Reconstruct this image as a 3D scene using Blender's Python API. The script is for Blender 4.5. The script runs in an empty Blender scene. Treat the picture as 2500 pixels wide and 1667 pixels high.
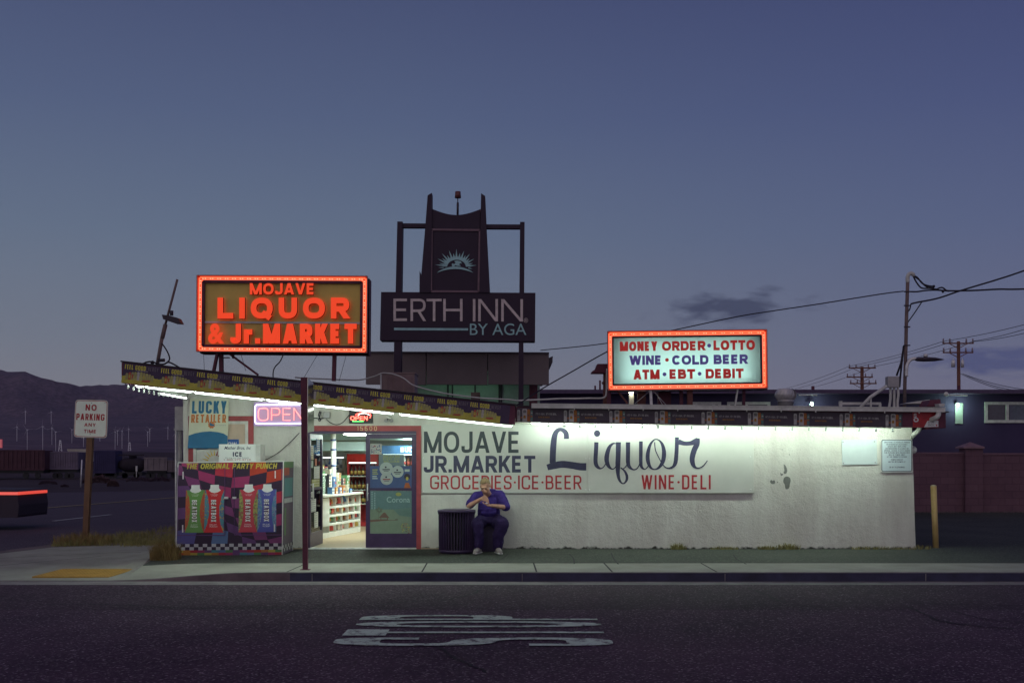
import bpy, random
from math import sin, cos, pi, sqrt, atan2, radians, hypot, exp
from mathutils import Vector as V, Matrix, geometry, noise
R = random.Random(7)
sc = bpy.context.scene
col = sc.collection
# ---------------------------------------------------------------- camera, sky, exposure
F, CX, HY, EYE = 2700.0, 1250.0, 1115.0, 1.62       # focal length, centre and horizon in photo pixels, eye height
cam = bpy.data.cameras.new('camera'); camo = bpy.data.objects.new('camera', cam); col.objects.link(camo)
camo.location = (0, 0, EYE); camo.rotation_euler = (pi/2, 0, 0)
cam.sensor_fit = 'HORIZONTAL'; cam.sensor_width = 36; cam.lens = 36*F/2500
cam.shift_y = (HY-833.5)/2500; cam.clip_start = .1; cam.clip_end = 40000
sc.camera = camo
sc.view_settings.view_transform = 'Standard'; sc.view_settings.look = 'None'
sc.view_settings.exposure = 0; sc.view_settings.gamma = 1
sc.cycles.use_denoising = True
sc.cycles.max_bounces = 7; sc.cycles.transparent_max_bounces = 12
sc.cycles.sample_clamp_indirect = 6

def lin(r, g, b):
    f = lambda c: (c/255/12.92 if c <= 10.3 else ((c/255+.055)/1.055)**2.4)
    return (f(r), f(g), f(b))

def nd(nt, typ, **kw):
    n = nt.nodes.new(typ)
    for k, v in kw.items(): setattr(n, k, v)
    return n
SKY = [(0.0, (137, 133, 139)), (.05, (133, 135, 146)), (.10, (121, 131, 147)), (.19, (100, 116, 140)),
       (.29, (81, 96, 129)), (.385, (67, 79, 115)), (.7, (44, 50, 90)), (1, (38, 42, 80))]
def make_world():
    w = bpy.data.worlds.new("World"); sc.world = w; w.use_nodes = True
    nt = w.node_tree; nt.nodes.clear(); L = nt.links.new
    out = nd(nt, 'ShaderNodeOutputWorld'); bg = nd(nt, 'ShaderNodeBackground')
    tc = nd(nt, 'ShaderNodeTexCoord'); sep = nd(nt, 'ShaderNodeSeparateXYZ')
    L(tc.outputs['Generated'], sep.inputs[0])
    ramp = nd(nt, 'ShaderNodeValToRGB'); cr = ramp.color_ramp
    while len(cr.elements) < len(SKY): cr.elements.new(.5)
    for e, (p, c) in zip(cr.elements, SKY): e.position = p; e.color = (*lin(*c), 1)
    L(sep.outputs['Z'], ramp.inputs[0])
    # the afterglow lies to the left: the sky is bluer and darker to the right
    mr = nd(nt, 'ShaderNodeMapRange'); mr.inputs[1].default_value = -.1; mr.inputs[2].default_value = .5
    mr.inputs[3].default_value = 0; mr.inputs[4].default_value = 1
    L(sep.outputs['X'], mr.inputs[0])
    tint = nd(nt, 'ShaderNodeMixRGB', blend_type='MULTIPLY'); tint.inputs[2].default_value = (.73, .70, .93, 1)
    L(mr.outputs[0], tint.inputs[0]); L(ramp.outputs[0], tint.inputs[1])
    sky = nd(nt, 'ShaderNodeTexSky', sky_type='NISHITA'); sky.sun_disc = False
    sky.sun_elevation = radians(-3); sky.sun_rotation = radians(-60)
    sm = nd(nt, 'ShaderNodeMixRGB', blend_type='ADD'); sm.inputs[0].default_value = .05
    L(tint.outputs[0], sm.inputs[1]); L(sky.outputs[0], sm.inputs[2])
    # two small dark clouds low over the roofs
    last = sm.outputs[0]
    for (px, py, sx, sz, c, amt) in ((1795, 748, .058, .0155, (66, 75, 100), 1.0), (2425, 884, .05, .011, (66, 76, 124), .75)):
        d = V(((px-CX)/F, 1, (HY-py)/F)).normalized()
        sub = nd(nt, 'ShaderNodeVectorMath', operation='SUBTRACT'); sub.inputs[1].default_value = d
        L(tc.outputs['Generated'], sub.inputs[0])
        nz = nd(nt, 'ShaderNodeTexNoise'); nz.inputs['Scale'].default_value = 30; nz.inputs['Detail'].default_value = 6
        mp = nd(nt, 'ShaderNodeMapping'); mp.inputs['Scale'].default_value = (1, 1, 3.0); mp.inputs['Rotation'].default_value = (0, .12, 0)
        L(tc.outputs['Generated'], mp.inputs[0]); L(mp.outputs[0], nz.inputs['Vector'])
        sc3 = nd(nt, 'ShaderNodeVectorMath', operation='MULTIPLY'); sc3.inputs[1].default_value = (1/sx, 1/.2, 1/sz)
        L(sub.outputs[0], sc3.inputs[0])
        ln = nd(nt, 'ShaderNodeVectorMath', operation='LENGTH'); L(sc3.outputs[0], ln.inputs[0])
        ma = nd(nt, 'ShaderNodeMath', operation='MULTIPLY_ADD'); ma.inputs[1].default_value = 3.8
        L(nz.outputs['Fac'], ma.inputs[0])
        neg = nd(nt, 'ShaderNodeMath', operation='SUBTRACT'); neg.inputs[0].default_value = -.85
        L(ln.outputs['Value'], neg.inputs[1]); L(neg.outputs[0], ma.inputs[2])
        cl = nd(nt, 'ShaderNodeMapRange'); cl.inputs[1].default_value = -.1; cl.inputs[2].default_value = .75
        cl.inputs[3].default_value = 0; cl.inputs[4].default_value = amt; L(ma.outputs[0], cl.inputs[0])
        mx = nd(nt, 'ShaderNodeMixRGB'); mx.inputs[2].default_value = (*lin(*c), 1)
        L(cl.outputs[0], mx.inputs[0]); L(last, mx.inputs[1]); last = mx.outputs[0]
    L(last, bg.inputs[0]); bg.inputs[1].default_value = 1.0
    L(bg.outputs[0], out.inputs[0])
make_world()
sun = bpy.data.lights.new('sun', 'SUN'); suno = bpy.data.objects.new('sun', sun); col.objects.link(suno)
sun.energy = .50; sun.angle = radians(100); sun.color = (1, .80, .70)      # wide soft twilight glow from behind the camera
suno.rotation_euler = (radians(52), 0, radians(-14))

# ---------------------------------------------------------------- helpers
def P(px, py, d): return V(((px-CX)*d/F, d, EYE+(HY-py)*d/F))
def PX(px, d): return (px-CX)*d/F
def PZ(py, d): return EYE+(HY-py)*d/F

def mat(name, c, rough=.65, var=.18, scale=6.0, bump=0.0, bscale=60.0, metal=0.0, spec=.4, c2=None, detail=5, stretch=None):
    m = bpy.data.materials.new(name); m.use_nodes = True; nt = m.node_tree; L = nt.links.new
    b = nt.nodes['Principled BSDF']
    b.inputs['Roughness'].default_value = rough; b.inputs['Metallic'].default_value = metal
    b.inputs['Specular IOR Level'].default_value = spec
    tc = nd(nt, 'ShaderNodeTexCoord'); vec = tc.outputs['Object']
    if stretch:
        mp = nd(nt, 'ShaderNodeMapping'); mp.inputs['Scale'].default_value = stretch; L(vec, mp.inputs[0]); vec = mp.outputs[0]
    nz = nd(nt, 'ShaderNodeTexNoise'); nz.inputs['Scale'].default_value = scale; nz.inputs['Detail'].default_value = detail
    nz.inputs['Roughness'].default_value = .65
    L(vec, nz.inputs['Vector'])
    rp = nd(nt, 'ShaderNodeValToRGB'); rp.color_ramp.elements[0].position = .3; rp.color_ramp.elements[1].position = .7
    a = c2 if c2 else tuple(max(0, x*(1-var)) for x in c)
    bb = c if c2 else tuple(min(1, x*(1+var)) for x in c)
    rp.color_ramp.elements[0].color = (*a, 1); rp.color_ramp.elements[1].color = (*bb, 1)
    L(nz.outputs['Fac'], rp.inputs[0]); L(rp.outputs[0], b.inputs['Base Color'])
    if bump:
        n2 = nd(nt, 'ShaderNodeTexNoise'); n2.inputs['Scale'].default_value = bscale; n2.inputs['Detail'].default_value = 4
        L(vec, n2.inputs['Vector'])
        bp = nd(nt, 'ShaderNodeBump'); bp.inputs['Strength'].default_value = 1; bp.inputs['Distance'].default_value = bump
        L(n2.outputs['Fac'], bp.inputs['Height']); L(bp.outputs[0], b.inputs['Normal'])
    return m
def emit(name, c, s, base=(.5, .5, .5)):
    m = bpy.data.materials.new(name); m.use_nodes = True; b = m.node_tree.nodes['Principled BSDF']
    b.inputs['Base Color'].default_value = (*base, 1); b.inputs['Emission Color'].default_value = (*c, 1)
    b.inputs['Emission Strength'].default_value = s; b.inputs['Roughness'].default_value = .5
    return m
def nodes(m): return m.node_tree, m.node_tree.links.new, m.node_tree.nodes['Principled BSDF']

def wroot(o):
    p = V((0, 0, 0))
    while o: p += o.location; o = o.parent
    return p
def tag(o, label, cat, group=None):
    o['label'] = label; o['category'] = cat
    if group: o['group'] = group
    return o
def thing(name, label, cat, loc=(0, 0, 0), group=None):
    o = bpy.data.objects.new(name, None); col.objects.link(o); o.location = loc; o.empty_display_size = .2
    return tag(o, label, cat, group)
def copy_tree(o, parent=None):
    c = o.copy(); col.objects.link(c)
    if parent: c.parent = parent
    for ch in o.children: copy_tree(ch, c)
    return c

def catmull(pts, n=6, closed=False):
    out = []; N = len(pts); k = N if closed else N-1
    for i in range(k):
        g = lambda j: pts[j % N] if closed else pts[max(0, min(N-1, j))]
        p0, p1, p2, p3 = g(i-1), g(i), g(i+1), g(i+2)
        for j in range(n):
            t = j/n
            out.append(tuple(.5*((2*b)+(-a+c)*t+(2*a-5*b+4*c-d)*t*t+(-a+3*b-3*c+d)*t**3) for a, b, c, d in zip(p0, p1, p2, p3)))
    if not closed: out.append(tuple(pts[-1]))
    return out

def ribbon2(pts, hw, closed=False):
    """left and right edges of a flat stroke; hw a half width or a list of them"""
    n = len(pts); Ls, Rs = [], []
    for i in range(n):
        h = hw[i] if isinstance(hw, (list, tuple)) else hw
        p = V(pts[i][:2])
        a = V(pts[(i-1) % n][:2]) if (closed or i > 0) else None
        b = V(pts[(i+1) % n][:2]) if (closed or i < n-1) else None
        d1 = (p-a).normalized() if a is not None and (p-a).length > 1e-9 else None
        d2 = (b-p).normalized() if b is not None and (b-p).length > 1e-9 else None
        if d1 is None: d1 = d2 or V((1, 0))
        if d2 is None: d2 = d1
        n1, n2 = V((-d1.y, d1.x)), V((-d2.y, d2.x))
        m = n1+n2
        if m.length < 1e-6: m = n1
        m.normalize(); k = max(.42, m.dot(n1)); q = m*(h/k)
        Ls.append(p+q); Rs.append(p-q)
    return Ls, Rs

def rounded(pts, closed, c):
    out = []; n = len(pts)
    for i, p in enumerate(pts):
        if len(p) < 3 or (not closed and i in (0, n-1)): out.append(p[:2]); continue
        a, b, q = V(pts[i-1][:2]), V(pts[(i+1) % n][:2]), V(p[:2])
        cc = min(c, (a-q).length*.499, (b-q).length*.499)
        s, e = q+(a-q).normalized()*cc, q+(b-q).normalized()*cc
        for j in range(7):
            t = j/6; out.append(tuple(s*(1-t)**2+q*(2*t*(1-t))+e*t*t))
    res = []
    for p in out:
        if not res or hypot(p[0]-res[-1][0], p[1]-res[-1][1]) > 1e-4: res.append(p)
    if closed and len(res) > 2 and hypot(res[0][0]-res[-1][0], res[0][1]-res[-1][1]) < 1e-4: res.pop()
    return res
GW = {'I': 0, 'F': .62, 'M': .98, 'W': 1.12, '1': .3, '.': 0, 'r': .5, 'J': .62, 'L': .62, 'E': .66, 'T': .7, ' ': .35, '-': .4, '·': .25, '•': .3, "'": 0,
      'O': .86, 'Q': .86, 'G': .82, 'C': .78, 'A': .82, 'V': .8, 'N': .76, 'D': .76}
def glyph(ch, t, k, hel):
    W = max(t, GW.get(ch, .72)*k); h = t/2
    l, r, b, T, m = h, W-h, h, 1-h, .5
    x = W/2; c = .36*min(W, 1)
    def ell(a0, a1, n=26):
        return [(x+(r-l)/2*abs(cos(a))**.86*(1 if cos(a) > 0 else -1), .5+(T-b)/2*abs(sin(a))**.86*(1 if sin(a) > 0 else -1))
                for a in [a0+(a1-a0)*i/n for i in range(n+1)]]
    S = []
    def dg(*pts):
        for p, q in zip(pts, pts[1:]): S.append(((p, q), 'diag'))
    def s(*pts, cl=False, cr=None): S.append((rounded(list(pts), cl, cr or c), cl))
    if ch in 'OQ0':
        if hel or ch == '0': S.append((ell(0, 2*pi)[:-1], True))
        else: s((l, b, 1), (l, T, 1), (r, T, 1), (r, b, 1), cl=True)
        if ch == 'Q': s((x+.02, .3), (r+.02, .02))
    elif ch == 'A': dg((l, 0), (x-h*.1, 1)); dg((x+h*.1, 1), (r, 0)); s((x-(x-l)*.68, .28), (x+(x-l)*.68, .28))
    elif ch == 'B': s((l, m), (l, T), (r-.05*k, T, 1), (r-.05*k, m, 1), (l+h, m), cr=.2); s((l, m), (l, b), (r, b, 1), (r, m+t*.1, 1), (l+h, m+t*.1), cr=.2)
    elif ch == 'C':
        if hel: S.append((ell(radians(38), radians(322)), False))
        else: s((r, .68), (r, T, 1), (l, T, 1), (l, b, 1), (r, b, 1), (r, .32))
    elif ch == 'D': s((l, b), (l, T), (r, T, 1), (r, b, 1), cl=True)
    elif ch == 'E': s((r, T), (l, T), (l, b), (r, b)); s((l+h, m), (r-.04*k, m))
    elif ch == 'F': s((r, T), (l, T), (l, 0)); s((l+h, m-.02), (r-.06*k, m-.02))
    elif ch == 'G':
        if hel: S.append((ell(radians(38), radians(335)), False)); s((r, .12), (r, .46), (x+.02, .46))
        else: s((r, .7), (r, T, 1), (l, T, 1), (l, b, 1), (r, b, 1), (r, .46), (x, .46))
    elif ch == 'H': s((l, 0), (l, 1)); s((r, 0), (r, 1)); s((l+h, m), (r-h, m))
    elif ch == 'I': s((x, 0), (x, 1))
    elif ch == 'i': s((x, 0), (x, .68)); s((x, .8), (x, 1))
    elif ch == 'J': s((r, 1), (r, b, 1), (l, b, 1), (l, .32), cr=.3)
    elif ch == 'K': s((l, 0), (l, 1)); dg((l+h*.7, .36), (r, 1)); dg((l+.3*W, .55), (r, 0))
    elif ch == 'L': s((l, 1), (l, b), (W, b))
    elif ch == 'M': s((l, 0), (l, 1)); s((r, 0), (r, 1)); dg((l, 1), (x, .0)); dg((x, .0), (r, 1))
    elif ch == 'N': s((l, 0), (l, 1)); s((r, 0), (r, 1)); dg((l, 1), (r, 0))
    elif ch == 'P': s((l, 0), (l, T), (r, T, 1), (r, .44, 1), (l+h, .44), cr=.26)
    elif ch == 'R': s((l, 0), (l, T), (r, T, 1), (r, .46, 1), (l+h, .46), cr=.26); dg((x, .48), (r+h*.2, 0))
    elif ch == 'S': s((r, .70), (r, T, 1), (l, T, 1), (l, m+t*.12, 1), (r, m-t*.12, 1), (r, b, 1), (l, b, 1), (l, .30), cr=.24)
    elif ch == 'T': s((0, T), (W, T)); s((x, 0), (x, T-h))
    elif ch == 'U': s((l, 1), (l, b, 1), (r, b, 1), (r, 1))
    elif ch == 'V': dg((l, 1), (x-h*.1, 0)); dg((x+h*.1, 0), (r, 1))
    elif ch == 'W': dg((l, 1), (W*.29, 0)); dg((W*.29, 0), (x, 1)); dg((x, 1), (W*.71, 0)); dg((W*.71, 0), (r, 1))
    elif ch == 'X': dg((l, 0), (r, 1)); dg((l, 1), (r, 0))
    elif ch == 'Y': dg((l, 1), (x, .36)); dg((x, .36), (r, 1)); s((x, 0), (x, .42))
    elif ch == 'r': s((l, 0), (l, .72)); s((l+h*.4, .48), (l+h*.6, .72-h, 1), (W, .72-h), cr=.2)
    elif ch == '.': s((x, 0), (x, t))
    elif ch == "'": s((x, .7), (x, 1))
    elif ch == '-': s((0, m), (W, m))
    elif ch == '1': s((l, .8), (r, 1-h), (r, 0))
    elif ch == '5': s((r, T), (l, T), (l, .56), (r, .58, 1), (r, b, 1), (l, b, 1), (l, .25))
    elif ch == '6': s((r, T), (l, T, 1), (l, b, 1), (r, b, 1), (r, .55, 1), (l+h, .55))
    elif ch in '·•':
        q = t*.62 if ch == '·' else W/2
        S.append(([(x+q*.5*cos(a), m+q*.5*sin(a)) for a in [2*pi*i/12 for i in range(12)]], True)); return W, S, q*.5
    return W, S, h

_fc = {}
def font_mesh(s, off=0.0):
    k = (s, off)
    if k not in _fc:
        c = bpy.data.curves.new('t', 'FONT'); c.body = s; c.offset = off; c.resolution_u = 4
        o = bpy.data.objects.new('t', c); me = bpy.data.meshes.new_from_object(o)
        vs = [v.co.copy() for v in me.vertices]; fs = [list(p.vertices) for p in me.polygons]
        bpy.data.objects.remove(o); bpy.data.curves.remove(c); bpy.data.meshes.remove(me)
        x0 = min(v.x for v in vs); x1 = max(v.x for v in vs); y0 = min(v.y for v in vs); y1 = max(v.y for v in vs)
        _fc[k] = (vs, fs, x0, x1, y0, y1)
    return _fc[k]

class MB:
    def __init__(s): s.v = []; s.f = []; s.m = []; s.s = []
    def add(s, vs, fs, m=0, sm=False):
        o = len(s.v); s.v += [V(v) for v in vs]
        for f in fs: s.f.append([i+o for i in f]); s.m.append(m); s.s.append(sm)
        return s
    def quad(s, a, b, c, d, m=0): return s.add([a, b, c, d], [(0, 1, 2, 3)], m)
    def box(s, x0, x1, y0, y1, z0, z1, m=0):
        return s.add([(x, y, z) for z in (z0, z1) for y in (y0, y1) for x in (x0, x1)],
                     [(0, 2, 3, 1), (4, 5, 7, 6), (0, 1, 5, 4), (2, 6, 7, 3), (0, 4, 6, 2), (1, 3, 7, 5)], m)
    def hexa(s, p, m=0):  # 8 points: bottom 4 loop, top 4 loop
        return s.add(p, [(3, 2, 1, 0), (4, 5, 6, 7), (0, 1, 5, 4), (1, 2, 6, 5), (2, 3, 7, 6), (3, 0, 4, 7)], m)
    def beam(s, p0, p1, w, h=None, m=0, up=(0, 0, 1)):
        p0, p1 = V(p0), V(p1); d = (p1-p0).normalized(); h = h or w; up = V(up)
        if abs(d.dot(up)) > .95: up = V((0, 1, 0))
        a = d.cross(up).normalized()*(w/2); b = a.cross(d).normalized()*(h/2)
        return s.hexa([p0-a-b, p0+a-b, p0+a+b, p0-a+b, p1-a-b, p1+a-b, p1+a+b, p1-a+b], m)
    def tube(s, pts, r, n=8, m=0, cap=True):
        pts = [V(p) for p in pts]; N = len(pts); rs = r if isinstance(r, (list, tuple)) else [r]*N
        d = (pts[1]-pts[0]).normalized(); a = d.orthogonal().normalized(); vs = []
        for i, p in enumerate(pts):
            t = (pts[min(N-1, i+1)]-pts[max(0, i-1)]).normalized()
            a = (a-t*a.dot(t)); a = a.normalized() if a.length > 1e-6 else t.orthogonal().normalized()
            b = t.cross(a)
            for j in range(n):
                q = 2*pi*j/n; vs.append(p+a*(rs[i]*cos(q))+b*(rs[i]*sin(q)))
        fs = [(i*n+j, i*n+(j+1) % n, (i+1)*n+(j+1) % n, (i+1)*n+j) for i in range(N-1) for j in range(n)]
        s.add(vs, fs, m, True)
        if cap: o = len(s.v)-len(vs); s.f += [[o+j for j in range(n)][::-1], [o+(N-1)*n+j for j in range(n)]]; s.m += [m, m]; s.s += [False, False]
        return s
    def lathe(s, prof, c=(0, 0, 0), n=20, m=0, sm=True):
        c = V(c); N = len(prof)
        vs = [c+V((r*cos(2*pi*j/n), r*sin(2*pi*j/n), z)) for r, z in prof for j in range(n)]
        s.add(vs, [(i*n+j, i*n+(j+1) % n, (i+1)*n+(j+1) % n, (i+1)*n+j) for i in range(N-1) for j in range(n)], m, sm)
        o = len(s.v)-len(vs); s.f += [[o+j for j in range(n)][::-1], [o+(N-1)*n+j for j in range(n)]]; s.m += [m, m]; s.s += [False, False]
        return s
    def ball(s, c, r, n=10, m=0, rot=None):
        c = V(c); r = V(r) if hasattr(r, '__len__') else V((r, r, r)); vs = []; k = n//2+1
        for i in range(k+1):
            t = pi*i/k
            for j in range(n):
                q = 2*pi*j/n; p = V((r.x*sin(t)*cos(q), r.y*sin(t)*sin(q), r.z*cos(t)))
                vs.append(c+(rot @ p if rot else p))
        return s.add(vs, [(i*n+j, (i+1)*n+j, (i+1)*n+(j+1) % n, i*n+(j+1) % n) for i in range(k) for j in range(n)], m, True)
    def caps(s, p0, p1, r0, r1, n=12, m=0):
        p0, p1 = V(p0), V(p1); s.ball(p0, r0, n, m); s.ball(p1, r1, n, m); return s.tube([p0, p1], [r0, r1], n, m)
    def poly(s, pts, m=0):
        pts = [V(p) for p in pts]; return s.add(pts, geometry.tessellate_polygon([pts]), m)
    def prism(s, pts, d, m=0, ms=None):   # 3D outline swept by vector d
        pts = [V(p) for p in pts]; d = V(d); n = len(pts); t = geometry.tessellate_polygon([pts])
        s.add(pts, t, m); s.add([p+d for p in pts], t, m)
        return s.add(pts+[p+d for p in pts], [(i, (i+1) % n, n+(i+1) % n, n+i) for i in range(n)], m if ms is None else ms)
    def stroke(s, fr, pts, hw, closed=False, m=0, off=0.0, dep=0.0, ms=None):
        o, u, v = fr; nn = u.cross(v).normalized(); A, B = ribbon2(pts, hw, closed)
        to = lambda q, k: o+u*q[0]+v*q[1]+nn*k
        n = len(pts); vs = [to(q, off) for q in A]+[to(q, off) for q in B]
        k = n if closed else n-1
        s.add(vs, [(i, n+i, n+(i+1) % n, (i+1) % n) for i in range(k)], m)
        if dep:
            ms = m if ms is None else ms
            bs = [to(q, off-dep) for q in A]+[to(q, off-dep) for q in B]
            s.add(vs+bs, [(i, (i+1) % n, 2*n+(i+1) % n, 2*n+i) for i in range(k)]+[(n+i, 3*n+i, 3*n+(i+1) % n, n+(i+1) % n) for i in range(k)], ms)
            if not closed:
                s.add([vs[0], vs[n], bs[n], bs[0]], [(0, 1, 2, 3)], ms); s.add([vs[n-1], vs[2*n-1], bs[2*n-1], bs[n-1]], [(0, 1, 2, 3)], ms)
    def block(s, txt, fr, w, h, t=.15, m=0, hel=False, dep=0.0, gap=None, ms=None, off=.002, tube=0, widths=None):
        """txt in stroke letters filling w x h; fr = (origin, unit right, unit up); t = stroke / height"""
        o, u, v = fr; gap = t*.75 if gap is None else gap; n = len(txt)
        def tot(k): return sum(glyph(c, t, k, hel)[0] for c in txt)+gap*(n-1)
        a, b = .05, 8
        for _ in range(40):
            k = (a+b)/2
            if tot(k)*h > w: b = k
            else: a = k
        x = 0; i = 0
        for c in txt:
            W, S, hh = glyph(c, t, k, hel)
            for pts, cl in S:
                q = [((x+p[0])*h, p[1]*h) for p in pts]
                if cl == 'diag':
                    if tube: s.tube([o+u*p[0]+v*p[1] for p in q], tube, 8, m); continue
                    (ax, ay), (bx, by) = q; hx = min(hh*h*hypot(bx-ax, by-ay)/max(1e-6, abs(by-ay)), hh*h*1.7); nn = u.cross(v).normalized(); of = off+.0007*(i % 4); i += 1
                    F4 = [o+u*px+v*py+nn*of for px, py in ((ax-hx, ay), (ax+hx, ay), (bx+hx, by), (bx-hx, by))]; s.add(F4, [(0, 1, 2, 3)], m)
                    if dep: B4 = [p-nn*dep for p in F4]; s.add(F4+B4, [(0, 1, 5, 4), (1, 2, 6, 5), (2, 3, 7, 6), (3, 0, 4, 7)], m if ms is None else ms)
                    continue
                if tube: s.tube([o+u*p[0]+v*p[1] for p in (q+[q[0]] if cl else q)], tube, 8, m)
                else: s.stroke(fr, q, hh*h, cl, m, off+.0007*(i % 4), dep, ms)
                i += 1
            x += W+gap
        return s
    def font(s, txt, fr, w, h, m=0, off=.002, bold=0.0, shear=0.0):
        o, u, v = fr; nn = u.cross(v).normalized(); vs, fs, x0, x1, y0, y1 = font_mesh(txt, bold)
        f = lambda p: o+u*((p.x-x0)/(x1-x0)*w+shear*(p.y-y0)/(y1-y0)*h)+v*((p.y-y0)/(y1-y0)*h)+nn*off
        return s.add([f(p) for p in vs], fs, m)
    def build(s, name, mats, parent=None, origin=None, bevel=0.0, label=None, kind=None, mods=None):
        me = bpy.data.meshes.new(name); o = bpy.data.objects.new(name, me); col.objects.link(o)
        base = wroot(parent) if parent else V((0, 0, 0))
        if origin is not None: o.location = V(origin)-base; base = V(origin)
        me.from_pydata([tuple(p-base) for p in s.v], [], s.f)
        for m in (mats if isinstance(mats, (list, tuple)) else [mats]): me.materials.append(m)
        me.polygons.foreach_set('material_index', s.m); me.polygons.foreach_set('use_smooth', s.s); me.update()
        if parent: o.parent = parent
        if label: o['label'] = label
        if kind: o['kind'] = kind
        if bevel:
            b = o.modifiers.new('bevel', 'BEVEL'); b.width = bevel; b.segments = 2; b.limit_method = 'ANGLE'
        return o
UX, UZ = V((1, 0, 0)), V((0, 0, 1))
def fr(px, py, d, slope=0.0):       # frame whose origin is a photo point at distance d, facing the street
    return (P(px, py, d), V((cos(slope), 0, sin(slope))), V((-sin(slope), 0, cos(slope))))
def pxs(n, d): return n*d/F
def sagged(a, b, sag, n=14):
    a, b = V(a), V(b); return [a.lerp(b, i/n)-V((0, 0, sag*4*(i/n)*(1-i/n))) for i in range(n+1)]
#@@PART2
# ---------------------------------------------------------------- materials
def asphalt(name, dark, light, speck, bump=.006, patch=.45):
    m = mat(name, light, rough=.85, c2=dark, scale=.55, bump=bump, bscale=70, spec=.25)
    nt, L, b = nodes(m); rp = b.inputs['Base Color'].links[0].from_node
    tc = nd(nt, 'ShaderNodeTexCoord')
    vo = nd(nt, 'ShaderNodeTexVoronoi'); vo.inputs['Scale'].default_value = 55; L(tc.outputs['Object'], vo.inputs['Vector'])
    rr = nd(nt, 'ShaderNodeValToRGB'); rr.color_ramp.elements[0].position = .72; rr.color_ramp.elements[1].position = .95
    L(vo.outputs['Color'], rr.inputs[0])
    mx = nd(nt, 'ShaderNodeMixRGB'); mx.inputs[2].default_value = (*speck, 1); L(rr.outputs[0], mx.inputs[0]); L(rp.outputs[0], mx.inputs[1])
    n3 = nd(nt, 'ShaderNodeTexNoise'); n3.inputs['Scale'].default_value = 28; n3.inputs['Detail'].default_value = 8; L(tc.outputs['Object'], n3.inputs['Vector'])
    m2 = nd(nt, 'ShaderNodeMixRGB', blend_type='MULTIPLY'); m2.inputs[0].default_value = 1
    r2 = nd(nt, 'ShaderNodeValToRGB'); r2.color_ramp.elements[0].position = .3; r2.color_ramp.elements[1].position = .7
    r2.color_ramp.elements[0].color = (1-patch, 1-patch, 1-patch, 1); r2.color_ramp.elements[1].color = (1.25, 1.25, 1.25, 1)
    L(n3.outputs['Fac'], r2.inputs[0]); L(mx.outputs[0], m2.inputs[1]); L(r2.outputs[0], m2.inputs[2]); L(m2.outputs[0], b.inputs['Base Color'])
    return m
M = {}
M['road'] = asphalt('road_asphalt', (.042, .018, .042), (.094, .045, .082), (.34, .26, .31))
M['road3'] = asphalt('older_asphalt', (.038, .018, .036), (.066, .032, .058), (.26, .20, .24), patch=.55)
M['road2'] = asphalt('highway_asphalt', (.075, .055, .085), (.10, .075, .10), (.2, .16, .2))
M['apron'] = asphalt('apron_asphalt', (.040, .044, .040), (.072, .076, .067), (.16, .17, .14), bump=.004)
M['crack'] = mat('crack_fill', (.018, .013, .022), rough=.9)
M['concrete'] = mat('concrete', (.38, .375, .32), c2=(.26, .26, .22), rough=.85, scale=1.7, bump=.003, bscale=120, detail=9)
M['kerbpaint'] = mat('kerb_paint', (.030, .028, .065), rough=.6, var=.4, scale=3, bump=.003)
M['kerbgrey'] = mat('kerb_grey', (.14, .10, .11), rough=.8, var=.3, scale=3)
M['gutterpan'] = mat('gutter_pan', (.22, .20, .20), rough=.85, var=.35, scale=2)
M['tactile'] = mat('tactile_yellow', (.46, .26, .045), rough=.7, var=.2, scale=5)
M['dirt'] = mat('dirt', (.21, .16, .16), c2=(.11, .085, .09), rough=.95, scale=.8, bump=.03, bscale=9, detail=10)
M['grass'] = mat('dry_grass', (.36, .32, .12), c2=(.17, .16, .06), rough=.9, scale=3)
M['straw'] = mat('dry_straw', (.36, .25, .10), c2=(.20, .14, .05), rough=.9, scale=5)
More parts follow.
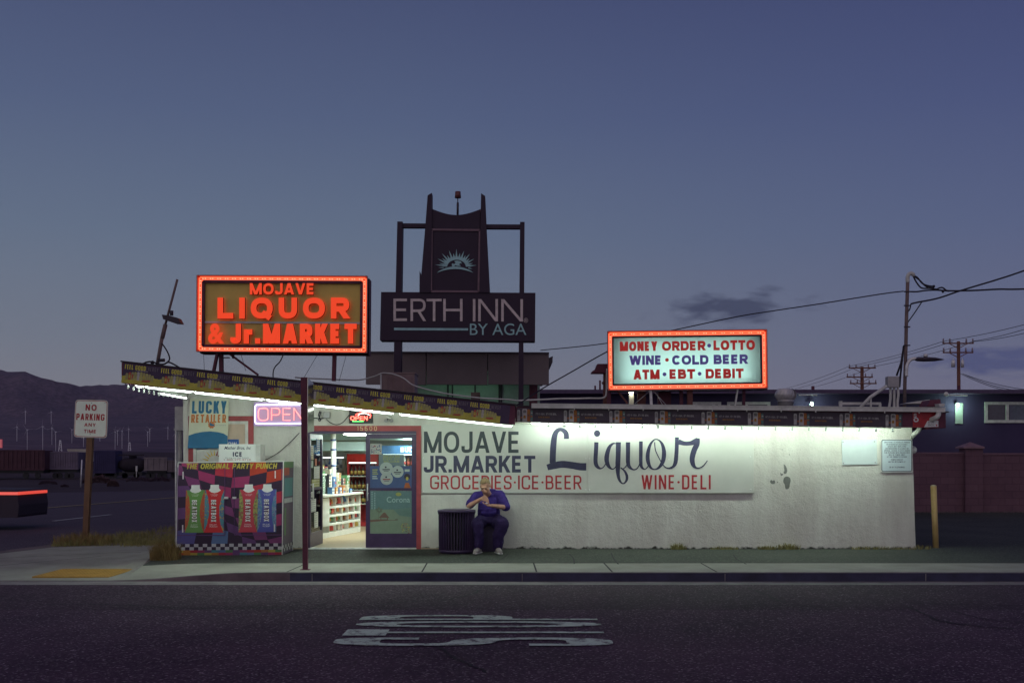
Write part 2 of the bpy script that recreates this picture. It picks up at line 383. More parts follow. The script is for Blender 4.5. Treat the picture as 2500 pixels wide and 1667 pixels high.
def stucco():
    m = mat('wall_stucco', (.73, .715, .665), c2=(.645, .625, .57), rough=.85, scale=1.1, detail=9, spec=.2)
    nt, L, b = nodes(m); tc = nd(nt, 'ShaderNodeTexCoord')
    n1 = nd(nt, 'ShaderNodeTexNoise'); n1.inputs['Scale'].default_value = 7; n1.inputs['Detail'].default_value = 12; n1.inputs['Roughness'].default_value = .72
    L(tc.outputs['Object'], n1.inputs['Vector'])
    n2 = nd(nt, 'ShaderNodeTexVoronoi'); n2.inputs['Scale'].default_value = 42; L(tc.outputs['Object'], n2.inputs['Vector'])
    ad = nd(nt, 'ShaderNodeMath', operation='MULTIPLY_ADD'); ad.inputs[1].default_value = .10
    L(n2.outputs['Distance'], ad.inputs[0]); L(n1.outputs['Fac'], ad.inputs[2])
    bp = nd(nt, 'ShaderNodeBump'); bp.inputs['Strength'].default_value = 1; bp.inputs['Distance'].default_value = .030
    L(ad.outputs[0], bp.inputs['Height']); L(bp.outputs[0], b.inputs['Normal'])
    # splash dirt along the foot of the wall
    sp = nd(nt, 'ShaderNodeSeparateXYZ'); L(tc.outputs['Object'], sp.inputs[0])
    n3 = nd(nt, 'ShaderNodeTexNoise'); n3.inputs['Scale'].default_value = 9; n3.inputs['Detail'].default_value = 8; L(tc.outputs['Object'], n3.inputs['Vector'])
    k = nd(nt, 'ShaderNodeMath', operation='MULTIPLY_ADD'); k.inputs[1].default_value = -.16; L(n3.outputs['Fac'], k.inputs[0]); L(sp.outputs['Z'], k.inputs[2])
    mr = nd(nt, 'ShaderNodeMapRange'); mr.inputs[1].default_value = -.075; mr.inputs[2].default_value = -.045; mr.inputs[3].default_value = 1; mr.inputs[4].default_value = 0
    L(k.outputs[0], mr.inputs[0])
    src = b.inputs['Base Color'].links[0].from_socket
    mp = nd(nt, 'ShaderNodeMapping'); mp.inputs['Scale'].default_value = (1.6, 1, .28); L(tc.outputs['Object'], mp.inputs[0])
    n4 = nd(nt, 'ShaderNodeTexNoise'); n4.inputs['Scale'].default_value = 1.3; n4.inputs['Detail'].default_value = 9; n4.inputs['Roughness'].default_value = .7; L(mp.outputs[0], n4.inputs['Vector'])
    r4 = nd(nt, 'ShaderNodeValToRGB'); r4.color_ramp.elements[0].position = .38; r4.color_ramp.elements[1].position = .62; r4.color_ramp.elements[0].color = (.90, .87, .86, 1); r4.color_ramp.elements[1].color = (1.06, 1.06, 1.04, 1); L(n4.outputs['Fac'], r4.inputs[0])
    m4 = nd(nt, 'ShaderNodeMixRGB', blend_type='MULTIPLY'); m4.inputs[0].default_value = 1; L(src, m4.inputs[1]); L(r4.outputs[0], m4.inputs[2]); src = m4.outputs[0]
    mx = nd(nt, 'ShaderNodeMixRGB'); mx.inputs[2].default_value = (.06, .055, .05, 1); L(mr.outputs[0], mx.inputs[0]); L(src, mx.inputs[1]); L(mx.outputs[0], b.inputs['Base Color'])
    return m
M['stucco'] = stucco()
M['board'] = mat('sign_board_white', (.68, .68, .62), c2=(.62, .62, .56), rough=.6, scale=2.2, bump=.0015, bscale=90)
M['ink'] = mat('sign_paint_navy', (.042, .040, .085), rough=.5, var=.25, scale=9)
M['inkblack'] = mat('sign_paint_black', (.035, .045, .055), rough=.5, var=.25, scale=9)
M['red'] = mat('sign_paint_red', (.42, .030, .038), rough=.5, var=.25, scale=9)
M['maroon'] = mat('maroon_paint', (.34, .055, .062), rough=.55, var=.2, scale=5, bump=.002)
M['maroondark'] = mat('dark_maroon_paint', (.13, .030, .055), rough=.6, var=.3, scale=4)
M['frame'] = mat('door_frame_bronze', (.055, .030, .085), rough=.4, var=.2, scale=6)
M['soffit'] = mat('soffit_white', (.45, .48, .42), rough=.7, var=.08, scale=3)
M['white'] = mat('white_paint', (.78, .78, .75), rough=.5, var=.06, scale=5)
M['offwhite'] = mat('weathered_white', (.66, .65, .60), rough=.7, var=.2, scale=5)
M['grey'] = mat('grey_metal', (.40, .38, .38), rough=.5, var=.2, scale=5, metal=.2)
M['galv'] = mat('galvanised_metal', (.78, .76, .74), rough=.42, var=.25, scale=9, metal=.3)
M['dark'] = mat('dark_metal', (.05, .035, .05), rough=.5, var=.25, scale=5)
M['black'] = mat('black_plastic', (.02, .018, .024), rough=.5, var=.2)
M['wire'] = mat('wire_black', (.02, .015, .025), rough=.6)
M['rust'] = mat('rusty_steel', (.19, .075, .065), rough=.75, var=.4, scale=7)
M['wood'] = mat('pole_wood', (.20, .085, .06), rough=.85, var=.35, scale=4, stretch=(6, 6, .6))
M['roof'] = mat('roof_felt', (.06, .05, .06), rough=.9)
M['tube'] = emit('fluorescent_glow', (.79, 1.0, .86), 78, (.8, .8, .8)); M['tube3'] = emit('fluorescent_glow_dim', (.86, 1.0, .92), 4, (.8, .8, .8)); M['tube2'] = emit('fluorescent_glow_hidden', (.79, 1.0, .86), 112, (.8, .8, .8))  # dim glow for tubes in view, strong glow for those out of sight
M['bulb'] = mat('bulb_glass', (.62, .66, .62), rough=.15, var=.05, spec=.6)
def glass():
    m = bpy.data.materials.new('door_glass'); m.use_nodes = True; nt = m.node_tree; nt.nodes.clear(); L = nt.links.new
    o = nd(nt, 'ShaderNodeOutputMaterial'); mx = nd(nt, 'ShaderNodeMixShader'); t = nd(nt, 'ShaderNodeBsdfTransparent'); g = nd(nt, 'ShaderNodeBsdfGlossy')
    f = nd(nt, 'ShaderNodeFresnel'); f.inputs[0].default_value = 1.45; t.inputs[0].default_value = (.86, .92, .90, 1); g.inputs['Roughness'].default_value = .03
    L(f.outputs[0], mx.inputs[0]); L(t.outputs[0], mx.inputs[1]); L(g.outputs[0], mx.inputs[2]); L(mx.outputs[0], o.inputs[0])
    return m
M['glass'] = glass()

# ---------------------------------------------------------------- ground
YW, YF, YL0, YL1 = 19.5, 18.8, 16.4, 17.4            # wall plane, right fascia, left fascia near / far end
def structure(mb, name, mats, **k): return mb.build(name, mats, kind='structure', **k)
def terrain_py(y):
    pts = [(60, 1209), (75, 1191), (100, 1180), (170, 1170), (215, 1140), (300, 1108), (450, 1099), (1000, 1084), (2500, 1052), (4500, 1022)]
    for (a, p), (b, q) in zip(pts, pts[1:]):
        if y <= b: return p+(q-p)*max(0, (y-a)/(b-a))
    return pts[-1][1]
RIDGE = [(-1500, 960), (-600, 935), (-200, 930), (0, 935), (21, 937), (52, 932), (96, 931), (114, 937), (127, 945), (158, 954), (200, 961), (224, 957), (241, 953),
         (262, 954), (286, 949), (330, 951), (380, 957), (448, 972), (560, 978), (700, 990), (1000, 1005), (2600, 1020), (5000, 1010)]
def ridge_py(px):
    for (a, p), (b, q) in zip(RIDGE, RIDGE[1:]):
        if px <= b: return p+(q-p)*max(0, (px-a)/(b-a))
    return 1010
def terrain_z(px, y):
    if y <= 4500: z = PZ(terrain_py(y), y)
    else:
        zf = PZ(1022, 4500); t = min(1, (y-4500)/3500); zr = PZ(ridge_py(px), 8000)
        z = zf+(zr-zf)*(t**1.5)
        if y > 8000: z = zr-(y-8000)*.35
        x = PX(px, y)/1100.0
        rn = abs(noise.noise((x, y/1500, .3)))*1.0+abs(noise.noise((x*2.3, y/600, 1.3)))*.5+abs(noise.noise((x*5, y/300, 2.3)))*.22
        z += (.62-rn)*300*(t*(1-t)*4 if t < 1 else 0)
        sp = max(0, 1-abs(px-(60+(y-5200)*.05))/330)*max(0, 1-abs(y-5200)/650)   # a pale foothill in front of the range
        z += sp*150
        sp = max(0, 1-abs(px-520)/260)*max(0, 1-abs(y-5000)/600); z += sp*170
    if 60 < y < 4500: z += noise.noise((px/60, y/40, 0))*(.10 if y < 400 else y*.0016)
    return z
ys = [60, 66, 75, 85, 100, 120, 145, 170, 190, 215, 250, 300, 370, 450, 560, 700, 850, 1000, 1250, 1500, 1800, 2150, 2500, 2900, 3400, 3900, 4500]
ys += [4500+i*80 for i in range(1, 46)]+[8300, 9000, 11000]
pxl = list(range(-1500, -300, 60))+list(range(-300, 700, 6))+list(range(700, 4200, 50))
mb = MB(); n = len(pxl)
mb.add([(PX(px, y), y, terrain_z(px, y)) for y in ys for px in pxl], [(i*n+j, i*n+j+1, (i+1)*n+j+1, (i+1)*n+j) for i in range(len(ys)-1) for j in range(n-1)], 0, True)
M['desert'] = mat('desert_hills', (.20, .14, .18), c2=(.09, .068, .115), rough=.95, scale=.004, detail=12, spec=.1)
def desert_extra():
    nt, L, b = nodes(M['desert']); tc = nd(nt, 'ShaderNodeTexCoord')
    n2 = nd(nt, 'ShaderNodeTexNoise'); n2.inputs['Scale'].default_value = .05; n2.inputs['Detail'].default_value = 8; L(tc.outputs['Object'], n2.inputs['Vector'])
    r2 = nd(nt, 'ShaderNodeValToRGB'); r2.color_ramp.elements[0].position = .35; r2.color_ramp.elements[1].position = .65
    r2.color_ramp.elements[0].color = (.55, .55, .6, 1); r2.color_ramp.elements[1].color = (1.25, 1.2, 1.2, 1); L(n2.outputs['Fac'], r2.inputs[0])
    mx = nd(nt, 'ShaderNodeMixRGB', blend_type='MULTIPLY'); mx.inputs[0].default_value = 1
    L(b.inputs['Base Color'].links[0].from_socket, mx.inputs[1]); L(r2.outputs[0], mx.inputs[2]); L(mx.outputs[0], b.inputs['Base Color'])
desert_extra()
M['flat'] = mat('desert_flat', (.085, .058, .072), c2=(.05, .036, .05), rough=.95, scale=.12, detail=10, spec=.1)
for k, fc_ in enumerate(mb.f): mb.m[k] = 1 if ys[fc_[0]//n] < 330 else 0
structure(mb, 'hills', [M['desert'], M['flat']])
mb = MB(); mb.quad((-120, -60, -.45), (120, -60, -.45), (120, 62, -.45), (-120, 62, -.45)); structure(mb, 'ground', M['dirt'])
# the store's street with painted STOP and cracks
mb = MB(); mb.quad((-9.2, -25, -.176), (60, -25, -.176), (60, 15.5, -.172), (-9.2, 15.5, -.172))
mb.quad((-9.2, 12.98, -.1695), (60, 12.98, -.1695), (60, 15.5, -.1695), (-9.2, 15.5, -.1695), 2)
def crack(pts, w=.02, z=-.166):
    q = catmull(pts, 8); rr = random.Random(int(pts[0][0]*100))
    q = [(x+rr.uniform(-.02, .02), y+rr.uniform(-.012, .012)) for x, y in q]
    ws = [w*rr.uniform(.3, .75) for _ in q]
    mb.stroke((V((0, 0, z)), UX, V((0, 1, 0))), q, ws, m=1)
def G(px, py, z): d = (EYE-z)*F/(py-HY); return (PX(px, d), d)
for c in ([(100, 1476), (200, 1474), (330, 1478), (430, 1484), (560, 1484), (690, 1482)], [(920, 1477), (1000, 1468), (1080, 1465), (1150, 1450), (1170, 1440)],
          [(935, 1485), (1050, 1478), (1150, 1474)], [(1830, 1436), (1880, 1455), (1910, 1468), (2000, 1470), (2200, 1472), (2500, 1478)], [(1760, 1482), (1850, 1478), (2050, 1480)],
          [(2215, 1480), (2260, 1500), (2300, 1516), (2390, 1528), (2480, 1534)], [(1070, 1578), (1110, 1605), (1150, 1622), (1190, 1640)], [(2320, 1490), (2400, 1510), (2500, 1520)]):
    crack([G(x, y, -.17) for x, y in c], .03)
structure(mb, 'road', [M['road'], M['crack'], M['road3']])
mb = MB(); mb.poly([(-9.2, -25, -.176), (-9.2, 19.9, -.176), (-8, 26.5, -.17), (-2.9, 57, -.17), (6, 76, -.6), (-3, 70, -.4), (-18.5, 61.5, -.22), (-26, 56, -.24), (-31, 30, -.2), (-36, -25, -.2)])
structure(mb, 'highway', M['road2'])
M['yellowline'] = mat('road_line_yellow', (.42, .33, .15), var=.3, scale=4)
M['whiteline'] = mat('road_line_white', (.50, .50, .48), var=.3, scale=4)
def line(pts, w, m, name):
    mb = MB(); n = len(pts)
    for i in range(n-1): mb.beam(pts[i], pts[i+1], w, .004, 0)
    structure(mb, name, m)
line([(-18.2, 27, -.165), (-16.8, 36, -.165), (-14.8, 48.9, -.165), (-13.6, 56, -.165)], .16, M['yellowline'], 'road_line_yellow')
line([(-12.8, 30.9, -.165), (-12.45, 34.3, -.165)], .13, M['whiteline'], 'road_line_white')
line([(-9.0, 14.6, -.166), (-7.2, 15.2, -.166)], .35, M['whiteline'], 'road_line_crossing')
mb = MB(); mb.poly([(-26.5, 56.6, -.2), (-14, 66, -.6), (-14, 72, -1.0), (-27, 62, -.4)]); structure(mb, 'road_shoulder', mat('pale_shoulder', (.25, .22, .15), c2=(.14, .11, .10), rough=.95, scale=.7))
def worn():
    m = mat('worn_road_paint', (.66, .80, .66), c2=(.50, .62, .50), rough=.8, scale=2.5); nt, L, b = nodes(m); tc = nd(nt, 'ShaderNodeTexCoord')
    n1 = nd(nt, 'ShaderNodeTexNoise'); n1.inputs['Scale'].default_value = 7; n1.inputs['Detail'].default_value = 12; n1.inputs['Roughness'].default_value = .8
    L(tc.outputs['Object'], n1.inputs['Vector'])
    r = nd(nt, 'ShaderNodeValToRGB'); r.color_ramp.elements[0].position = .50; r.color_ramp.elements[1].position = .60; L(n1.outputs['Fac'], r.inputs[0])
    mx = nd(nt, 'ShaderNodeMixRGB'); mx.inputs[2].default_value = (.07, .045, .07, 1); L(r.outputs[0], mx.inputs[0]); L(b.inputs['Base Color'].links[0].from_socket, mx.inputs[1]); L(mx.outputs[0], b.inputs['Base Color'])
    return m
mb = MB(); z = -.167
ox, oy = V((0, 1, 0)), V((-1, 0, 0))
for ch, pa, pb, xr0, xr1 in (('S', 1576, 1556, 815, 1495), ('T', 1551, 1536, 842, 1474), ('O', 1531, 1516, 868, 1469), ('P', 1513, 1501, 882, 1456)):
    ya, yb = G(0, pa, z)[1], G(0, pb, z)[1]; ym = (ya+yb)/2
    xa, xb = PX(xr0, ym), PX(xr1, ym)
    frm = (V((xb, ya, z)), ox, oy); w, h = yb-ya, xb-xa
    tm = MB().block(ch, (V((0, 0, 0)), UX, V((0, 1, 0))), .66, 1, .165, hel=True)
    mb.add([frm[0]+ox*(p.x/.66*w)+oy*(p.y*h)+UZ*(.002+p.z) for p in tm.v], tm.f)
structure(mb, 'road_marking', worn())
# pavement, ramp and kerb
def walk_front(x):
    s = min(1, max(0, (-3.66-x)/2.18)); s = s*s*(3-2*s); return -.04-.118*s
BACK = [(-9.6, 17.2), (-9.2, 17.6), (-8.75, 18.9), (-8.4, 20.2), (-7.4, 20.7), (-6.6, 21.0), (-6.1, 18.8), (-5.6, 16.75), (-5.3, 17.0), (-4.6, 17.2), (40, 17.2)]
def walk_back(x):
    for (a, p), (b, q) in zip(BACK, BACK[1:]):
        if x <= b: return p+(q-p)*max(0, (x-a)/(b-a))
    return 17.2
xs = [-9.6+.2*i for i in range(0, 52)]+[1+i for i in range(0, 40, 2)]
mb = MB(); nn = 7
for x in xs:
    f = walk_front(x); b = walk_back(x)
    for j in range(nn): t = j/(nn-1); mb.v.append(V((x, 15.95+(b-15.95)*t, f+(-.03-f)*min(1, t*(1.4 if b > 18 else 1.0)))))
mb.f = [[i*nn+j, (i+1)*nn+j, (i+1)*nn+j+1, i*nn+j+1] for i in range(len(xs)-1) for j in range(nn-1)]; mb.m = [0]*len(mb.f); mb.s = [False]*len(mb.f)
def joint(x0, x1, y0=15.95, y1=17.2, w=.012):
    mb.stroke((V((0, 0, 0)), UX, V((0, 1, 0))), [(x0, y0), (x1, y1)], w, m=1)
    for v in mb.v[-4:]: v.z = walk_front(v.x)+(-.03-walk_front(v.x))*(v.y-15.95)/1.25+.004
for px in (700, 1030, 1310, 1495, 1750): joint(PX(px, 15.95)*1.0, PX(px, 15.95)*1.0-.02+(.09 if px == 700 else 0))
mb.stroke((V((0, 0, -.034)), UX, V((0, 1, 0))), [(-8.7, 17.9), (-6.6, 19.3), (-6.2, 19.0)], .012, m=1)
mb.stroke((V((0, 0, -.045)), UX, V((0, 1, 0))), [(-7.9, 16.9), (-6.9, 18.6)], .012, m=1)
for v in mb.v[-30:]: pass
structure(mb, 'pavement', [M['concrete'], M['crack']])
mb = MB()      # kerb face, painted dark blue where it stands high, plus the gutter pan
for x0, x1 in zip(xs, xs[1:]):
    f0, f1 = walk_front(x0), walk_front(x1); mm = 0 if x0 > -3.3 else 1
    mb.quad((x0, 15.93, -.171), (x1, 15.93, -.171), (x1, 15.945, f1-.012), (x0, 15.945, f0-.012), mm)
    mb.quad((x0, 15.945, f0-.012), (x1, 15.945, f1-.012), (x1, 15.95, f1), (x0, 15.95, f0), 2)
mb.quad((-9.6, 15.5, -.1715), (40, 15.5, -.1715), (40, 15.93, -.1705), (-9.6, 15.93, -.1705), 2)
for px in (762, 1275, 1770, 2260): mb.box(PX(px, 15.93)-.006, PX(px, 15.93)+.006, 15.925, 15.93, -.168, -.06, 2)
structure(mb, 'kerb', [M['kerbpaint'], M['kerbgrey'], M['gutterpan']])
# tactile pad with domes
mb = MB(); A = [V((-7.03, 16.2, -.140)), V((-5.9, 16.18, -.142)), V((-5.72, 16.85, -.094)), V((-6.85, 16.85, -.094))]
A = [V((p.x, p.y, p.z+.012)) for p in A]; mb.prism(A, (0, 0, -.03))
for i in range(22):
    for j in range(11):
        u, v = (i+.5)/22, (j+.5)/11; p = (A[0]*(1-u)+A[1]*u)*(1-v)+(A[3]*(1-u)+A[2]*u)*v
        mb.add([p+V((.016, 0, 0)), p+V((0, .016, 0)), p-V((.016, 0, 0)), p-V((0, .016, 0)), p+V((0, 0, .007))], [(0, 1, 4), (1, 2, 4), (2, 3, 4), (3, 0, 4)])
tag(mb.build('tactile_pad', M['tactile'], origin=(-6.4, 16.4, -.13)), 'yellow tactile paving pad with domes set in the corner ramp', 'tactile pad')
# asphalt apron up to the wall and the dark yard on the right; dirt verge on the left
mb = MB()
pts = [(-5.6, 16.75, -.028), (-5.3, 17.0, -.028), (-4.6, 17.2, -.028)]+[(x, 17.2, -.028) for x in (-2, 0, 4, 8, 40)]+[(40, 33, .0), (7, 33, .0), (7, 19.52, 0), (-5.75, 19.52, 0), (-5.85, 18.2, -.02)]
mb.poly(pts)
for c in ([(1390, 1352), (1400, 1362), (1402, 1373)], [(1492, 1350), (1500, 1365), (1510, 1374)], [(1205, 1372), (1230, 1360), (1240, 1352)], [(1790, 1354), (1800, 1364), (1822, 1374)]):
    q = [G(x, y, -.01) for x, y in c]; mb.stroke((V((0, 0, -.004)), UX, V((0, 1, 0))), catmull(q, 5), .012, m=1)
for v in mb.v[len(pts):]: v.z = -.022+.028*(v.y-17.2)/2.3
mb.stroke((V((0, 0, -.024)), UX, V((0, 1, 0))), [(-4.6+i*.6, 17.2+R.uniform(-.02, .02)) for i in range(38)], .02, m=1)
structure(mb, 'yard_asphalt', [M['apron'], M['crack']])
mb = MB(); mb.poly([(-9.2, 17.65, -.06), (-8.8, 18.9, -.05), (-8.42, 20.2, -.04), (-7.4, 20.7, -.035), (-6.6, 21.0, -.035), (-6.1, 18.8, -.035), (-5.6, 16.75, -.032), (-5.8, 19, -.03), (-5.8, 40, -.03), (-3, 57, -.06), (-8, 26.5, -.06), (-9.1, 20, -.06)])
structure(mb, 'verge', M['dirt'])
def blades(mb, c, n, rad, h, lean=.5, w=.006, m=0, ry=None, rnd=R):
    ry = rad if ry is None else ry
    for _ in range(n):
        a = rnd.uniform(0, 2*pi); q = sqrt(rnd.random()); x = c[0]+rad*q*cos(a); y = c[1]+ry*q*sin(a); z = c[2]
        hh = h*rnd.uniform(.35, 1)*(1-.45*q); b = rnd.uniform(0, 2*pi); l = hh*lean*rnd.uniform(.1, 1)
        d = V((-sin(b)*w, cos(b)*w, 0)); p = V((x, y, z)); k = V((cos(b)*l*.4, sin(b)*l*.4, hh*.6)); t = V((cos(b)*l, sin(b)*l, hh*(1-.2*lean)))
        mb.add([p-d, p+d, p+k+d*.6, p+k-d*.6, p+t], [(0, 1, 2, 3), (3, 2, 4)], m)
mb = MB()
for _ in range(330):
    t = R.random(); y = 20.5+t*7.5; x0 = -8.9+(y-20)*.17; x = R.uniform(x0+.1, -5.95)
    if R.random() < .35 and y > 22.5: continue
    blades(mb, (x, y, -.045), 34, .28, R.uniform(.08, .27), .9)
for _ in range(60): blades(mb, (R.uniform(-8.5, -6.5), R.uniform(20.6, 21.5), -.04), 30, .2, R.uniform(.08, .2), .9)
mb.build('grass', M['grass'], kind='stuff')
def tuft(name, label, c, n, rad, h, m, **k):
    mb = MB(); blades(mb, c, n, rad, h, **k); return tag(mb.build(name, m, origin=c), label, 'weeds', 'weed tufts along the wall foot' if name == 'weed_tuft' else None)
tuft('dry_bush', 'straw coloured dry bush against the left side of the purple ice chest', (PX(402, 17.7), 17.75, -.03), 800, .24, .55, M['straw'], lean=.9)
tuft('dry_bush', 'dry grass clump around the foot of the no parking sign post', (PX(205, 21.2), 21.15, -.04), 700, .55, .42, M['straw'], lean=.9)
for px, h, w, lb in ((1656, .16, .14, 'narrow upright dry weed tuft nearest the painted sign boards'), (1768, .08, .25, 'low flat weed patch between the upright tuft and the twin weeds'), (1872, .10, .16, 'small weed clump just left of the largest wall weed'),
                     (1922, .16, .22, 'largest green weed growing at the wall foot under the blank board'), (2140, .09, .45, 'long low weed strip at the wall foot near the building corner'), (2236, .10, .35, 'weeds spreading round the right corner of the white building')):
    tuft('weed_tuft', lb, (PX(px, 19.44), 19.42 if px < 2200 else 19.6, 0), 170, w, h*1.25, M['grass'], lean=1.0, ry=.07 if px < 2200 else .3)
#@@PART3
# ---------------------------------------------------------------- the store
S = thing('liquor_store', 'low white stucco corner store with a sloping lit canopy over its open door', 'store', (0, YW, 0))
def soff(x): return 2.73+(2.13-2.73)*(x+5.83)/5.88               # underside of the left canopy
def yl(x): return YL0+(YL1-YL0)*(x+5.75)/5.80                    # its front edge
def soffr(x): return 2.215+(2.115-2.215)*(x-.05)/7.3            # underside of the right eave
xa, xb, xj0, xj1 = -5.79, 7.07, PX(742, YW), PX(1028, YW); zd = PZ(1039, YW)
mb = MB()
def wallpoly(p): mb.prism([(x, YW, z) for x, z in p], (0, .2, 0))
wallpoly([(xa, -.1), (xj0, -.1), (xj0, soff(xj0)+.055), (xa-.01, soff(xa)+.055)])
wallpoly([(xj0, zd), (xj1, zd), (xj1, soff(xj1)+.055), (xj0, soff(xj0)+.055)])
rr = [(xb+.055, -.1), (xb+.05, .02), (xb+.035, .35), (xb+.012, 1.2), (xb-.02, soffr(xb)+.07)]
wallpoly([(xj1, -.1)]+rr+[(.05, soffr(.05)+.07), (.05, soff(.05)+.055), (xj1, soff(xj1)+.055)])
mb.build('front_wall', M['stucco'], S, origin=(0, YW, 0))
mb = MB(); mb.prism([(xb, YW+.2, -.1), (xb, 27.4, -.1), (xb, 27.4, 2.15), (xb, YW+.2, 2.15)], (-.2, 0, 0))
mb.prism([(xa, YW+.2, -.1), (xa, 27.4, -.1), (xa, 27.4, 2.7), (xa, YW+.2, 2.7)], (.2, 0, 0)); mb.box(xa, xb, 27.4, 27.6, -.1, 2.1)
mb.build('side_wall', M['stucco'], S, origin=(0, YW, 0))
mb = MB(); mb.box(-.9, -.7, YW+.2, 27.4, 0, 2.19); mb.box(-5.59, -.9, 27.2, 27.4, 0, 2.19)
mb.build('inner_wall', M['soffit'], S)
mb = MB(); mb.box(-5.59, -.9, YW-.02, 27.2, -.1, .015); mb.build('floor', mat('shop_floor', (.50, .38, .25), c2=(.42, .31, .20), rough=.35, scale=1.5), S)
# roof slabs: sloping canopy on the left, level eave on the right
def slab(x0, x1, ya, yb, zf, th, yback=27.6):
    mb.hexa([(x0, ya, zf(x0)), (x1, yb, zf(x1)), (x1, yback, zf(x1)), (x0, yback, zf(x0)),
             (x0, ya, zf(x0)+th), (x1, yb, zf(x1)+th), (x1, yback, zf(x1)+th), (x0, yback, zf(x0)+th)])
mb = MB(); slab(-5.75, .05, YL0+.04, YL1+.04, lambda x: soff(x)+.055, .235); mb.build('canopy', M['soffit'], S)
mb = MB(); slab(.05, 7.35, YF+.04, YF+.04, lambda x: soffr(x)+.07, .18); mb.build('eave', M['soffit'], S)
mb = MB(); ra, rb = soff(-5.8)+.30, soff(.05)+.30
mb.hexa([(-5.80, YL0-.02, ra), (.07, YL1-.02, rb), (.07, 27.7, rb), (-5.80, 27.7, ra), (-5.80, YL0-.02, ra+.02), (.07, YL1-.02, rb+.02), (.07, 27.7, rb+.02), (-5.80, 27.7, ra+.02)])
mb.hexa([(.09, YF-.02, 2.475), (7.42, YF-.02, 2.375), (7.42, 27.7, 2.375), (.09, 27.7, 2.475), (.09, YF-.02, 2.495), (7.42, YF-.02, 2.395), (7.42, 27.7, 2.395), (.09, 27.7, 2.495)])
mb.build('roof', M['roof'], S)
mb = MB()
mb.hexa([(-5.79, YL0, soff(-5.79)-.01), (.05, YL1, soff(.05)-.01), (.05, YL1+.04, soff(.05)-.01), (-5.79, YL0+.04, soff(-5.79)-.01),
         (-5.79, YL0, soff(-5.79)+.295), (.05, YL1, soff(.05)+.295), (.05, YL1+.04, soff(.05)+.295), (-5.79, YL0+.04, soff(-5.79)+.295)])
mb.hexa([(-5.79, YL0+.04, soff(-5.79)-.01), (-5.75, YL0+.04, soff(-5.75)-.01), (-5.75, 27.6, soff(-5.75)-.01), (-5.79, 27.6, soff(-5.79)-.01),
         (-5.79, YL0+.04, soff(-5.79)+.295), (-5.75, YL0+.04, soff(-5.75)+.295), (-5.75, 27.6, soff(-5.75)+.295), (-5.79, 27.6, soff(-5.79)+.295)])
mb.hexa([(.055, YF, soffr(.055)-.005), (7.35, YF, soffr(7.35)-.005), (7.35, YF+.04, soffr(7.35)-.005), (.055, YF+.04, soffr(.055)-.005),
         (.055, YF, 2.47), (7.35, YF, 2.37), (7.35, YF+.04, 2.37), (.055, YF+.04, 2.47)])
mb.hexa([(7.35, YF+.04, 2.11), (7.39, YF+.04, 2.11), (7.39, 27.6, 2.11), (7.35, 27.6, 2.11), (7.35, YF+.04, 2.37), (7.39, YF+.04, 2.37), (7.39, 27.6, 2.37), (7.35, 27.6, 2.37)])
mb.build('fascia', M['maroondark'], S)
mb = MB(); g0, g1 = V((.33, YF-.07, PZ(991, YF))), V((7.32, YF-.07, PZ(1001, YF)))
mb.beam(g0, g1, .1, .075); mb.beam(g0+V((0, -.055, .035)), g1+V((0, -.055, .035)), .014, .012)
for i in range(1, 12): p = g0.lerp(g1, i/12+.02); mb.beam(p+V((0, -.06, .03)), p+V((.0, -.05, -.065)), .016)
mb.build('gutter', M['offwhite'], S)
dy = YF-.1
mb = MB(); pts = [P(2291, 1003, dy), P(2291, 1012, dy), P(2284, 1020, dy), P(2262, 1027, dy+.25), P(2251, 1031, dy+.5), P(2246, 1042, dy+.62), P(2241, 1052, dy+.7), P(2229, 1063, YW-.06)]
mb.tube(catmull([tuple(p) for p in pts], 4), .042, 10); mb.tube([P(2229, 1063, YW-.06), P(2225.5, 1070, YW+.0)], .03, 8)
mb.build('downspout', M['offwhite'], S)
mb = MB(); mb.prism([P(2212, 985, 20), P(2266, 985, 20), P(2270, 975, 20), P(2262, 976, 20), P(2235, 980, 20)], (0, .4, 0), 0)
mb.prism([P(2262, 992, 19.6), P(2298, 992, 19.6), P(2296, 974, 19.6), P(2272, 976, 19.6)], (0, .4, 0), 1)
mb.prism([P(2292, 985, 19.4), P(2306, 985, 19.4), P(2307, 988, 19.4), P(2305, 992, 19.4), P(2294, 992, 19.4)], (0, .3, 0), 0)
mb.build('roof_flashing', [M['offwhite'], M['maroondark']], S)
# ---- doorway
D = thing('double_door', 'dark bronze framed glass double door with one leaf standing open', 'door', (xj0, YW, 0))
mb = MB(); jw = pxs(11, YW); zt = zd; zu = PZ(1052, YW)
mb.prism([(xj1-jw, YW-.03, -.02), (xj1, YW-.03, -.02), (xj1, YW-.03, zt), (xj0, YW-.03, zt), (xj0, YW-.03, -.02), (xj0+.06, YW-.03, -.02), (xj0+.06, YW-.03, zu), (xj1-jw, YW-.03, zu)], (0, .16, 0))
mb.build('door_casing', M['maroon'], D)
mb = MB(); mb.block('15600', fr(872, 1051, YW-.03), pxs(48, YW), pxs(11, YW), .1, 0, gap=.42); mb.build('house_number', mat('brass_numbers', (.75, .52, .30), metal=.3, rough=.4), D)
hx0, hx1 = xj0+.06, xj1-jw
mb = MB(); mb.box(hx0, hx1, YW+.0, YW+.1, zu-.045, zu); mb.box(hx0, hx0+.04, YW, YW+.1, 0, zu-.045); mb.box(hx1-.012, hx1, YW, YW+.1, 0, zu-.045); mb.build('door_frame', M['frame'], D)
mb = MB(); mb.box(hx0, hx1, YW-.05, YW+.1, -.005, .018); mb.build('threshold', M['galv'], D)
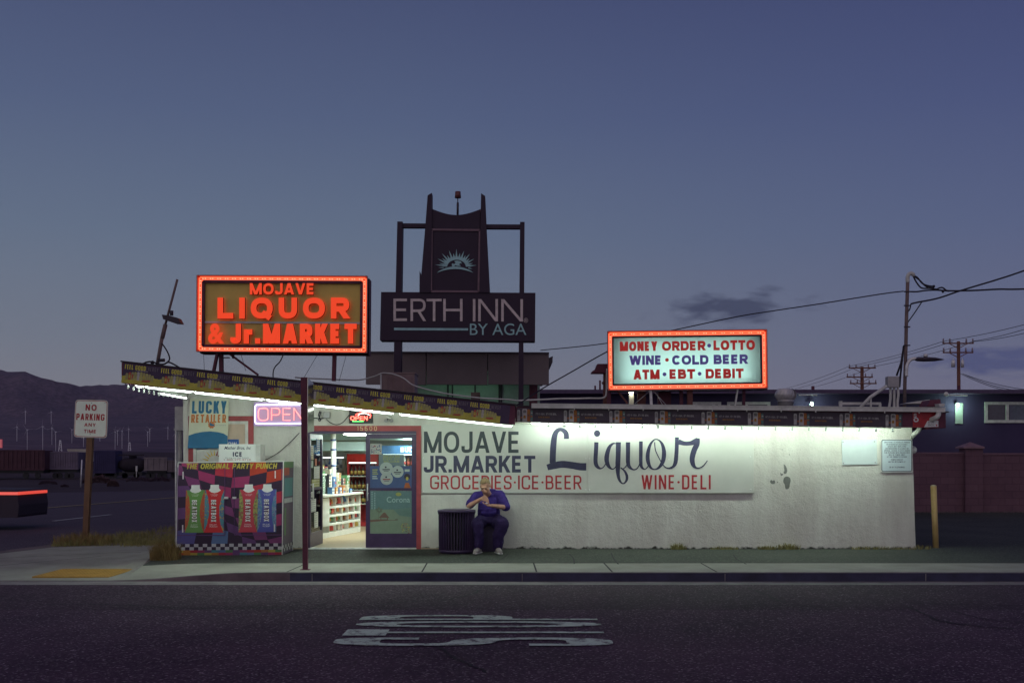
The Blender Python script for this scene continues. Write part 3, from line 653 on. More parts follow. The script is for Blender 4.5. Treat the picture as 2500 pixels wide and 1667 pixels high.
def leaf(name, x0, x1, y, ang, hinge, label):
    """door leaf built flat at y, then swung about its hinge"""

    z0, z1 = .02, zu-.05; st = .075
    def tr(mb):
        c, s = cos(ang), sin(ang)
        for v in mb.v: dx, dy = v.x-hinge, v.y-y; v.x = hinge+dx*c-dy*s; v.y = y+dx*s+dy*c
        return mb
    mb = MB(); zk = PZ(1302, YW); zm = PZ(1194, YW); t = .045
    mb.box(x0, x0+st, y, y+t, z0, z1); mb.box(x1-st, x1, y, y+t, z0, z1); mb.box(x0+st, x1-st, y, y+t, z0, zk); mb.box(x0+st, x1-st, y, y+t, z1-.08, z1); mb.box(x0+st, x1-st, y+.004, y+t-.004, zm-.022, zm+.022)
    o = tr(mb).build('door_leaf', M['frame'], D, label=label)
    mb = MB(); mb.box(x0+st, x1-st, y+.018, y+.024, zk, zm-.022); mb.box(x0+st, x1-st, y+.018, y+.024, zm+.022, z1-.08); tr(mb).build('glass_pane', M['glass'], o)
    mb = MB(); xh = x0+.035; mb.tube([(xh, y-.045, .85), (xh, y-.045, 1.15)], .012, 8); mb.beam((xh, y-.045, .87), (xh, y, .87), .016); mb.beam((xh, y-.045, 1.13), (xh, y, 1.13), .016); mb.lathe([(.018, 0), (.018, .02)], (xh, y-.02, .97), 10)
    tr(mb).build('handle', M['galv'], o)
    return tr
trR = leaf('leaf', PX(893, YW+.03), hx1-.014, YW+.03, 0, 0, 'closed right leaf with posters on its glass')
lw = 1.0
trL = leaf('leaf', hx0+.045, hx0+.045+lw, YW+.03, radians(87), hx0+.045, 'open left leaf swung inwards and covered with notices')

# ---- window of the left bay
W = thing('window', 'boarded shop window with wide maroon casing behind the lottery poster', 'window', (PX(540, YW), YW, .4))
mb = MB(); w0, w1, wz1, wz0 = PX(461, YW), PX(619.5, YW), PZ(1015.5, YW), .55; cw = pxs(12.5, YW)
mb.box(w0, w1, YW-.035, YW, wz1-cw, wz1); mb.box(w0, w0+cw, YW-.035, YW, wz0, wz1-cw); mb.box(w1-cw, w1, YW-.035, YW, wz0, wz1-cw); mb.box(w0+cw, w1-cw, YW-.035, YW, wz0, wz0+cw); mb.build('casing', M['maroon'], W)
a0, a1, b1, b0 = w0+cw, w1-cw, wz1-cw, wz0+cw; fw = pxs(7, YW)
mb = MB(); mb.box(a0, a1, YW-.05, YW, b1-fw, b1); mb.box(a0, a0+fw, YW-.05, YW, b0, b1-fw); mb.box(a1-fw, a1, YW-.05, YW, b0, b1-fw); mb.box(a0+fw, a1-fw, YW-.05, YW, b0, b0+fw); mb.build('sash', M['offwhite'], W)
mb = MB(); mb.box(a0+fw, a1-fw, YW-.012, YW, b0+fw, b1-fw); mb.build('backing_board', mat('beige_board', (.62, .47, .36), var=.1, scale=3), W)
mb = MB(); mb.add([P(480, 1098, YW-.02), P(520, 1094, YW-.02), P(536, 1090, YW-.02), P(536, 1130, YW-.02), P(480, 1130, YW-.02)], [(0, 1, 2, 3, 4)], 0)
c = P(524, 1128, YW-.024)
for i in range(9): a = radians(20+i*18); mb.add([c+V((cos(a-.12)*.12, 0, sin(a-.12)*.12)), c+V((cos(a+.12)*.12, 0, sin(a+.12)*.12)), c+V((cos(a)*.24, 0, sin(a)*.24))], [(0, 1, 2)], 1 if i > 3 else 2)
mb.quad(P(480, 1096, YW-.016), P(512, 1093, YW-.016), P(500, 1100, YW-.016), P(480, 1103, YW-.016), 3)
mb.build('sunburst_decal', [M['offwhite'], mat('decal_yellow', (.7, .5, .08)), M['maroon'], mat('decal_blue', (.06, .12, .32))], W)
mb = MB(); mb.quad(P(555, 1108, YW-.03), P(585, 1108, YW-.03), P(583, 1072, YW-.03), P(555, 1072, YW-.03), 0); mb.block('OW', fr(556, 1089, YW-.032), pxs(22, YW), pxs(10, YW), .17, 1)
mb.build('window_sign', [mat('window_sign_blue', (.05, .13, .40)), M['white']], W)

# ---- lottery poster
mb = MB(); yq = YW-.08; q = [P(458, 1094, yq), P(555, 1094, yq), P(558.6, 976, yq), P(464.4, 973, yq)]
mb.prism(q, (0, .012, 0), 0)
def fq(px, py): return P(px, py, yq-.002)
mb.poly([fq(458, 1094), fq(555, 1094), fq(555.8, 1064), fq(546, 1058), fq(532, 1054.5), fq(513, 1052.5), fq(494, 1054), fq(476, 1057.5), fq(460.3, 1063)], 1)
mb.block('LUCKY', (fq(468.5, 1009), UX, V((.035, 0, 1)).normalized()), pxs(84, yq), pxs(30.5, yq), .19, 1, off=.003)
mb.block('RETAILER', (fq(466.5, 1031.5), UX, V((.035, 0, 1)).normalized()), pxs(85, yq), pxs(20, yq), .19, 2, off=.003)
c = fq(516.5, 1037); mb.poly([c+V((.055*cos(a)*(1.2 if i % 2 else 1), 0, .055*sin(a)*(1.2 if i % 2 else 1))) for i, a in enumerate([2*pi*i/16 for i in range(16)])], 2)
mb.poly([c+V((x, -.002, z)) for x, z in ((-.03, .05), (.0, .02), (.05, .01), (.045, -.02), (-.03, -.015))], 1); mb.font('ca lottery', fr(526, 1040, yq), pxs(26, yq), pxs(5, yq), 3)
tag(mb.build('lottery_poster', [mat('poster_cream', (.68, .68, .52), var=.05), mat('poster_blue', (.035, .16, .30), var=.1), mat('poster_orange', (.62, .20, .06), var=.1), M['grey']], origin=P(507, 1094, yq)),
    'tall cream poster reading LUCKY RETAILER over a blue hill', 'poster')

# ---- canopy post
r = thing('canopy_post', 'slim dark red steel post holding up the canopy at the kerb', 'post', (PX(746, 16.3), 16.3, -.04))
mb = MB(); x0 = PX(746, 16.3); mb.hexa([(x0-.035, 16.26, -.05), (x0+.035, 16.26, -.05), (x0+.035, 16.33, -.05), (x0-.035, 16.33, -.05), (x0-.065, 16.26, 2.79), (x0+.03, 16.26, 2.79), (x0+.03, 16.33, 2.79), (x0-.065, 16.33, 2.79)])
mb.build('post', M['maroondark'], r); mb = MB(); mb.box(x0-.07, x0+.07, 16.23, 16.36, -.045, -.03); mb.build('base_plate', M['maroondark'], r)
mb = MB(); mb.prism([(x0+.034, 16.27, 1.98), (x0+.034, 16.27, 2.78), (x0+.075, 16.5, 2.72), (x0+.085, 16.5, 2.0)], (.006, 0, 0)); mb.build('side_plate', mat('polished_sheet', (.6, .6, .55), metal=.9, rough=.15, var=.1), r)

# ---- energy drink banner along the sloping canopy
zc = soff(-5.75); sl = atan2(soff(.05)-soff(-5.75), 5.8)
ub = V((5.8, YL1-YL0, soff(.05)-soff(-5.75))).normalized(); nb = V((-(YL1-YL0), 5.8, 0)).normalized()*-1
vb = nb.cross(ub).normalized(); vb = vb if vb.z > 0 else -vb
OB = V((-5.78, YL0-.012, soff(-5.78)-.005)); LB = 5.84
fb = lambda s, t: (OB+ub*s+vb*t, ub, vb)
mb = MB(); mb.prism([OB, OB+ub*LB, OB+ub*LB+vb*.292, OB+vb*.292], -nb*.008, 0)
N = 11.25; per = LB/N
cans = [7, 4, 8, 3, 5, 8, 3, 8, 3, 8]
for i in range(12):
    s0 = i*per+.02
    if s0 > LB-.1: break
    if i == 11: break
    f = lambda s, t, k=.003: OB+ub*(s0+s*per)+vb*t+nb*k
    mb.block('FEEL GOOD', fb(s0, .208), per*.57, .068, .15, 1, off=.003, gap=.13)
    mb.block('ENERGY', fb(s0+per*.58, .212), per*.34, .058, .10, 2, off=.003, gap=.2)
    mb.quad(f(.30, .197), f(.64, .197), f(.64, .202), f(.30, .202), 3)
    mb.add([f(-.06, 0), f(.94, 0), f(.94, .11), f(.86, .105), f(.8, .12), f(.08, .12), f(-.06, .1)], [tuple(range(7))], 4)
    for j in range(10):
        a = .04+j*.078; hgt = (.15, .165, .172, .178, .183, .185, .178, .172, .165, .15)[j]; w = .07
        mb.add([f(a, .055, .004), f(a+w, .055, .004), f(a+w, hgt-.012, .004), f(a+w*.8, hgt, .004), f(a+w*.2, hgt, .004), f(a, hgt-.012, .004)], [tuple(range(6))], 5 if cans[j] == 4 else (6 if cans[j] == 5 else (7 if j % 2 else 8)))
        mb.quad(f(a+w*.25, .08, .005), f(a+w*.75, .08, .005), f(a+w*.75, hgt*.8, .005), f(a+w*.25, hgt*.8, .005), (8, 4, 5, 8, 6, 7, 4, 8, 7, 8)[j])
    mb.add([f(.48, .045, .006), f(.6, .04, .006), f(.74, .05, .006), f(.70, .075, .006), f(.62, .07, .006), f(.52, .066, .006)], [tuple(range(6))], 5)
cm = lambda n, c: mat(n, c, var=.15, scale=14)
tag(mb.build('energy_drink_banner', [cm('banner_purple', (.075, .05, .095)), cm('banner_yellow', (.85, .78, .10)), cm('banner_dim', (.22, .19, .20)), cm('banner_pale', (.6, .58, .55)), cm('banner_olive', (.60, .55, .09)),
    cm('can_red', (.55, .11, .07)), cm('can_silver', (.55, .53, .46)), cm('can_lime', (.52, .50, .16)), cm('can_olive', (.42, .39, .17))], origin=OB),
    'long yellow and purple banner repeating FEEL GOOD ENERGY along the sloping canopy', 'banner')
# ---- canned water banner along the right eave
mb = MB(); x0, x1 = PX(1262, YF)+.002, PX(2203, YF)
zb = lambda x: soffr(x)-.005; y = YF-.008
mb.prism([(x0, y, zb(x0)), (x1, y, zb(x1)), (x1, y, zb(x1)+.245), (x0, y, zb(x0)+.245)], (0, .006, 0), 0)
us = V((x1-x0, 0, zb(x1)-zb(x0))).normalized()
for i, px in enumerate((1282, 1396, 1507, 1618, 1732, 1845, 1957, 2069, 2181)):
    xc = PX(px, YF); z0 = zb(xc)+.018; yy = y-.003
    def bx(a, b, za, zb2, m, k=0):
        c = .012
        mb.add([(xc+a, yy-k, z0+za), (xc+b, yy-k, z0+za), (xc+b, yy-k, z0+zb2-c), (xc+b-c, yy-k, z0+zb2), (xc+a+c, yy-k, z0+zb2), (xc+a, yy-k, z0+zb2-c)], [tuple(range(6))], m)
    bx(-.135, -.085, .005, .195, 1); bx(-.082, -.045, .01, .175, 2); bx(.03, .085, .0, .2, 3); bx(.09, .13, .01, .185, 4); bx(-.047, .033, -.003, .21, 1, .003)
    for (a, b, za, zc2, m) in ((-.035, .02, .14, .19, 2), (-.03, .01, .05, .1, 5), (.04, .075, .09, .11, 2), (.04, .075, .13, .165, 5), (.095, .125, .07, .1, 3), (-.128, -.095, .1, .17, 6), (-.078, -.05, .05, .08, 3), (.095, .128, .13, .15, 1)): bx(a, b, za, zc2, m, .006)
    mb.font('Liquid', (V((xc-.034, yy, z0+.168)), UX, UZ), .052, .02, 1, off=.008); mb.font('Death', (V((xc-.034, yy, z0+.143)), UX, UZ), .052, .02, 1, off=.008)
    bx(-.14, .135, -.012, -.002, 6)
    if i < 8:
        mb.block("DON'T BE SCARED. IT'S JUST WATER.", (V((xc+.16, y, zb(xc+.16)+.128)), us, UZ), .36, .036, .18, 1, off=.003, gap=.14)
        mb.block("DEATH TO PLASTIC.", (V((xc+.225, y, zb(xc+.225)+.078)), us, UZ), .2, .026, .2, 5, off=.003, gap=.14)
tag(mb.build('canned_water_banner', [cm('banner_charcoal', (.085, .065, .085)), cm('can_white', (.50, .48, .46)), cm('can_black', (.10, .09, .10)), cm('can_orange', (.45, .14, .04)), cm('can_teal', (.12, .22, .20)), cm('print_amber', (.42, .20, .03)), cm('print_grey', (.3, .28, .27))], origin=(x0, y, zb(x0))),
    'dark grey banner of drink cans repeated along the level right eave', 'banner')
mb = MB(); y = YF-.006
mb.prism([P(2229, 1043, y), P(2291, 1042, y), P(2291, 1006, y), P(2228, 1006, y)], (0, .004, 0), 0)
mb.add([P(2256, 1042.5, y-.002), P(2291, 1041.5, y-.002), P(2291, 1026, y-.002), P(2264, 1027, y-.002)], [(0, 1, 2, 3)], 1)
mb.block('S', fr(2230.5, 1019, y), pxs(7, y), pxs(10, y), .2, 1, off=.004); mb.block('O', fr(2230, 1030, y), pxs(12.5, y), pxs(11, y), .26, 1, hel=True, off=.004)
for i, t in enumerate(('$1.99', 'EACH')): mb.font(t, fr(2266, 1033+i*6, y), pxs(14, y), pxs(4, y), 2, off=.004)
mb.add([P(2284, 1036, y-.004), P(2289, 1036, y-.004), P(2287, 1041, y-.004)], [(0, 1, 2)], 0)
tag(mb.build('drink_poster', [M['red'], M['white'], M['black']], origin=P(2260, 1043, y)), 'small red and white drink poster under the eave behind the downspout', 'poster')

# ---- fluorescent battens under the eaves
def batten(a, b, label, r=.0135, m='tube', up=0, up_m='tube'):
    a, b = V(a), V(b); t = thing('fluorescent_light', label, 'light', (a+b)/2, 'fluorescent tubes under the eaves'); d = (b-a).normalized()
    mb = MB(); mb.tube([a+d*.03, b-d*.03], r, 10); mb.build('tube', M[m], t)
    if up: mb = MB(); k9 = V((0, -.035, up)); mb.tube([a+d*.03+k9, b-d*.03+k9], r, 10); mb.build('tube', M[up_m], t)  # unseen stronger tube added behind the fascia to light wall and pavement
    for p, q in ((a, a+d*.03), (b-d*.03, b)): m2 = MB(); m2.tube([p, q], r*1.3, 8); m2.build('end_cap', M['white'], t)
    mb = MB(); hh9 = V((0, -.01 if up else .03, up+.037 if up else .06)); mb.beam(a+hh9, b+hh9, .05, .04); mb.build('housing', M['soffit'], t)
def lb(px0, py0, px1, py1, label):
    def pt(px, py):
        y = 16.6
        for _ in range(4): x = PX(px, y); y = yl(x)+.13
        return V((x, y, soff(x)-.036))
    batten(pt(px0, py0), pt(px1, py1), label, m='tube3', up=.060, up_m='tube2')
lb(329, 939, 352, 942.5, 'shortest lit fluorescent tube at the far left tip of the canopy')
lb(355, 943.5, 470, 956.5, 'lit fluorescent tube above the mountain at the canopy edge left of the lottery poster')
lb(472, 956.5, 645, 968.5, 'lit fluorescent tube above the lottery poster')
lb(650, 967.5, 737, 977.5, 'lit fluorescent tube over the pink neon sign left of the post')
lb(757, 981.5, 961, 1000.5, 'lit fluorescent tube over the shop doorway right of the post')
lb(974, 1003, 1252, 1032.5, 'long lit fluorescent tube running down to the corner above the word MOJAVE')
batten((-5.62, 17.6, soff(-5.6)-.075), (-5.62, 19.1, soff(-5.6)-.075), 'lit fluorescent tube running back along the left end of the canopy', m='tube3')
for p0, p1, dz, l in ((1295, 1440, 0, 'lit fluorescent tube above the painted letter L'), (1446, 1604, 0, 'lit fluorescent tube above the painted letters quo'), (1612, 1790, .045, 'fluorescent tube tucked behind the eave above the painted board end'),
                      (1800, 1990, .045, 'fluorescent tube tucked behind the eave above the chipped paint'), (2000, 2215, .035, 'rightmost fluorescent tube behind the eave near the parking notice')):
    yy = YF+.2; xx0, xx1 = PX(p0, yy), PX(p1, yy); batten((xx0, yy, soffr(xx0)-.020+(.055 if dz else 0)), (xx1, yy, soffr(xx1)-.020+(.055 if dz else 0)), l, m='tube' if dz else 'tube3', up=0 if dz else .052)
# festoon of unlit bulbs on the left edge and under the eave
def festoon(name, pts, n, label):
    t = thing(name, label, 'bulb string', pts[0], 'unlit bulb strings'); mb = MB(); mb.tube(pts, .006, 5); mb.build('cable', M['wire'], t)
    pr = None
    for i in range(n):
        k = (i+.5)/n*(len(pts)-1); j = min(int(k), len(pts)-2); p = V(pts[j]).lerp(V(pts[j+1]), k-j)
        if pr is None: m2 = MB(); m2.ball(p-V((0, 0, .045)), (.02, .02, .026), 10); m2.tube([p, p-V((0, 0, .025))], .014, 8); pr = m2.build('bulb', M['bulb'], t); p0 = p
        else: c = pr.copy(); col.objects.link(c); c.parent = t; c.location = p-p0
festoon('bulb_string', sagged((-5.77, 16.5, soff(-5.77)-.02), (-5.70, 19.4, soff(-5.7)-.03), .02), 13, 'string of small round bulbs along the left edge of the canopy')
festoon('bulb_string', [(PX(x, YF+.06), YF+.06, soffr(PX(x, YF))-.012) for x in (1320, 1600, 1900, 2200)], 22, 'string of small round bulbs under the right eave')
#@@PART4
# ---------------------------------------------------------------- painted boards on the wall
yb_ = YW-.05
def board(label, px0, px1, py0, py1, bolts):
    t = thing('painted_sign_board', label, 'sign board', P(px0, py1, yb_), 'painted sign boards')
    mb = MB(); mb.box(PX(px0, YW), PX(px1, YW)-.004, yb_, YW-.001, PZ(py1, YW), PZ(py0, YW)); mb.build('panel', M['board'], t, bevel=.003)
    for x, y in bolts: MB().ball(P(x, y, yb_), (.012, .006, .012), 8).build('bolt', M['white'], t)
    return t
def S3(x, y): return (1260+x/4.704, 960+y/4.704)
b1 = board('white board painted MOJAVE JR. MARKET with groceries, ice and beer in red', 1031, 1435, 1036, 1203, [(1034, 1045), (1034, 1117), (1034, 1198), (1229, 1109), (1229, 1197), (1430, 1119), (1430, 1195)])
def letters(name, parent, m, items):
    mb = MB()
    for txt, x0, y0, x1, y1, t, kw in items: mb.block(txt, fr(x0, y1, yb_), pxs(x1-x0, yb_), pxs(y1-y0, yb_), t, 0, **kw)
    return mb.build(name, m, parent)
letters('lettering', b1, M['inkblack'], [('MOJAVE', 1035, 1053, 1270, 1105, .155, dict(hel=True, gap=.1))])
letters('lettering', b1, M['ink'], [('JR.MARKET', 1034.5, 1112, 1307, 1153, .20, dict(hel=True, gap=.1))])
letters('lettering', b1, M['red'], [('GROCERIES·ICE·BEER', 1050, 1160, 1419.5, 1194, .125, dict(gap=.13))])
b2 = board('white board with the huge script word Liquor over wine and deli in red', 1435, 1839, 1036, 1203, [(1439, 1119), (1439, 1195), (1633, 1121), (1634, 1197), (1832, 1115), (1833, 1195)])
mb = MB(); k = 0
def script(pts, cl=False, cap=0):
    global k
    q = catmull([(p[0], p[1], p[2]) for p in pts], 8, cl); pp = []; ww = []
    for x, y, w in q: a = P(*S3(x, y), yb_); pp.append((a.x, a.z)); ww.append(w/4.704*yb_/F/2)
    mb.stroke((V((0, yb_, 0)), UX, UZ), pp, ww, cl, 0, .002+.0006*k); k += 1
script([(578, 522, 58), (575, 465, 56), (550, 430, 50), (510, 414, 42), (470, 432, 50), (442, 490, 62), (428, 600, 70), (422, 700, 70), (420, 800, 72)])
script([(358, 850, 66), (430, 830, 78), (530, 814, 80), (640, 825, 80), (730, 840, 84), (806, 842, 86)])
a = P(*S3(930, 460), yb_); r_ = 36/4.704*yb_/F; mb.poly([a+V((r_*cos(q)*1.0, -.003, r_*1.05*sin(q))) for q in [2*pi*i/20 for i in range(20)]])
script([(922, 560, 48), (918, 650, 48), (912, 760, 48), (920, 820, 45), (950, 855, 30), (980, 860, 14), (1010, 837, 12), (1035, 795, 12)])
script([(1145, 575, 12), (1110, 578, 22), (1070, 620, 40), (1045, 700, 52), (1040, 770, 52), (1060, 830, 40), (1095, 866, 18), (1125, 862, 12), (1150, 830, 10)])
script([(1175, 560, 58), (1172, 700, 56), (1168, 820, 55), (1170, 920, 42), (1185, 990, 30), (1215, 1030, 16), (1245, 1028, 18), (1270, 990, 28), (1270, 940, 30), (1245, 890, 22), (1205, 855, 12), (1215, 866, 10), (1250, 850, 12), (1285, 800, 12)])
script([(1285, 560, 50), (1285, 680, 48), (1285, 790, 46), (1300, 840, 38), (1340, 873, 18), (1380, 868, 14), (1410, 830, 12), (1425, 780, 14)])
script([(1433, 550, 42), (1432, 680, 42), (1432, 790, 40), (1442, 845, 30), (1475, 870, 12), (1505, 850, 12), (1525, 810, 12)])
script([(1590, 530, 14), (1540, 590, 30), (1513, 690, 44), (1515, 780, 44), (1545, 850, 26), (1590, 872, 14), (1640, 850, 28), (1685, 780, 46), (1698, 680, 48), (1680, 590, 34), (1640, 538, 16)], True)
script([(1590, 560, 12), (1600, 650, 11), (1640, 740, 11), (1680, 810, 12), (1710, 845, 14), (1750, 860, 18), (1790, 850, 30)])
script([(1847, 503, 44), (1845, 600, 44), (1840, 700, 46), (1830, 790, 46), (1805, 838, 32), (1765, 860, 14)])
script([(1865, 555, 62), (1930, 574, 48), (2000, 572, 48), (2050, 555, 62), (2085, 525, 44)])
script([(2088, 515, 40), (2078, 580, 58), (2045, 650, 62), (2022, 740, 60), (2030, 810, 50), (2060, 850, 26), (2100, 856, 14), (2150, 830, 14), (2197, 770, 10)])
mb.build('lettering', M['ink'], b2)
letters('lettering', b2, M['red'], [('WINE·DELI', 1566, 1159, 1735, 1194, .135, dict(gap=.16))])

# ---- blank board, parking notice, wall chips, meter
t = thing('blank_board', 'blank white board screwed to the wall left of the parking notice', 'sign board', P(2098, 1134, YW-.02)); y = YW-.02
mb = MB(); mb.prism([P(2057, 1134.5, y), P(2142, 1133, y), P(2140, 1072, y), P(2055, 1074, y)], (0, .015, 0)); mb.build('panel', mat('board_bluish', (.62, .68, .68), var=.06), t)
mb = MB()
for x, yy in ((2058.5, 1078.5), (2135, 1077.5), (2059.5, 1130), (2137, 1128)): MB().ball(P(x, yy, y), (.012, .008, .012), 8).build('screw', M['grey'], t)
t = thing('parking_notice', 'white parking notice of small black text at the building corner', 'sign', P(2190, 1152, YW-.03)); y = YW-.03
def rrect(px0, py0, px1, py1, d, c, k=0):
    pts = []
    for cx, cy, a0 in ((px1-c, py0+c, 0), (px0+c, py0+c, 90), (px0+c, py1-c, 180), (px1-c, py1-c, 270)):
        for i in range(5): a = radians(a0+i*22.5); pts.append(P(cx+c*cos(a), cy-c*sin(a), d)-V((0, k, 0)))
    return pts
M['notice'] = mat('notice_face', (.58, .66, .70), var=.05)
mb = MB(); mb.prism(rrect(2151, 1072, 2227.5, 1153, y, 4), (0, .012, 0), 0); mb.poly(rrect(2152, 1073, 2226.5, 1151, y, 4, .002), 1); mb.poly(rrect(2153.6, 1074.6, 2224.9, 1149.4, y, 3, .003), 2); mb.build('panel', [M['white'], M['black'], M['notice']], t)
mb = MB()
for i, (s, w) in enumerate((('UNAUTHORIZED VEHICLES PARKED', 62), ('IN DESIGNATED ACCESSIBLE', 51), ('SPACES NOT DISPLAYING', 45), ('DISTINGUISHING PLACARDS OR', 56), ('SPECIAL LICENSE PLATES ISSUED', 62), ('FOR PERSONS WITH DISABILITIES', 61), ('WILL BE TOWED AWAY', 40), ("AT THE OWNER'S EXPENSE", 49), ('TOWED VEHICLES', 29), ('MAY BE RECLAIMED AT', 41), ('OR BY TELEPHONING', 37))):
    py = 1081.2+i*5.05+(2 if i > 7 else 0)+(8 if i > 9 else 0); mb.block(s, fr(2189.5-w/2, py, y), pxs(w, y), pxs(3.5, y), .15, 0, off=.005, gap=.16)
mb.build('lettering', M['ink'], t)
def R4(x, y): return P(1740+x/3.92, 980+y/3.92, YW-.004)
mb = MB()
for pts in ([(680, 600), (695, 610), (708, 635), (713, 665), (702, 688), (685, 690), (678, 678), (686, 660), (682, 630)], [(648, 680), (660, 690), (675, 690), (668, 705), (652, 708)],
            [(690, 722), (715, 716), (738, 728), (746, 755), (738, 790), (735, 815), (722, 835), (700, 836), (692, 815), (688, 790), (676, 770), (678, 740)], [(552, 755), (566, 750), (572, 760), (585, 750), (597, 762), (597, 778), (580, 788), (560, 784), (550, 770)],
            [(614, 768), (624, 766), (625, 774), (616, 776)], [(730, 505), (738, 503), (739, 510), (731, 511)], [(660, 455), (672, 458), (664, 463)], [(733, 268), (737, 272), (736, 280), (732, 276)]):
    q = catmull(pts, 3, True); mb.poly([R4(x, yy) for x, yy in q])
tag(mb.build('peeling_paint', mat('bare_render', (.17, .17, .155), var=.2, scale=9), origin=R4(690, 830)), 'grey chipped patches where paint has flaked off the white wall', 'paint damage')
mb = MB(); mb.tube([V((7.05, YW+.12, PZ(1098, YW))), V((7.12, YW+.12, PZ(1098, YW)))], .07, 16); mb.ball((7.13, YW+.12, PZ(1098, YW)), (.05, .065, .065), 12)
tag(mb.build('meter', M['offwhite'], origin=(7.06, YW+.12, PZ(1108, YW))), 'round pale meter dome on the right corner behind the notice', 'meter')
t = thing('bollard', 'yellow steel bollard leaning slightly beside the right corner of the store', 'bollard', (PX(2286, 19.75), 19.75, 0))
M['yellow'] = mat('bollard_yellow', (.70, .52, .22), c2=(.58, .41, .14), rough=.6, scale=4, bump=.002)
mb = MB(); b0 = V((PX(2285, 19.75), 19.75, -.03)); b1_ = P(2279, 1186, 19.75); mb.tube([b0, b1_], .052, 18); mb.build('post', M['yellow'], t)
mb = MB(); mb.ball(b1_, (.052, .052, .022), 14); mb.build('cap', mat('bollard_cap', (.62, .55, .36)), t)

# ---- pink neon sign, small lit sign, cables
t = thing('neon_sign', 'large pink and white neon OPEN sign left of the post', 'neon sign', P(678, 1040, YW-.06)); y = YW-.06
mb = MB(); mb.prism([P(619, 1040, y), P(745, 1040, y), P(746, 981, y), P(620, 981, y)], (0, .02, 0)); mb.build('back_panel', mat('neon_panel', (.52, .38, .62), var=.04, rough=.35), t)
mb = MB(); q = rrect(624, 988, 742, 1034, y, 5, .035); mb.tube(q[1:]+q[:1], .0115, 8); mb.build('border_tube', emit('neon_white', (.74, .74, 1.0), 2.2), t)
mb = MB(); mb.block('OPEN', (P(630.5, 1026, y-.035), UX, V((0, 0, 1))), pxs(108, y), pxs(30, y), .02, 0, gap=.26, tube=.0085); mb.build('letter_tube', emit('neon_pink', (1.0, .20, .17), 2.0), t)
t = thing('led_sign', 'small black board with glowing red OPEN letters over the doorway', 'LED sign', P(881, 1033, YW-.05)); y = YW-.05
mb = MB(); mb.box(PX(852, y), PX(910, y), y, y+.03, PZ(1033, y), PZ(1001, y)); mb.build('board', M['black'], t, bevel=.006)
mb = MB(); mb.block('OPEN', fr(855.5, 1025.5, y-.006), pxs(42, y), pxs(10, y), .17, 0, hel=True, gap=.16, tube=.0075)
q = [P(868+a, b, y-.008) for a, b in ((0, 1012), (10, 1008), (22, 1006), (32, 1008), (37, 1013), (35, 1020))]; mb.tube(catmull([tuple(p) for p in q], 5), .006, 6); mb.build('red_light', emit('led_red', (1, .05, .03), 7), t)
mb = MB()
for i in range(13): a = radians(160-i*11.5); mb.ball(P(888+14*cos(a), 1015.5-6.5*sin(a), y-.008), .006, 6)
mb.build('white_light', emit('led_white', (1, .95, .95), 5), t)
mb = MB()
for i in range(14): mb.ball(P(861+i*2, 1028.6-.06*abs(i-6), y-.008), .007, 6)
mb.build('green_light', emit('led_green', (.05, 1, .15), 3.5), t)
t = thing('power_adapter', 'grey plug-in adapter with black cable on the wall left of the lit sign', 'adapter', P(799, 1022, YW-.06))
mb = MB(); mb.box(PX(791, YW), PX(807, YW), YW-.08, YW, PZ(1021, YW), PZ(1005, YW)); mb.build('case', M['grey'], t, bevel=.008)
mb = MB(); mb.tube(catmull([tuple(P(a, b, YW-.02)) for a, b in ((792, 1020), (780, 1022), (768, 1020), (758, 1024))], 5), .009, 6); mb.tube(catmull([tuple(P(a, b, YW-.02)) for a, b in ((797, 1023), (806, 1031), (821, 1036.5), (835, 1032), (845, 1022), (853, 1012))], 5), .007, 6)
mb.tube(catmull([tuple(P(a, b, YW-.02)) for a, b in ((781, 1003), (778, 1014), (783, 1025), (778, 1026), (782, 1010), (784, 1004))], 5), .008, 6); mb.build('cable', M['wire'], t)
def socket(px, py, lb, cat='spotlight'):
    t = thing('wall_lamp', lb, cat, P(px, py, YW-.1)); mb = MB(); mb.tube([P(px, py-16, YW-.02), P(px, py-6, YW-.08)], .014, 8); mb.lathe([(.05, 0), (.05, .03)], P(px, py-5, YW-.09)-V((0, 0, 0)), 12); mb.build('bracket', M['offwhite'], t)
    mb = MB()
    for s in (-1, 1): mb.tube([P(px+s*3, py-2, YW-.1), P(px+s*7, py+1, YW-.16)], [.02, .035], 10)
    mb.build('lamp_head', M['grey'], t)
socket(949, 1026, 'unlit twin floodlight on the wall above the right door leaf')
socket(800, 992, 'unlit lamp holder on the wall just under the canopy tube')
mb = MB(); mb.tube(catmull([tuple(P(a, b, YW-.03)) for a, b in ((731, 1056), (716, 1072), (700, 1087), (680, 1104), (655, 1119), (640, 1124))], 5), .007, 6)
tag(mb.build('power_cable', M['wire'], origin=P(640, 1124, YW-.03)), 'thin black cable drooping from the neon sign to the ice chest', 'cable')

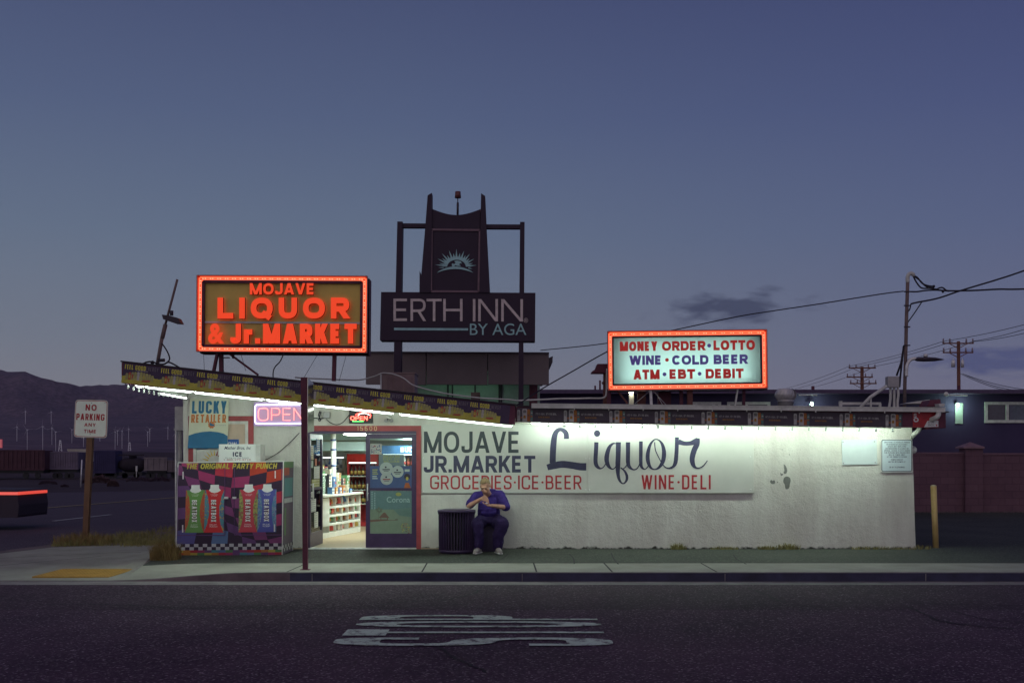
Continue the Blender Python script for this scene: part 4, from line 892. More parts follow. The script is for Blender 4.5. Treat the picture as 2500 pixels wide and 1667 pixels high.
# ---- ice chest
IC = thing('ice_chest', 'ice merchandiser wrapped in a purple and red checkered drink advert', 'ice chest', P(560, 1354, 18.5)); yf = 18.45
TL, TR, BR, BL = P(435, 1129, yf), P(692, 1126, yf), P(689, 1353.5, yf), P(430, 1355.5, yf)
def fc(u, v, k=.002): u = min(1, max(0, u)); v = min(1, max(0, v)); p = (BL*(1-u)+BR*u)*(1-v)+(TL*(1-u)+TR*u)*v; return p-V((0, k, 0))
dpt = V((0.015, .80, .0)); mb = MB(); mb.hexa([BL, BR, BR+dpt, BL+dpt, TL, TR, TR+dpt, TL+dpt]); mb.build('cabinet', mat('ice_chest_purple', (.085, .05, .11), rough=.4, var=.1), IC)
mb = MB()
for p, q in ((BL, TL), (BR, TR), (TL, TR)): mb.beam(p-V((0, .004, 0)), q-V((0, .004, 0)), .012, .012)
mb.beam(BR+dpt, TR+dpt, .012, .012); mb.beam(TR, TR+dpt, .012, .012); mb.build('edge_trim', M['white'], IC)
mb = MB()
for x, y in ((BL.x+.15, .2), (BR.x-.15, .2), (BL.x+.15, .7), (BR.x-.15, .7)): mb.box(x-.05, x+.05, yf+y-.05, yf+y+.05, -.02, BL.z+.005)
mb.build('foot', M['black'], IC)
cw_ = [('violet', (0.094, 0.083, 0.259)), ('purple', (0.122, 0.047, 0.158)), ('plum', (0.194, 0.043, 0.144)), ('magenta', (0.302, 0.032, 0.115)), ('red', (0.396, 0.025, 0.050)), ('scarlet', (0.418, 0.043, 0.022)), ('blue', (0.094, 0.158, 0.302)),
       ('dark', (0.032, 0.016, 0.040)), ('white', (0.504, 0.504, 0.504)), ('orange', (0.432, 0.173, 0.036)), ('yellow', (0.446, 0.360, 0.058)), ('green', (0.072, 0.202, 0.072)), ('teal', (0.058, 0.230, 0.259))]
cn = {n: i for i, (n, c) in enumerate(cw_)}; ICM = [mat('wrap_'+n, c, var=.08, rough=.4, scale=8) for n, c in cw_]
mb = MB(); NX, NY = 7, 8
def gv(i, j):
    a, b = i/NX, j/NY
    u = a+.055*sin(b*5.2+a*3)*(1 if 0 < i < NX else 0)+.16*(.5-b)*b*(1 if 0 < i < NX else 0); v = .118+b*.89+(.06*sin(a*6.0+b*1.5)-.05*(a-.5))*(1 if 0 < j < NY else 0)
    return u, v
for i in range(NX):
    for j in range(NY):
        q = [gv(i, j), gv(i+1, j), gv(i+1, j+1), gv(i, j+1)]; u = sum(p[0] for p in q)/4; v = sum(p[1] for p in q)/4
        if (i+j) % 2: m = cn['dark']
        else: s = u*.75+v*.75+.06*sin(7*u); m = cn['blue'] if (v < .22 and .2 < u < .5) else cn['violet'] if s < .36 else cn['purple'] if s < .62 else cn['plum'] if s < .84 else cn['magenta'] if s < 1.0 else cn['red'] if s < 1.2 else cn['scarlet']
        mb.add([fc(*p) for p in q], [(0, 1, 2, 3)], m)
for j in range(2):
    for i in range(24): u0, u1 = i/24, (i+1)/24; v0 = .052+j*.034+.004; mb.add([fc(u0, v0, .004), fc(u1, v0, .004), fc(u1, v0+.034, .004), fc(u0, v0+.034, .004)], [(0, 1, 2, 3)], cn['white'] if (i+j) % 2 else cn['dark'])
rb = ['yellow', 'orange', 'red', 'magenta', 'purple', 'teal', 'blue', 'green', 'purple', 'magenta', 'red', 'scarlet', 'orange', 'yellow', 'green']
for i in range(15):
    for j in range(2): mb.add([fc(i/15, j*.028, .004), fc((i+1)/15, j*.028, .004), fc((i+1)/15, j*.028+.028, .004), fc(i/15, j*.028+.028, .004)], [(0, 1, 2, 3)], cn[rb[i if j else (i+11) % 15]])
def sidep(y0, z0, y1, z1, m, k=.003):
    f = lambda t, v: BR*(1-v)+TR*v+dpt*t+V((k, 0, 0)); mb.quad(f(y0, z0), f(y1, z0), f(y1, z1), f(y0, z1), m)
sidep(.05, .93, .95, 1, cn['green']); sidep(.05, .85, .55, .93, cn['scarlet']); sidep(.1, .62, .9, .82, cn['teal'], .004); sidep(.1, .55, .9, .60, cn['white'], .004); sidep(.15, .2, .3, .5, cn['green'])
for i in range(8):
    for j in range(2): sidep(i/8, .03+j*.035, (i+1)/8, .065+j*.035, cn['white'] if (i+j) % 2 else cn['dark'], .004)
mb.build('graphic_wrap', ICM, IC)
def uv(px, py): return (px-432)/258.5, 1-(py-1127.5)/227
def speck(name, cs):
    m = mat(name, cs[0], c2=cs[1], scale=24, rough=.4, detail=2); rp = nodes(m)[2].inputs['Base Color'].links[0].from_node.color_ramp
    rp.interpolation = 'CONSTANT'; rp.elements[0].position = 0; rp.elements[1].position = .5
    e = rp.elements.new(.42); e.color = (*cs[2], 1); return m
CT = [(452, 499.5, 'green', ((.45, .10, .04), (.32, .22, .05), (.50, .05, .05))), (498.5, 547, 'red', ((.08, .26, .30), (.40, .36, .10), (.12, .14, .30))),
      (583, 629.5, 'coral', ((.35, .34, .10), (.35, .10, .06), (.12, .22, .10))), (628.5, 675, 'blue', ((.09, .22, .36), (.10, .10, .30), (.22, .30, .38)))]
cc = {'green': (.14, .30, .08), 'red': (.55, .03, .035), 'coral': (.52, .055, .08), 'blue': (.085, .095, .36)}
for i, (a, b, n, sp) in enumerate(CT):
    top, bot = 1195, 1299; mb = MB()
    def q(x, y, k): u, v = uv(a+(b-a)*x, bot+(top-bot)*y); return fc(u, v, k)
    mb.add([q(0, 0, .006), q(1, 0, .006), q(.99, 1, .006), q(.02, 1, .006)], [(0, 1, 2, 3)], 0)
    mb.poly([q(x, y, .008) for x, y in ((.0, 0), (.98, 0), (.82, .2), (.76, .42), (.76, .62), (.86, .84), (.99, 1), (.05, 1), (.18, .84), (.25, .62), (.25, .42), (.16, .2))], 1)
    mb.poly([q(x, y, .010) for x, y in ((.3, 1.12), (.72, 1.12), (.73, 1.04), (.82, .99), (.68, .945), (.5, .925), (.34, .945), (.22, .99), (.29, 1.04))], 2)
    o = q(.34, .77, 0); mb.block('BEATBOX', (o, -UZ, UX), pxs(54, yf), pxs(12.5, yf), .40, 3, hel=True, off=.010, gap=.0); mb.block('BEATBOX', (o, -UZ, UX), pxs(54, yf), pxs(12.5, yf), .17, 2, hel=True, off=.014, gap=.15)
    mb.font('11.1% ALCOHOL', (q(.3, .885, 0), UX, UZ), pxs(19, yf), pxs(2.2, yf), 2, off=.011); mb.font('BY VOLUME', (q(.36, .855, 0), UX, UZ), pxs(13, yf), pxs(2.2, yf), 2, off=.011)
    mb.font(('JUICY', 'FRUIT', 'TROPICAL', 'BLUE')[i], (q(.3, .17, 0), UX, UZ), pxs(17, yf), pxs(3, yf), 2, off=.011); mb.font(('MANGO', 'PUNCH', 'PUNCH', 'RAZZBERRY')[i], (q(.3, .125, 0), UX, UZ), pxs(18, yf), pxs(3.4, yf), 2, off=.011)
    mb.build('carton_print', [speck('carton_print_%s' % n, sp), mat('carton_face_%s' % n, cc[n], var=.06), M['white'], cm('carton_ink_%s' % n, (.09, .025, .03) if i != 1 else (.03, .05, .03))], IC, label='printed %s drink carton with white cap' % n)
mb = MB(); mb.block('THE ORIGINAL PARTY PUNCH', (P(454, 1144.5, yf), V((1, 0, .004)), V((.18, 0, 1)).normalized()), pxs(221, yf), pxs(13.5, yf), .2, 0, hel=True, off=.009, gap=.1); mb.build('slogan', ICM[cn['yellow']], IC)
mb = MB()
for a, b, c, d in ((434, 1140, 549, 1306), (572, 1140, 688, 1305)):
    for p, q in (((a, b), (a, d)), ((c, b), (c, d)), ((a, d), (c, d))): mb.beam(P(*p, yf-.012), P(*q, yf-.012), .006, .012)
mb.build('door_seam', ICM[cn['purple']], IC)
for x, y in ((447, 1151), (446, 1281), (672, 1149), (670, 1279)): mb = MB(); mb.beam(P(x, y, yf-.02), P(x, y+18, yf-.02), .016, .02); mb.build('hinge', M['galv'], IC)
for x in (553, 573): mb = MB(); mb.box(PX(x, yf)-.03, PX(x, yf)+.03, yf-.035, yf, PZ(1217, yf), PZ(1212, yf)); mb.build('latch', M['galv'], IC)
t = thing('ice_sign_box', 'white plastic box lettered ICE standing on top of the purple ice chest', 'sign box', P(585, 1127, 18.7)); y = 18.62
mb = MB(); mb.box(PX(534, y), PX(624, y), y, y+.35, TL.z+.005, PZ(1084, y)); mb.build('box', M['white'], t, bevel=.008)
mb = MB(); mb.box(PX(624, y)+.001, PX(635.5, y), y, y+.35, TL.z+.005, PZ(1084, y)); mb.build('grille_body', M['offwhite'], t)
mb = MB()
for i in range(6):
    for j in range(20): mb.quad(P(625.6+i*1.65, 1087+j*1.9, y-.002), P(626.5+i*1.65, 1087+j*1.9, y-.002), P(626.5+i*1.65, 1088+j*1.9, y-.002), P(625.6+i*1.65, 1088+j*1.9, y-.002))
mb.build('grille_holes', M['grey'], t)
mb = MB(); mb.font('Mather Bros, Inc', (P(547, 1098, y), V((1, 0, .0)), UZ), pxs(64, y), pxs(9, y), bold=.012, shear=.35); mb.block('ICE', fr(568.5, 1114, y), pxs(23, y), pxs(11, y), .26); mb.font('Serving the High Desert', fr(550, 1118.6, y), pxs(58, y), pxs(2.6, y), bold=.01); mb.build('lettering', M['ink'], t)
mb = MB(); mb.font('1-800-272-8710', fr(547, 1123.6, y), pxs(65, y), pxs(3.6, y), bold=.008); mb.build('phone_number', M['maroon'], t)

# ---- litter bin
t = thing('litter_bin', 'round dark slatted steel litter bin beside the seated man', 'litter bin', (-.945, 18.85, 0)); bc = (-.945, 18.85, 0)
M['binpaint'] = mat('bin_purple', (.060, .036, .095), rough=.35, var=.15, spec=.6)
mb = MB(); mb.lathe([(.255, .02), (.262, .03), (.262, .68), (.25, .68), (.25, .04)], bc, 28); mb.build('liner', mat('bin_liner', (.012, .010, .016), rough=.8), t)
mb = MB()
for i in range(38):
    a = 2*pi*i/38; c, s = cos(a), sin(a); p = lambda r, z: V((bc[0]+r*c, bc[1]+r*s, z)); mb.beam(p(.285, .03), p(.290, .62), .012, .037, up=(c, s, 0)); mb.beam(p(.290, .62), p(.312, .69), .011, .026, up=(c, s, 0))
mb.build('slats', M['binpaint'], t)
mb = MB(); mb.lathe([(.28, 0), (.297, 0), (.297, .05), (.28, .05)], bc, 32); mb.build('base_ring', M['binpaint'], t)
mb = MB(); mb.lathe([(.22, .70), (.318, .685), (.328, .70), (.318, .72), (.22, .735)], bc, 36); mb.build('rim', M['binpaint'], t)
#@@PART5
# ---------------------------------------------------------------- shop interior
tb = M['shoplight'] = emit('shop_light', (.84, 1.0, .88), 30, (.8, .8, .8))
for (px0, px1, d, lb) in ((846, 900, 22.2, 'ceiling light seen through the open side of the doorway'), (921, 978, 22.8, 'ceiling light seen at the top of the closed glass door'), (985, 1040, 25.2, 'farther ceiling light behind the closed glass door')):
    t = thing('ceiling_light', lb, 'ceiling light', (PX((px0+px1)/2, d), d, 2.06), 'shop ceiling lights'); x0, x1 = PX(px0, d), PX(px1, d)
    mb = MB(); mb.box(x0, x1, d-.5, d+.5, 2.075, 2.12); mb.build('housing', M['white'], t); mb = MB(); mb.box(x0+.02, x1-.02, d-.48, d+.48, 2.055, 2.0745); mb.build('diffuser', tb, t)
mb = MB(); mb.box(-5.2, PX(889, 24), 24, 24.4, PZ(1100, 24), PZ(1078, 24)); mb.box(-5.59, -.9, 24.9, 25.0, 2.0, 2.19)
mb.build('ceiling_beam', mat('shop_beam', (.52, .68, .70), var=.05), S)
t = thing('shop_column', 'pale pipe column rising from the shop counter to the ceiling', 'column', (PX(814, 22.9), 22.9, .015)); mb = MB(); xx = PX(814, 22.9)
mb.tube([(xx, 22.9, .0), (xx, 22.9, 2.4)], .055, 14); mb.build('shaft', M['white'], t)
for z in (1.75, 1.95, 1.42): mb = MB(); mb.lathe([(.057, 0), (.060, .0), (.060, .04), (.057, .04)], (xx, 22.9, z), 14); mb.build('tape_band', mat('tape_blue', (.12, .16, .32)), t)
# candy rack
A, B = V((-3.86, 20.95, 0)), V((-3.25, 23.7, 0)); ud = (B-A).normalized(); LR = (B-A).length; nr = V((ud.y, -ud.x, 0))
rk = thing('candy_rack', 'white counter rack of candy bins seen through the open doorway', 'candy rack', A)
q = lambda s, o, z: A+ud*s-nr*o+UZ*z
mb = MB(); mb.hexa([q(0, .38, .02), q(LR, .38, .02), q(LR, .42, .02), q(0, .42, .02), q(0, .38, .83), q(LR, .38, .83), q(LR, .42, .83), q(0, .42, .83)]); mb.hexa([q(0, 0, .02), q(LR, 0, .02), q(LR, .38, .02), q(0, .38, .02), q(0, 0, .12), q(LR, 0, .12), q(LR, .38, .12), q(0, .38, .12)])
NCOL = 8; cw2 = LR/NCOL
for i in range(NCOL+1): s = i*cw2; mb.hexa([q(s-.008, 0, .12), q(s+.008, 0, .12), q(s+.008, .38, .12), q(s-.008, .38, .12), q(s-.008, 0, .81), q(s+.008, 0, .81), q(s+.008, .38, .81), q(s-.008, .38, .81)])
s0 = 2*cw2; mb.hexa([q(s0+.008, 0, .25), q(s0+cw2-.008, 0, .25), q(s0+cw2-.008, .02, .25), q(s0+.008, .02, .25), q(s0+.008, 0, .81), q(s0+cw2-.008, 0, .81), q(s0+cw2-.008, .02, .81), q(s0+.008, .02, .81)])
mb.build('rack_body', M['white'], rk)
mb = MB()
for z in (.28, .45, .62): mb.hexa([q(0, 0, z-.03), q(LR, 0, z-.03), q(LR, .38, z+.03), q(0, .38, z+.03), q(0, 0, z+.01), q(LR, 0, z+.01), q(LR, .38, z+.04), q(0, .38, z+.04)])
mb.build('shelf', M['white'], rk)
mb = MB(); mb.hexa([q(-.05, -.06, .83), q(LR+.05, -.06, .83), q(LR+.05, .75, .83), q(-.05, .75, .83), q(-.05, -.06, .87), q(LR+.05, -.06, .87), q(LR+.05, .75, .87), q(-.05, .75, .87)]); mb.build('counter_top', M['offwhite'], rk, bevel=.004)
PK = [mat('pack_'+n, c, var=.12, rough=.4, scale=20) for n, c in (('red', (.50, .05, .04)), ('orange', (.55, .20, .05)), ('brown', (.22, .10, .05)), ('yellow', (.55, .42, .10)), ('blue', (.10, .20, .40)), ('cream', (.55, .50, .40)), ('green', (.12, .28, .12)), ('dark', (.07, .06, .08)))]
names = ['red', 'orange', 'brown', 'yellow', 'blue', 'cream', 'green', 'dark']; pack = {}
rr = random.Random(3)
for i in range(NCOL):
    if i == 2: continue
    for j, z in enumerate((.125, .315, .485, .655)):
        for kk in range(4):
            m = rr.choice([0, 1, 2, 3, 5, 7, 0, 1, 4, 6]) if j else rr.choice([0, 0, 3, 1, 5])
            if m not in pack:
                mb = MB(); mb.box(-.045, .045, -.07, .0, 0, .085); mb.beam((-.045, -.035, .085), (.045, -.035, .085), .05, .03)
                o = pack[m] = mb.build('candy_pack', PK[m], bevel=.006)
            else: o = pack[m].copy(); col.objects.link(o)
            p = q(i*cw2+.07+kk*(cw2-.13)/3+rr.uniform(-.02, .02), .10+.08*rr.random(), z+rr.uniform(-.01, .02)); o.location = p; o.rotation_euler = (rr.uniform(-.5, -.1), 0, atan2(ud.y, ud.x)+pi+rr.uniform(-.7, .7)+pi); o.scale = (1.05, 1.4, rr.uniform(.9, 1.45))
            tag(o, '%s candy pack lying in a bin of the white counter rack' % names[m], 'candy pack', 'candy packs in the counter rack')
# goods on the counter
clear = bpy.data.materials.new('acrylic'); clear.use_nodes = True; b = nodes(clear)[2]; b.inputs['Base Color'].default_value = (.6, .75, .68, 1); b.inputs['Roughness'].default_value = .1; b.inputs['Alpha'].default_value = .35
t = thing('display_case', 'clear acrylic display case on the shop counter', 'display case', q(.5, .3, .87)); mb = MB(); mb.hexa([q(.2, .1, .88), q(1.1, .1, .88), q(1.1, .5, .88), q(.2, .5, .88), q(.2, .1, 1.26), q(1.1, .1, 1.26), q(1.1, .5, 1.26), q(.2, .5, 1.26)]); mb.build('case', clear, t)
mb = MB(); mb.hexa([q(.18, .08, 1.26), q(1.12, .08, 1.26), q(1.12, .52, 1.26), q(.18, .52, 1.26), q(.18, .08, 1.28), q(1.12, .08, 1.28), q(1.12, .52, 1.28), q(.18, .52, 1.28)]); mb.build('lid', M['offwhite'], t)
goods = [(.25, .25, .10, .14, .33, 7, 'dark carton inside the acrylic counter case'), (.45, .25, .10, .14, .25, 2, 'brown carton inside the acrylic counter case'), (.62, .25, .12, .14, .30, 5, 'cream carton inside the acrylic counter case'), (.82, .25, .12, .14, .22, 3, 'yellow carton inside the acrylic counter case'), (.98, .25, .07, .14, .31, 6, 'green carton inside the acrylic counter case'),
         (1.28, .2, .12, .2, .46, 6, 'tall green merchandise stand on the shop counter'), (1.46, .15, .10, .2, .40, 7, 'tall dark merchandise stand on the shop counter'), (1.64, .2, .12, .2, .50, 5, 'tallest cream merchandise stand on the shop counter'), (1.86, .2, .16, .25, .34, 4, 'blue merchandise box on the shop counter'), (2.1, .2, .2, .25, .42, 5, 'cream box with cards at the far end of the counter'), (2.38, .2, .16, .25, .30, 7, 'dark box at the far end of the counter'), (2.62, .2, .16, .25, .36, 6, 'green box last on the counter before the cooler')]
cn9 = ('red', 'orange', 'brown', 'yellow', 'blue', 'cream', 'green', 'dark'); rg = random.Random(11)
for i in range(14):
    m = rg.randrange(8); goods.append((.22+i*.185, .55, .15, .12, rg.uniform(.3, .62), m, '%s box in the back row of the shop counter' % cn9[m]))
for i in range(6):
    m = rg.randrange(8); goods.append((1.32+i*.2, .02, .13, .1, rg.uniform(.08, .2), m, 'low %s tray at the front edge of the shop counter' % cn9[m]))
for s, o_, w, dp, h, m, lb in goods:
    mb = MB(); mb.hexa([q(s-w/2, o_, .872), q(s+w/2, o_, .872), q(s+w/2, o_+dp, .872), q(s-w/2, o_+dp, .872), q(s-w/2, o_, .872+h), q(s+w/2, o_, .872+h), q(s+w/2, o_+dp, .872+h), q(s-w/2, o_+dp, .872+h)], 0)
    for i in range(int(h/.06)):
        for k2 in range(2): a, bq = s-w*.42+k2*w*.44, s-w*.42+k2*w*.44+w*.36; z = .885+i*.06; mb.quad(q(a, o_-.004, z), q(bq, o_-.004, z), q(bq, o_-.004, z+.04), q(a, o_-.004, z+.04), 1+rr.randrange(4))
    tag(mb.build('merchandise_box', [PK[m], M['white'], PK[rr.randrange(8)], M['galv'], PK[rr.randrange(8)]], origin=q(s, o_+dp/2, .872)), lb, 'box', 'goods on the shop counter')
# coolers with bottles
def bottle(c):
    mb = MB(); mb.lathe([(.034, 0), (.036, .01), (.036, .15), (.014, .20), (.014, .25), (.016, .25), (.016, .27)], (0, 0, 0), 10, 0); mb.lathe([(.0375, .04), (.0375, .12)], (0, 0, 0), 10, 1); return mb.build('bottle', [mat('bottle_'+c[0], c[1], rough=.2), mat('label_'+c[0], c[2], rough=.5)])
def cooler(label, x0, x1, y, ztop, hdr, hm, rows, btl, rowlab, fm, txt=None):
    t = thing('drink_cooler', label, 'drink cooler', ((x0+x1)/2, y+.3, .015), 'drink coolers at the back of the shop'); e = .04
    mb = MB(); mb.box(x0, x0+e, y, y+.6, .015, ztop-hdr); mb.box(x1-e, x1, y, y+.6, .015, ztop-hdr); mb.box(x0+e, x1-e, y+.56, y+.6, .015, ztop-hdr); mb.box(x0+e, x1-e, y, y+.56, .015, .12); mb.build('cabinet', fm, t)
    mb = MB(); mb.box(x0, x1, y-.02, y+.6, ztop-hdr, ztop)
    mb.build('header_panel', hm, t)
    if txt: mb = MB(); mb.block(txt, (V((x0+(x1-x0)*.42, y-.021, ztop-hdr*.80)), UX, UZ), (x1-x0)*.95*.80, hdr*.62, .22, 0); mb.build('lettering', M['white'], t)
    mb = MB(); mb.box(x0+e, x1-e, y+.03, y+.05, ztop-hdr-.03, ztop-hdr-.005); mb.build('lamp', emit('cooler_lamp', (.9, 1, 1), 2.5), t)
    for i, z in enumerate(rows):
        mb = MB(); mb.box(x0+e, x1-e, y+.04, y+.55, z-.02, z); mb.build('shelf', M['white'], t)
        n = int((x1-x0-2*e)/.088)
        for k2 in range(n):
            src = btl[(i+k2//3) % len(btl)]; o = src if src.get('used') is None else src.copy()
            if src.get('used') is None: src['used'] = 1
            else: col.objects.link(o)
            if 'used' in o and o is not src: del o['used']
            o.location = (x0+e+.05+k2*.088, y+.12, z); tag(o, rowlab % ('top', 'second', 'third', 'fourth')[i], 'bottle', rowlab.split(' bottle')[0]+' bottles')
BT = [bottle(c) for c in (('clear', (.45, .5, .5), (.10, .12, .3)), ('blue', (.10, .16, .32), (.6, .62, .62)), ('silver', (.5, .52, .54), (.2, .2, .25)), ('dark', (.03, .02, .02), (.5, .36, .10)), ('amber', (.12, .05, .02), (.45, .06, .05)), ('white', (.6, .62, .6), (.45, .08, .08)))]
cooler('cooler with pale bottles at the back left of the shop', -4.72, -3.98, 26.4, 1.72, .10, M['grey'], (1.32, 1.0, .68), BT[:3], 'bottle in the %s row of the pale cooler', M['offwhite'])
cooler('red fronted drink cooler right of the pale cooler', -3.82, -3.10, 25.6, 1.69, .19, mat('cooler_red', (.55, .03, .025)), (1.18, .86, .54), BT[3:4], 'dark bottle in the %s row of the red cooler', M['red'])
cooler('blue headed beer cooler behind the closed glass door', -3.02, -1.95, 25.5, 1.88, .19, mat('cooler_blue', (.08, .22, .50)), (1.40, 1.10, .80, .5), BT[4:], 'bottle in the %s row of the blue headed beer cooler', M['frame'], 'BUD LIGHT')
for o in BT:
    if 'used' in o: del o['used']
# ---- prints on the door glass
def film(name, c, tr=.28):
    m = mat(name, c, var=.12, scale=12, rough=.6); nt, L, b = nodes(m); t = nd(nt, 'ShaderNodeBsdfTranslucent'); mx = nd(nt, 'ShaderNodeMixShader'); mx.inputs[0].default_value = tr
    t.inputs[0].default_value = (*[min(1, x*1.2) for x in c], 1); L(b.outputs[0], mx.inputs[1]); L(t.outputs[0], mx.inputs[2]); L(mx.outputs[0], nt.nodes['Material Output'].inputs[0]); return m
yd = YW+.046
def dp(px, py, k=0.0): return P(px, py, yd)-V((0, k, 0))
def rectp(mb, x0, y0, x1, y1, m, k): mb.quad(dp(x0, y1, k), dp(x1, y1, k), dp(x1, y0, k), dp(x0, y0, k), m)
def disc(mb, cx, cy, r, m, k, ry=None): mb.poly([dp(cx+r*cos(a), cy+(ry or r)*sin(a), k) for a in [2*pi*i/24 for i in range(24)]], m)
mb = MB(); rectp(mb, 903, 1137, 1005, 1191, 0, 0); rectp(mb, 925, 1109, 986, 1137, 1, 0)
mb.block('DREAM BIG', (dp(936, 1116.5), UX, UZ), pxs(40, yd), pxs(5, yd), .2, 3, off=.002); mb.block('EVERY DAY', (dp(936, 1122.5), UX, UZ), pxs(40, yd), pxs(5, yd), .2, 3, off=.002); mb.block('WELCOME', (dp(936, 1128.5), UX, UZ), pxs(40, yd), pxs(5, yd), .2, 3, off=.002)
for x, y, r in ((943, 1144, 16.3), (944, 1168, 15.2), (971, 1151, 14.6)):
    disc(mb, x, y, r, 2, .003+.0005*(x-943)); disc(mb, x-1, y-4, 2.2, 4, .018); rectp(mb, x-9, y+.5, x+9, y+3, 4 if y != 1168 else 5, .018); rectp(mb, x-6, y+5, x+6, y+6.2, 4, .018)
for i, (a, b2, c) in enumerate(((909, 1145, 922), (909, 1150, 921), (909, 1155, 923), (909, 1161, 920), (909, 1166, 922))): rectp(mb, a, b2, c, b2+3, 3 if i < 3 else 2, .002)
rectp(mb, 988, 1145, 1000, 1151, 2, .002)
disc(mb, 994, 1163, 7.5, 4, .002); disc(mb, 994, 1168, 3.2, 6, .004, 4.5); mb.poly([dp(x, y, .005) for x, y in ((990, 1178), (998, 1178), (1003, 1191), (986, 1191))], 7)
tag(mb.build('glass_poster', [film('film_blue', (.075, .11, .25)), film('film_grey', (.20, .25, .28)), film('film_white', (.50, .55, .52)), film('film_lime', (.40, .42, .16)), film('film_dark', (.05, .04, .06)), film('film_red', (.35, .06, .06)), film('film_gold', (.6, .5, .12)), film('film_orange', (.5, .14, .05))], origin=dp(954, 1191)), 'blue poster with three pale discs on the upper door glass', 'poster')
mb = MB(); rectp(mb, 903.5, 1083, 932, 1108.5, 0, 0)
for _ in range(46): x, y = R.uniform(905, 929), R.uniform(1085, 1105); rectp(mb, x, y, x+R.uniform(1, 3), y+R.uniform(.8, 2.4), R.choice((1, 2, 3, 1)), .002+.0002*_)
tag(mb.build('glass_poster', [film('film_paper', (.55, .55, .52)), film('film_navy', (.06, .10, .25)), film('film_crimson', (.4, .05, .10)), film('film_black', (.04, .03, .05))], origin=dp(918, 1108)), 'small square flyer of blue and red scribbles at the top of the door glass', 'poster')
mb = MB(); rectp(mb, 900, 1197.5, 1005, 1243, 0, 0); rectp(mb, 900, 1243, 1005, 1301.5, 1, 0); mb.poly([dp(*p, .002) for p in ((960, 1243), (1005, 1238), (1005, 1262), (975, 1258))], 2)
mb.font('Corona', (dp(944, 1226), UX, UZ), pxs(57, yd), pxs(14, yd), 3, off=.003, bold=.012); disc(mb, 973, 1206, 7, 4, .002, 4.5)
mb.poly([dp(*p, .003) for p in ((901, 1268.5), (920, 1267), (945, 1267), (949, 1269), (930, 1271.5), (902, 1274))], 5); mb.poly([dp(*p, .004) for p in ((925, 1263), (936, 1251), (940, 1250), (951, 1264))], 5); rectp(mb, 929, 1263, 931, 1268, 5, .005); rectp(mb, 945, 1263, 947, 1268, 5, .005)
for i in range(26): a, q9 = R.uniform(0, 6.28), R.random()**.5; disc(mb, 924+9*q9*cos(a), 1244+8*q9*sin(a), R.uniform(.8, 2.0), 6, .006+.0002*i)
rectp(mb, 924, 1246, 925, 1266, 6, .005)
rectp(mb, 936, 1269, 966, 1270.2, 5, .003); disc(mb, 968, 1268, 4, 6, .003, 2.4)
for i in range(30): x, y = R.uniform(978, 1001), R.uniform(1276, 1300); rectp(mb, x, y, x+2.6, y+2.6, R.choice((4, 4, 7, 5)), .002+.0002*i)
for a in range(10): rectp(mb, 906.5, 1200+a*4.4, 910, 1202+a*4.4, 3, .002); rectp(mb, 913.5, 1202+a*4.2, 916.5, 1204+a*4.2, 3, .002)
tag(mb.build('glass_poster', [film('film_sky', (.13, .21, .22)), film('film_sand', (.21, .26, .20)), film('film_sea', (.15, .23, .21)), film('film_pale', (.36, .48, .48)), film('film_gold2', (.38, .38, .12)), film('film_brown', (.20, .11, .09)), film('film_leaf', (.16, .17, .13)), film('film_terra', (.35, .20, .12))], origin=dp(952, 1301)), 'beach scene beer poster filling the lower glass of the closed door', 'poster')
# notices on the open leaf
PP = {'white': M['white'], 'cream': mat('paper_cream', (.62, .58, .44)), 'blue': mat('paper_blue', (.10, .18, .38)), 'orange': mat('paper_orange', (.6, .20, .10)), 'olive': mat('paper_olive', (.38, .36, .14)), 'green': mat('paper_green', (.42, .52, .46))}
for (s0, s1, p0, p1, c, lb) in ((.02, .26, 1088, 1122, 'cream', 'cream notice with red box near the hinge of the open door'), (.55, .9, 1064, 1101, 'blue', 'blue and white notice at the top of the open door'), (.40, .58, 1119, 1136, 'orange', 'orange oval sticker on the open door'), (.02, .24, 1124, 1141, 'green', 'pale green notice under the cream one on the open door'),
                                (.32, .84, 1138, 1168, 'white', 'large white notice in the upper glass of the open door'), (.1, .84, 1169, 1188, 'olive', 'olive coloured flyer just above the open door push bar'), (.02, .32, 1198, 1213, 'white', 'small white card just below the open door push bar'), (.02, .5, 1216, 1247, 'white', 'tilted white sheet in the lower glass of the open door'), (.34, .7, 1249, 1287, 'white', 'tall narrow printed list in the lower glass of the open door')):
    mb = MB(); y = YW+.042; x0 = hx0+.045; f = lambda s, py: V((x0+.08+s*(lw-.16), y, PZ(py, YW+.6)))
    mb.quad(f(s0, p1), f(s1, p1), f(s1, p0), f(s0, p0), 0)
    n = max(2, int((p1-p0)/5))
    for i in range(n): a = p0+(p1-p0)*(i+.5)/n; mb.quad(f(s0+.04, a+.9)-V((0, .002, 0)), f(s1-.06, a+.9)-V((0, .002, 0)), f(s1-.06, a-.5)-V((0, .002, 0)), f(s0+.04, a-.5)-V((0, .002, 0)), 1)
    ink = {'cream': M['maroon'], 'blue': M['white'], 'orange': PP['orange'], 'olive': PP['cream']}.get(c, M['grey'])
    trL(mb); tag(mb.build('notice', [PP[c], ink], origin=tuple(mb.v[0])), lb, 'notice', 'notices on the open door')
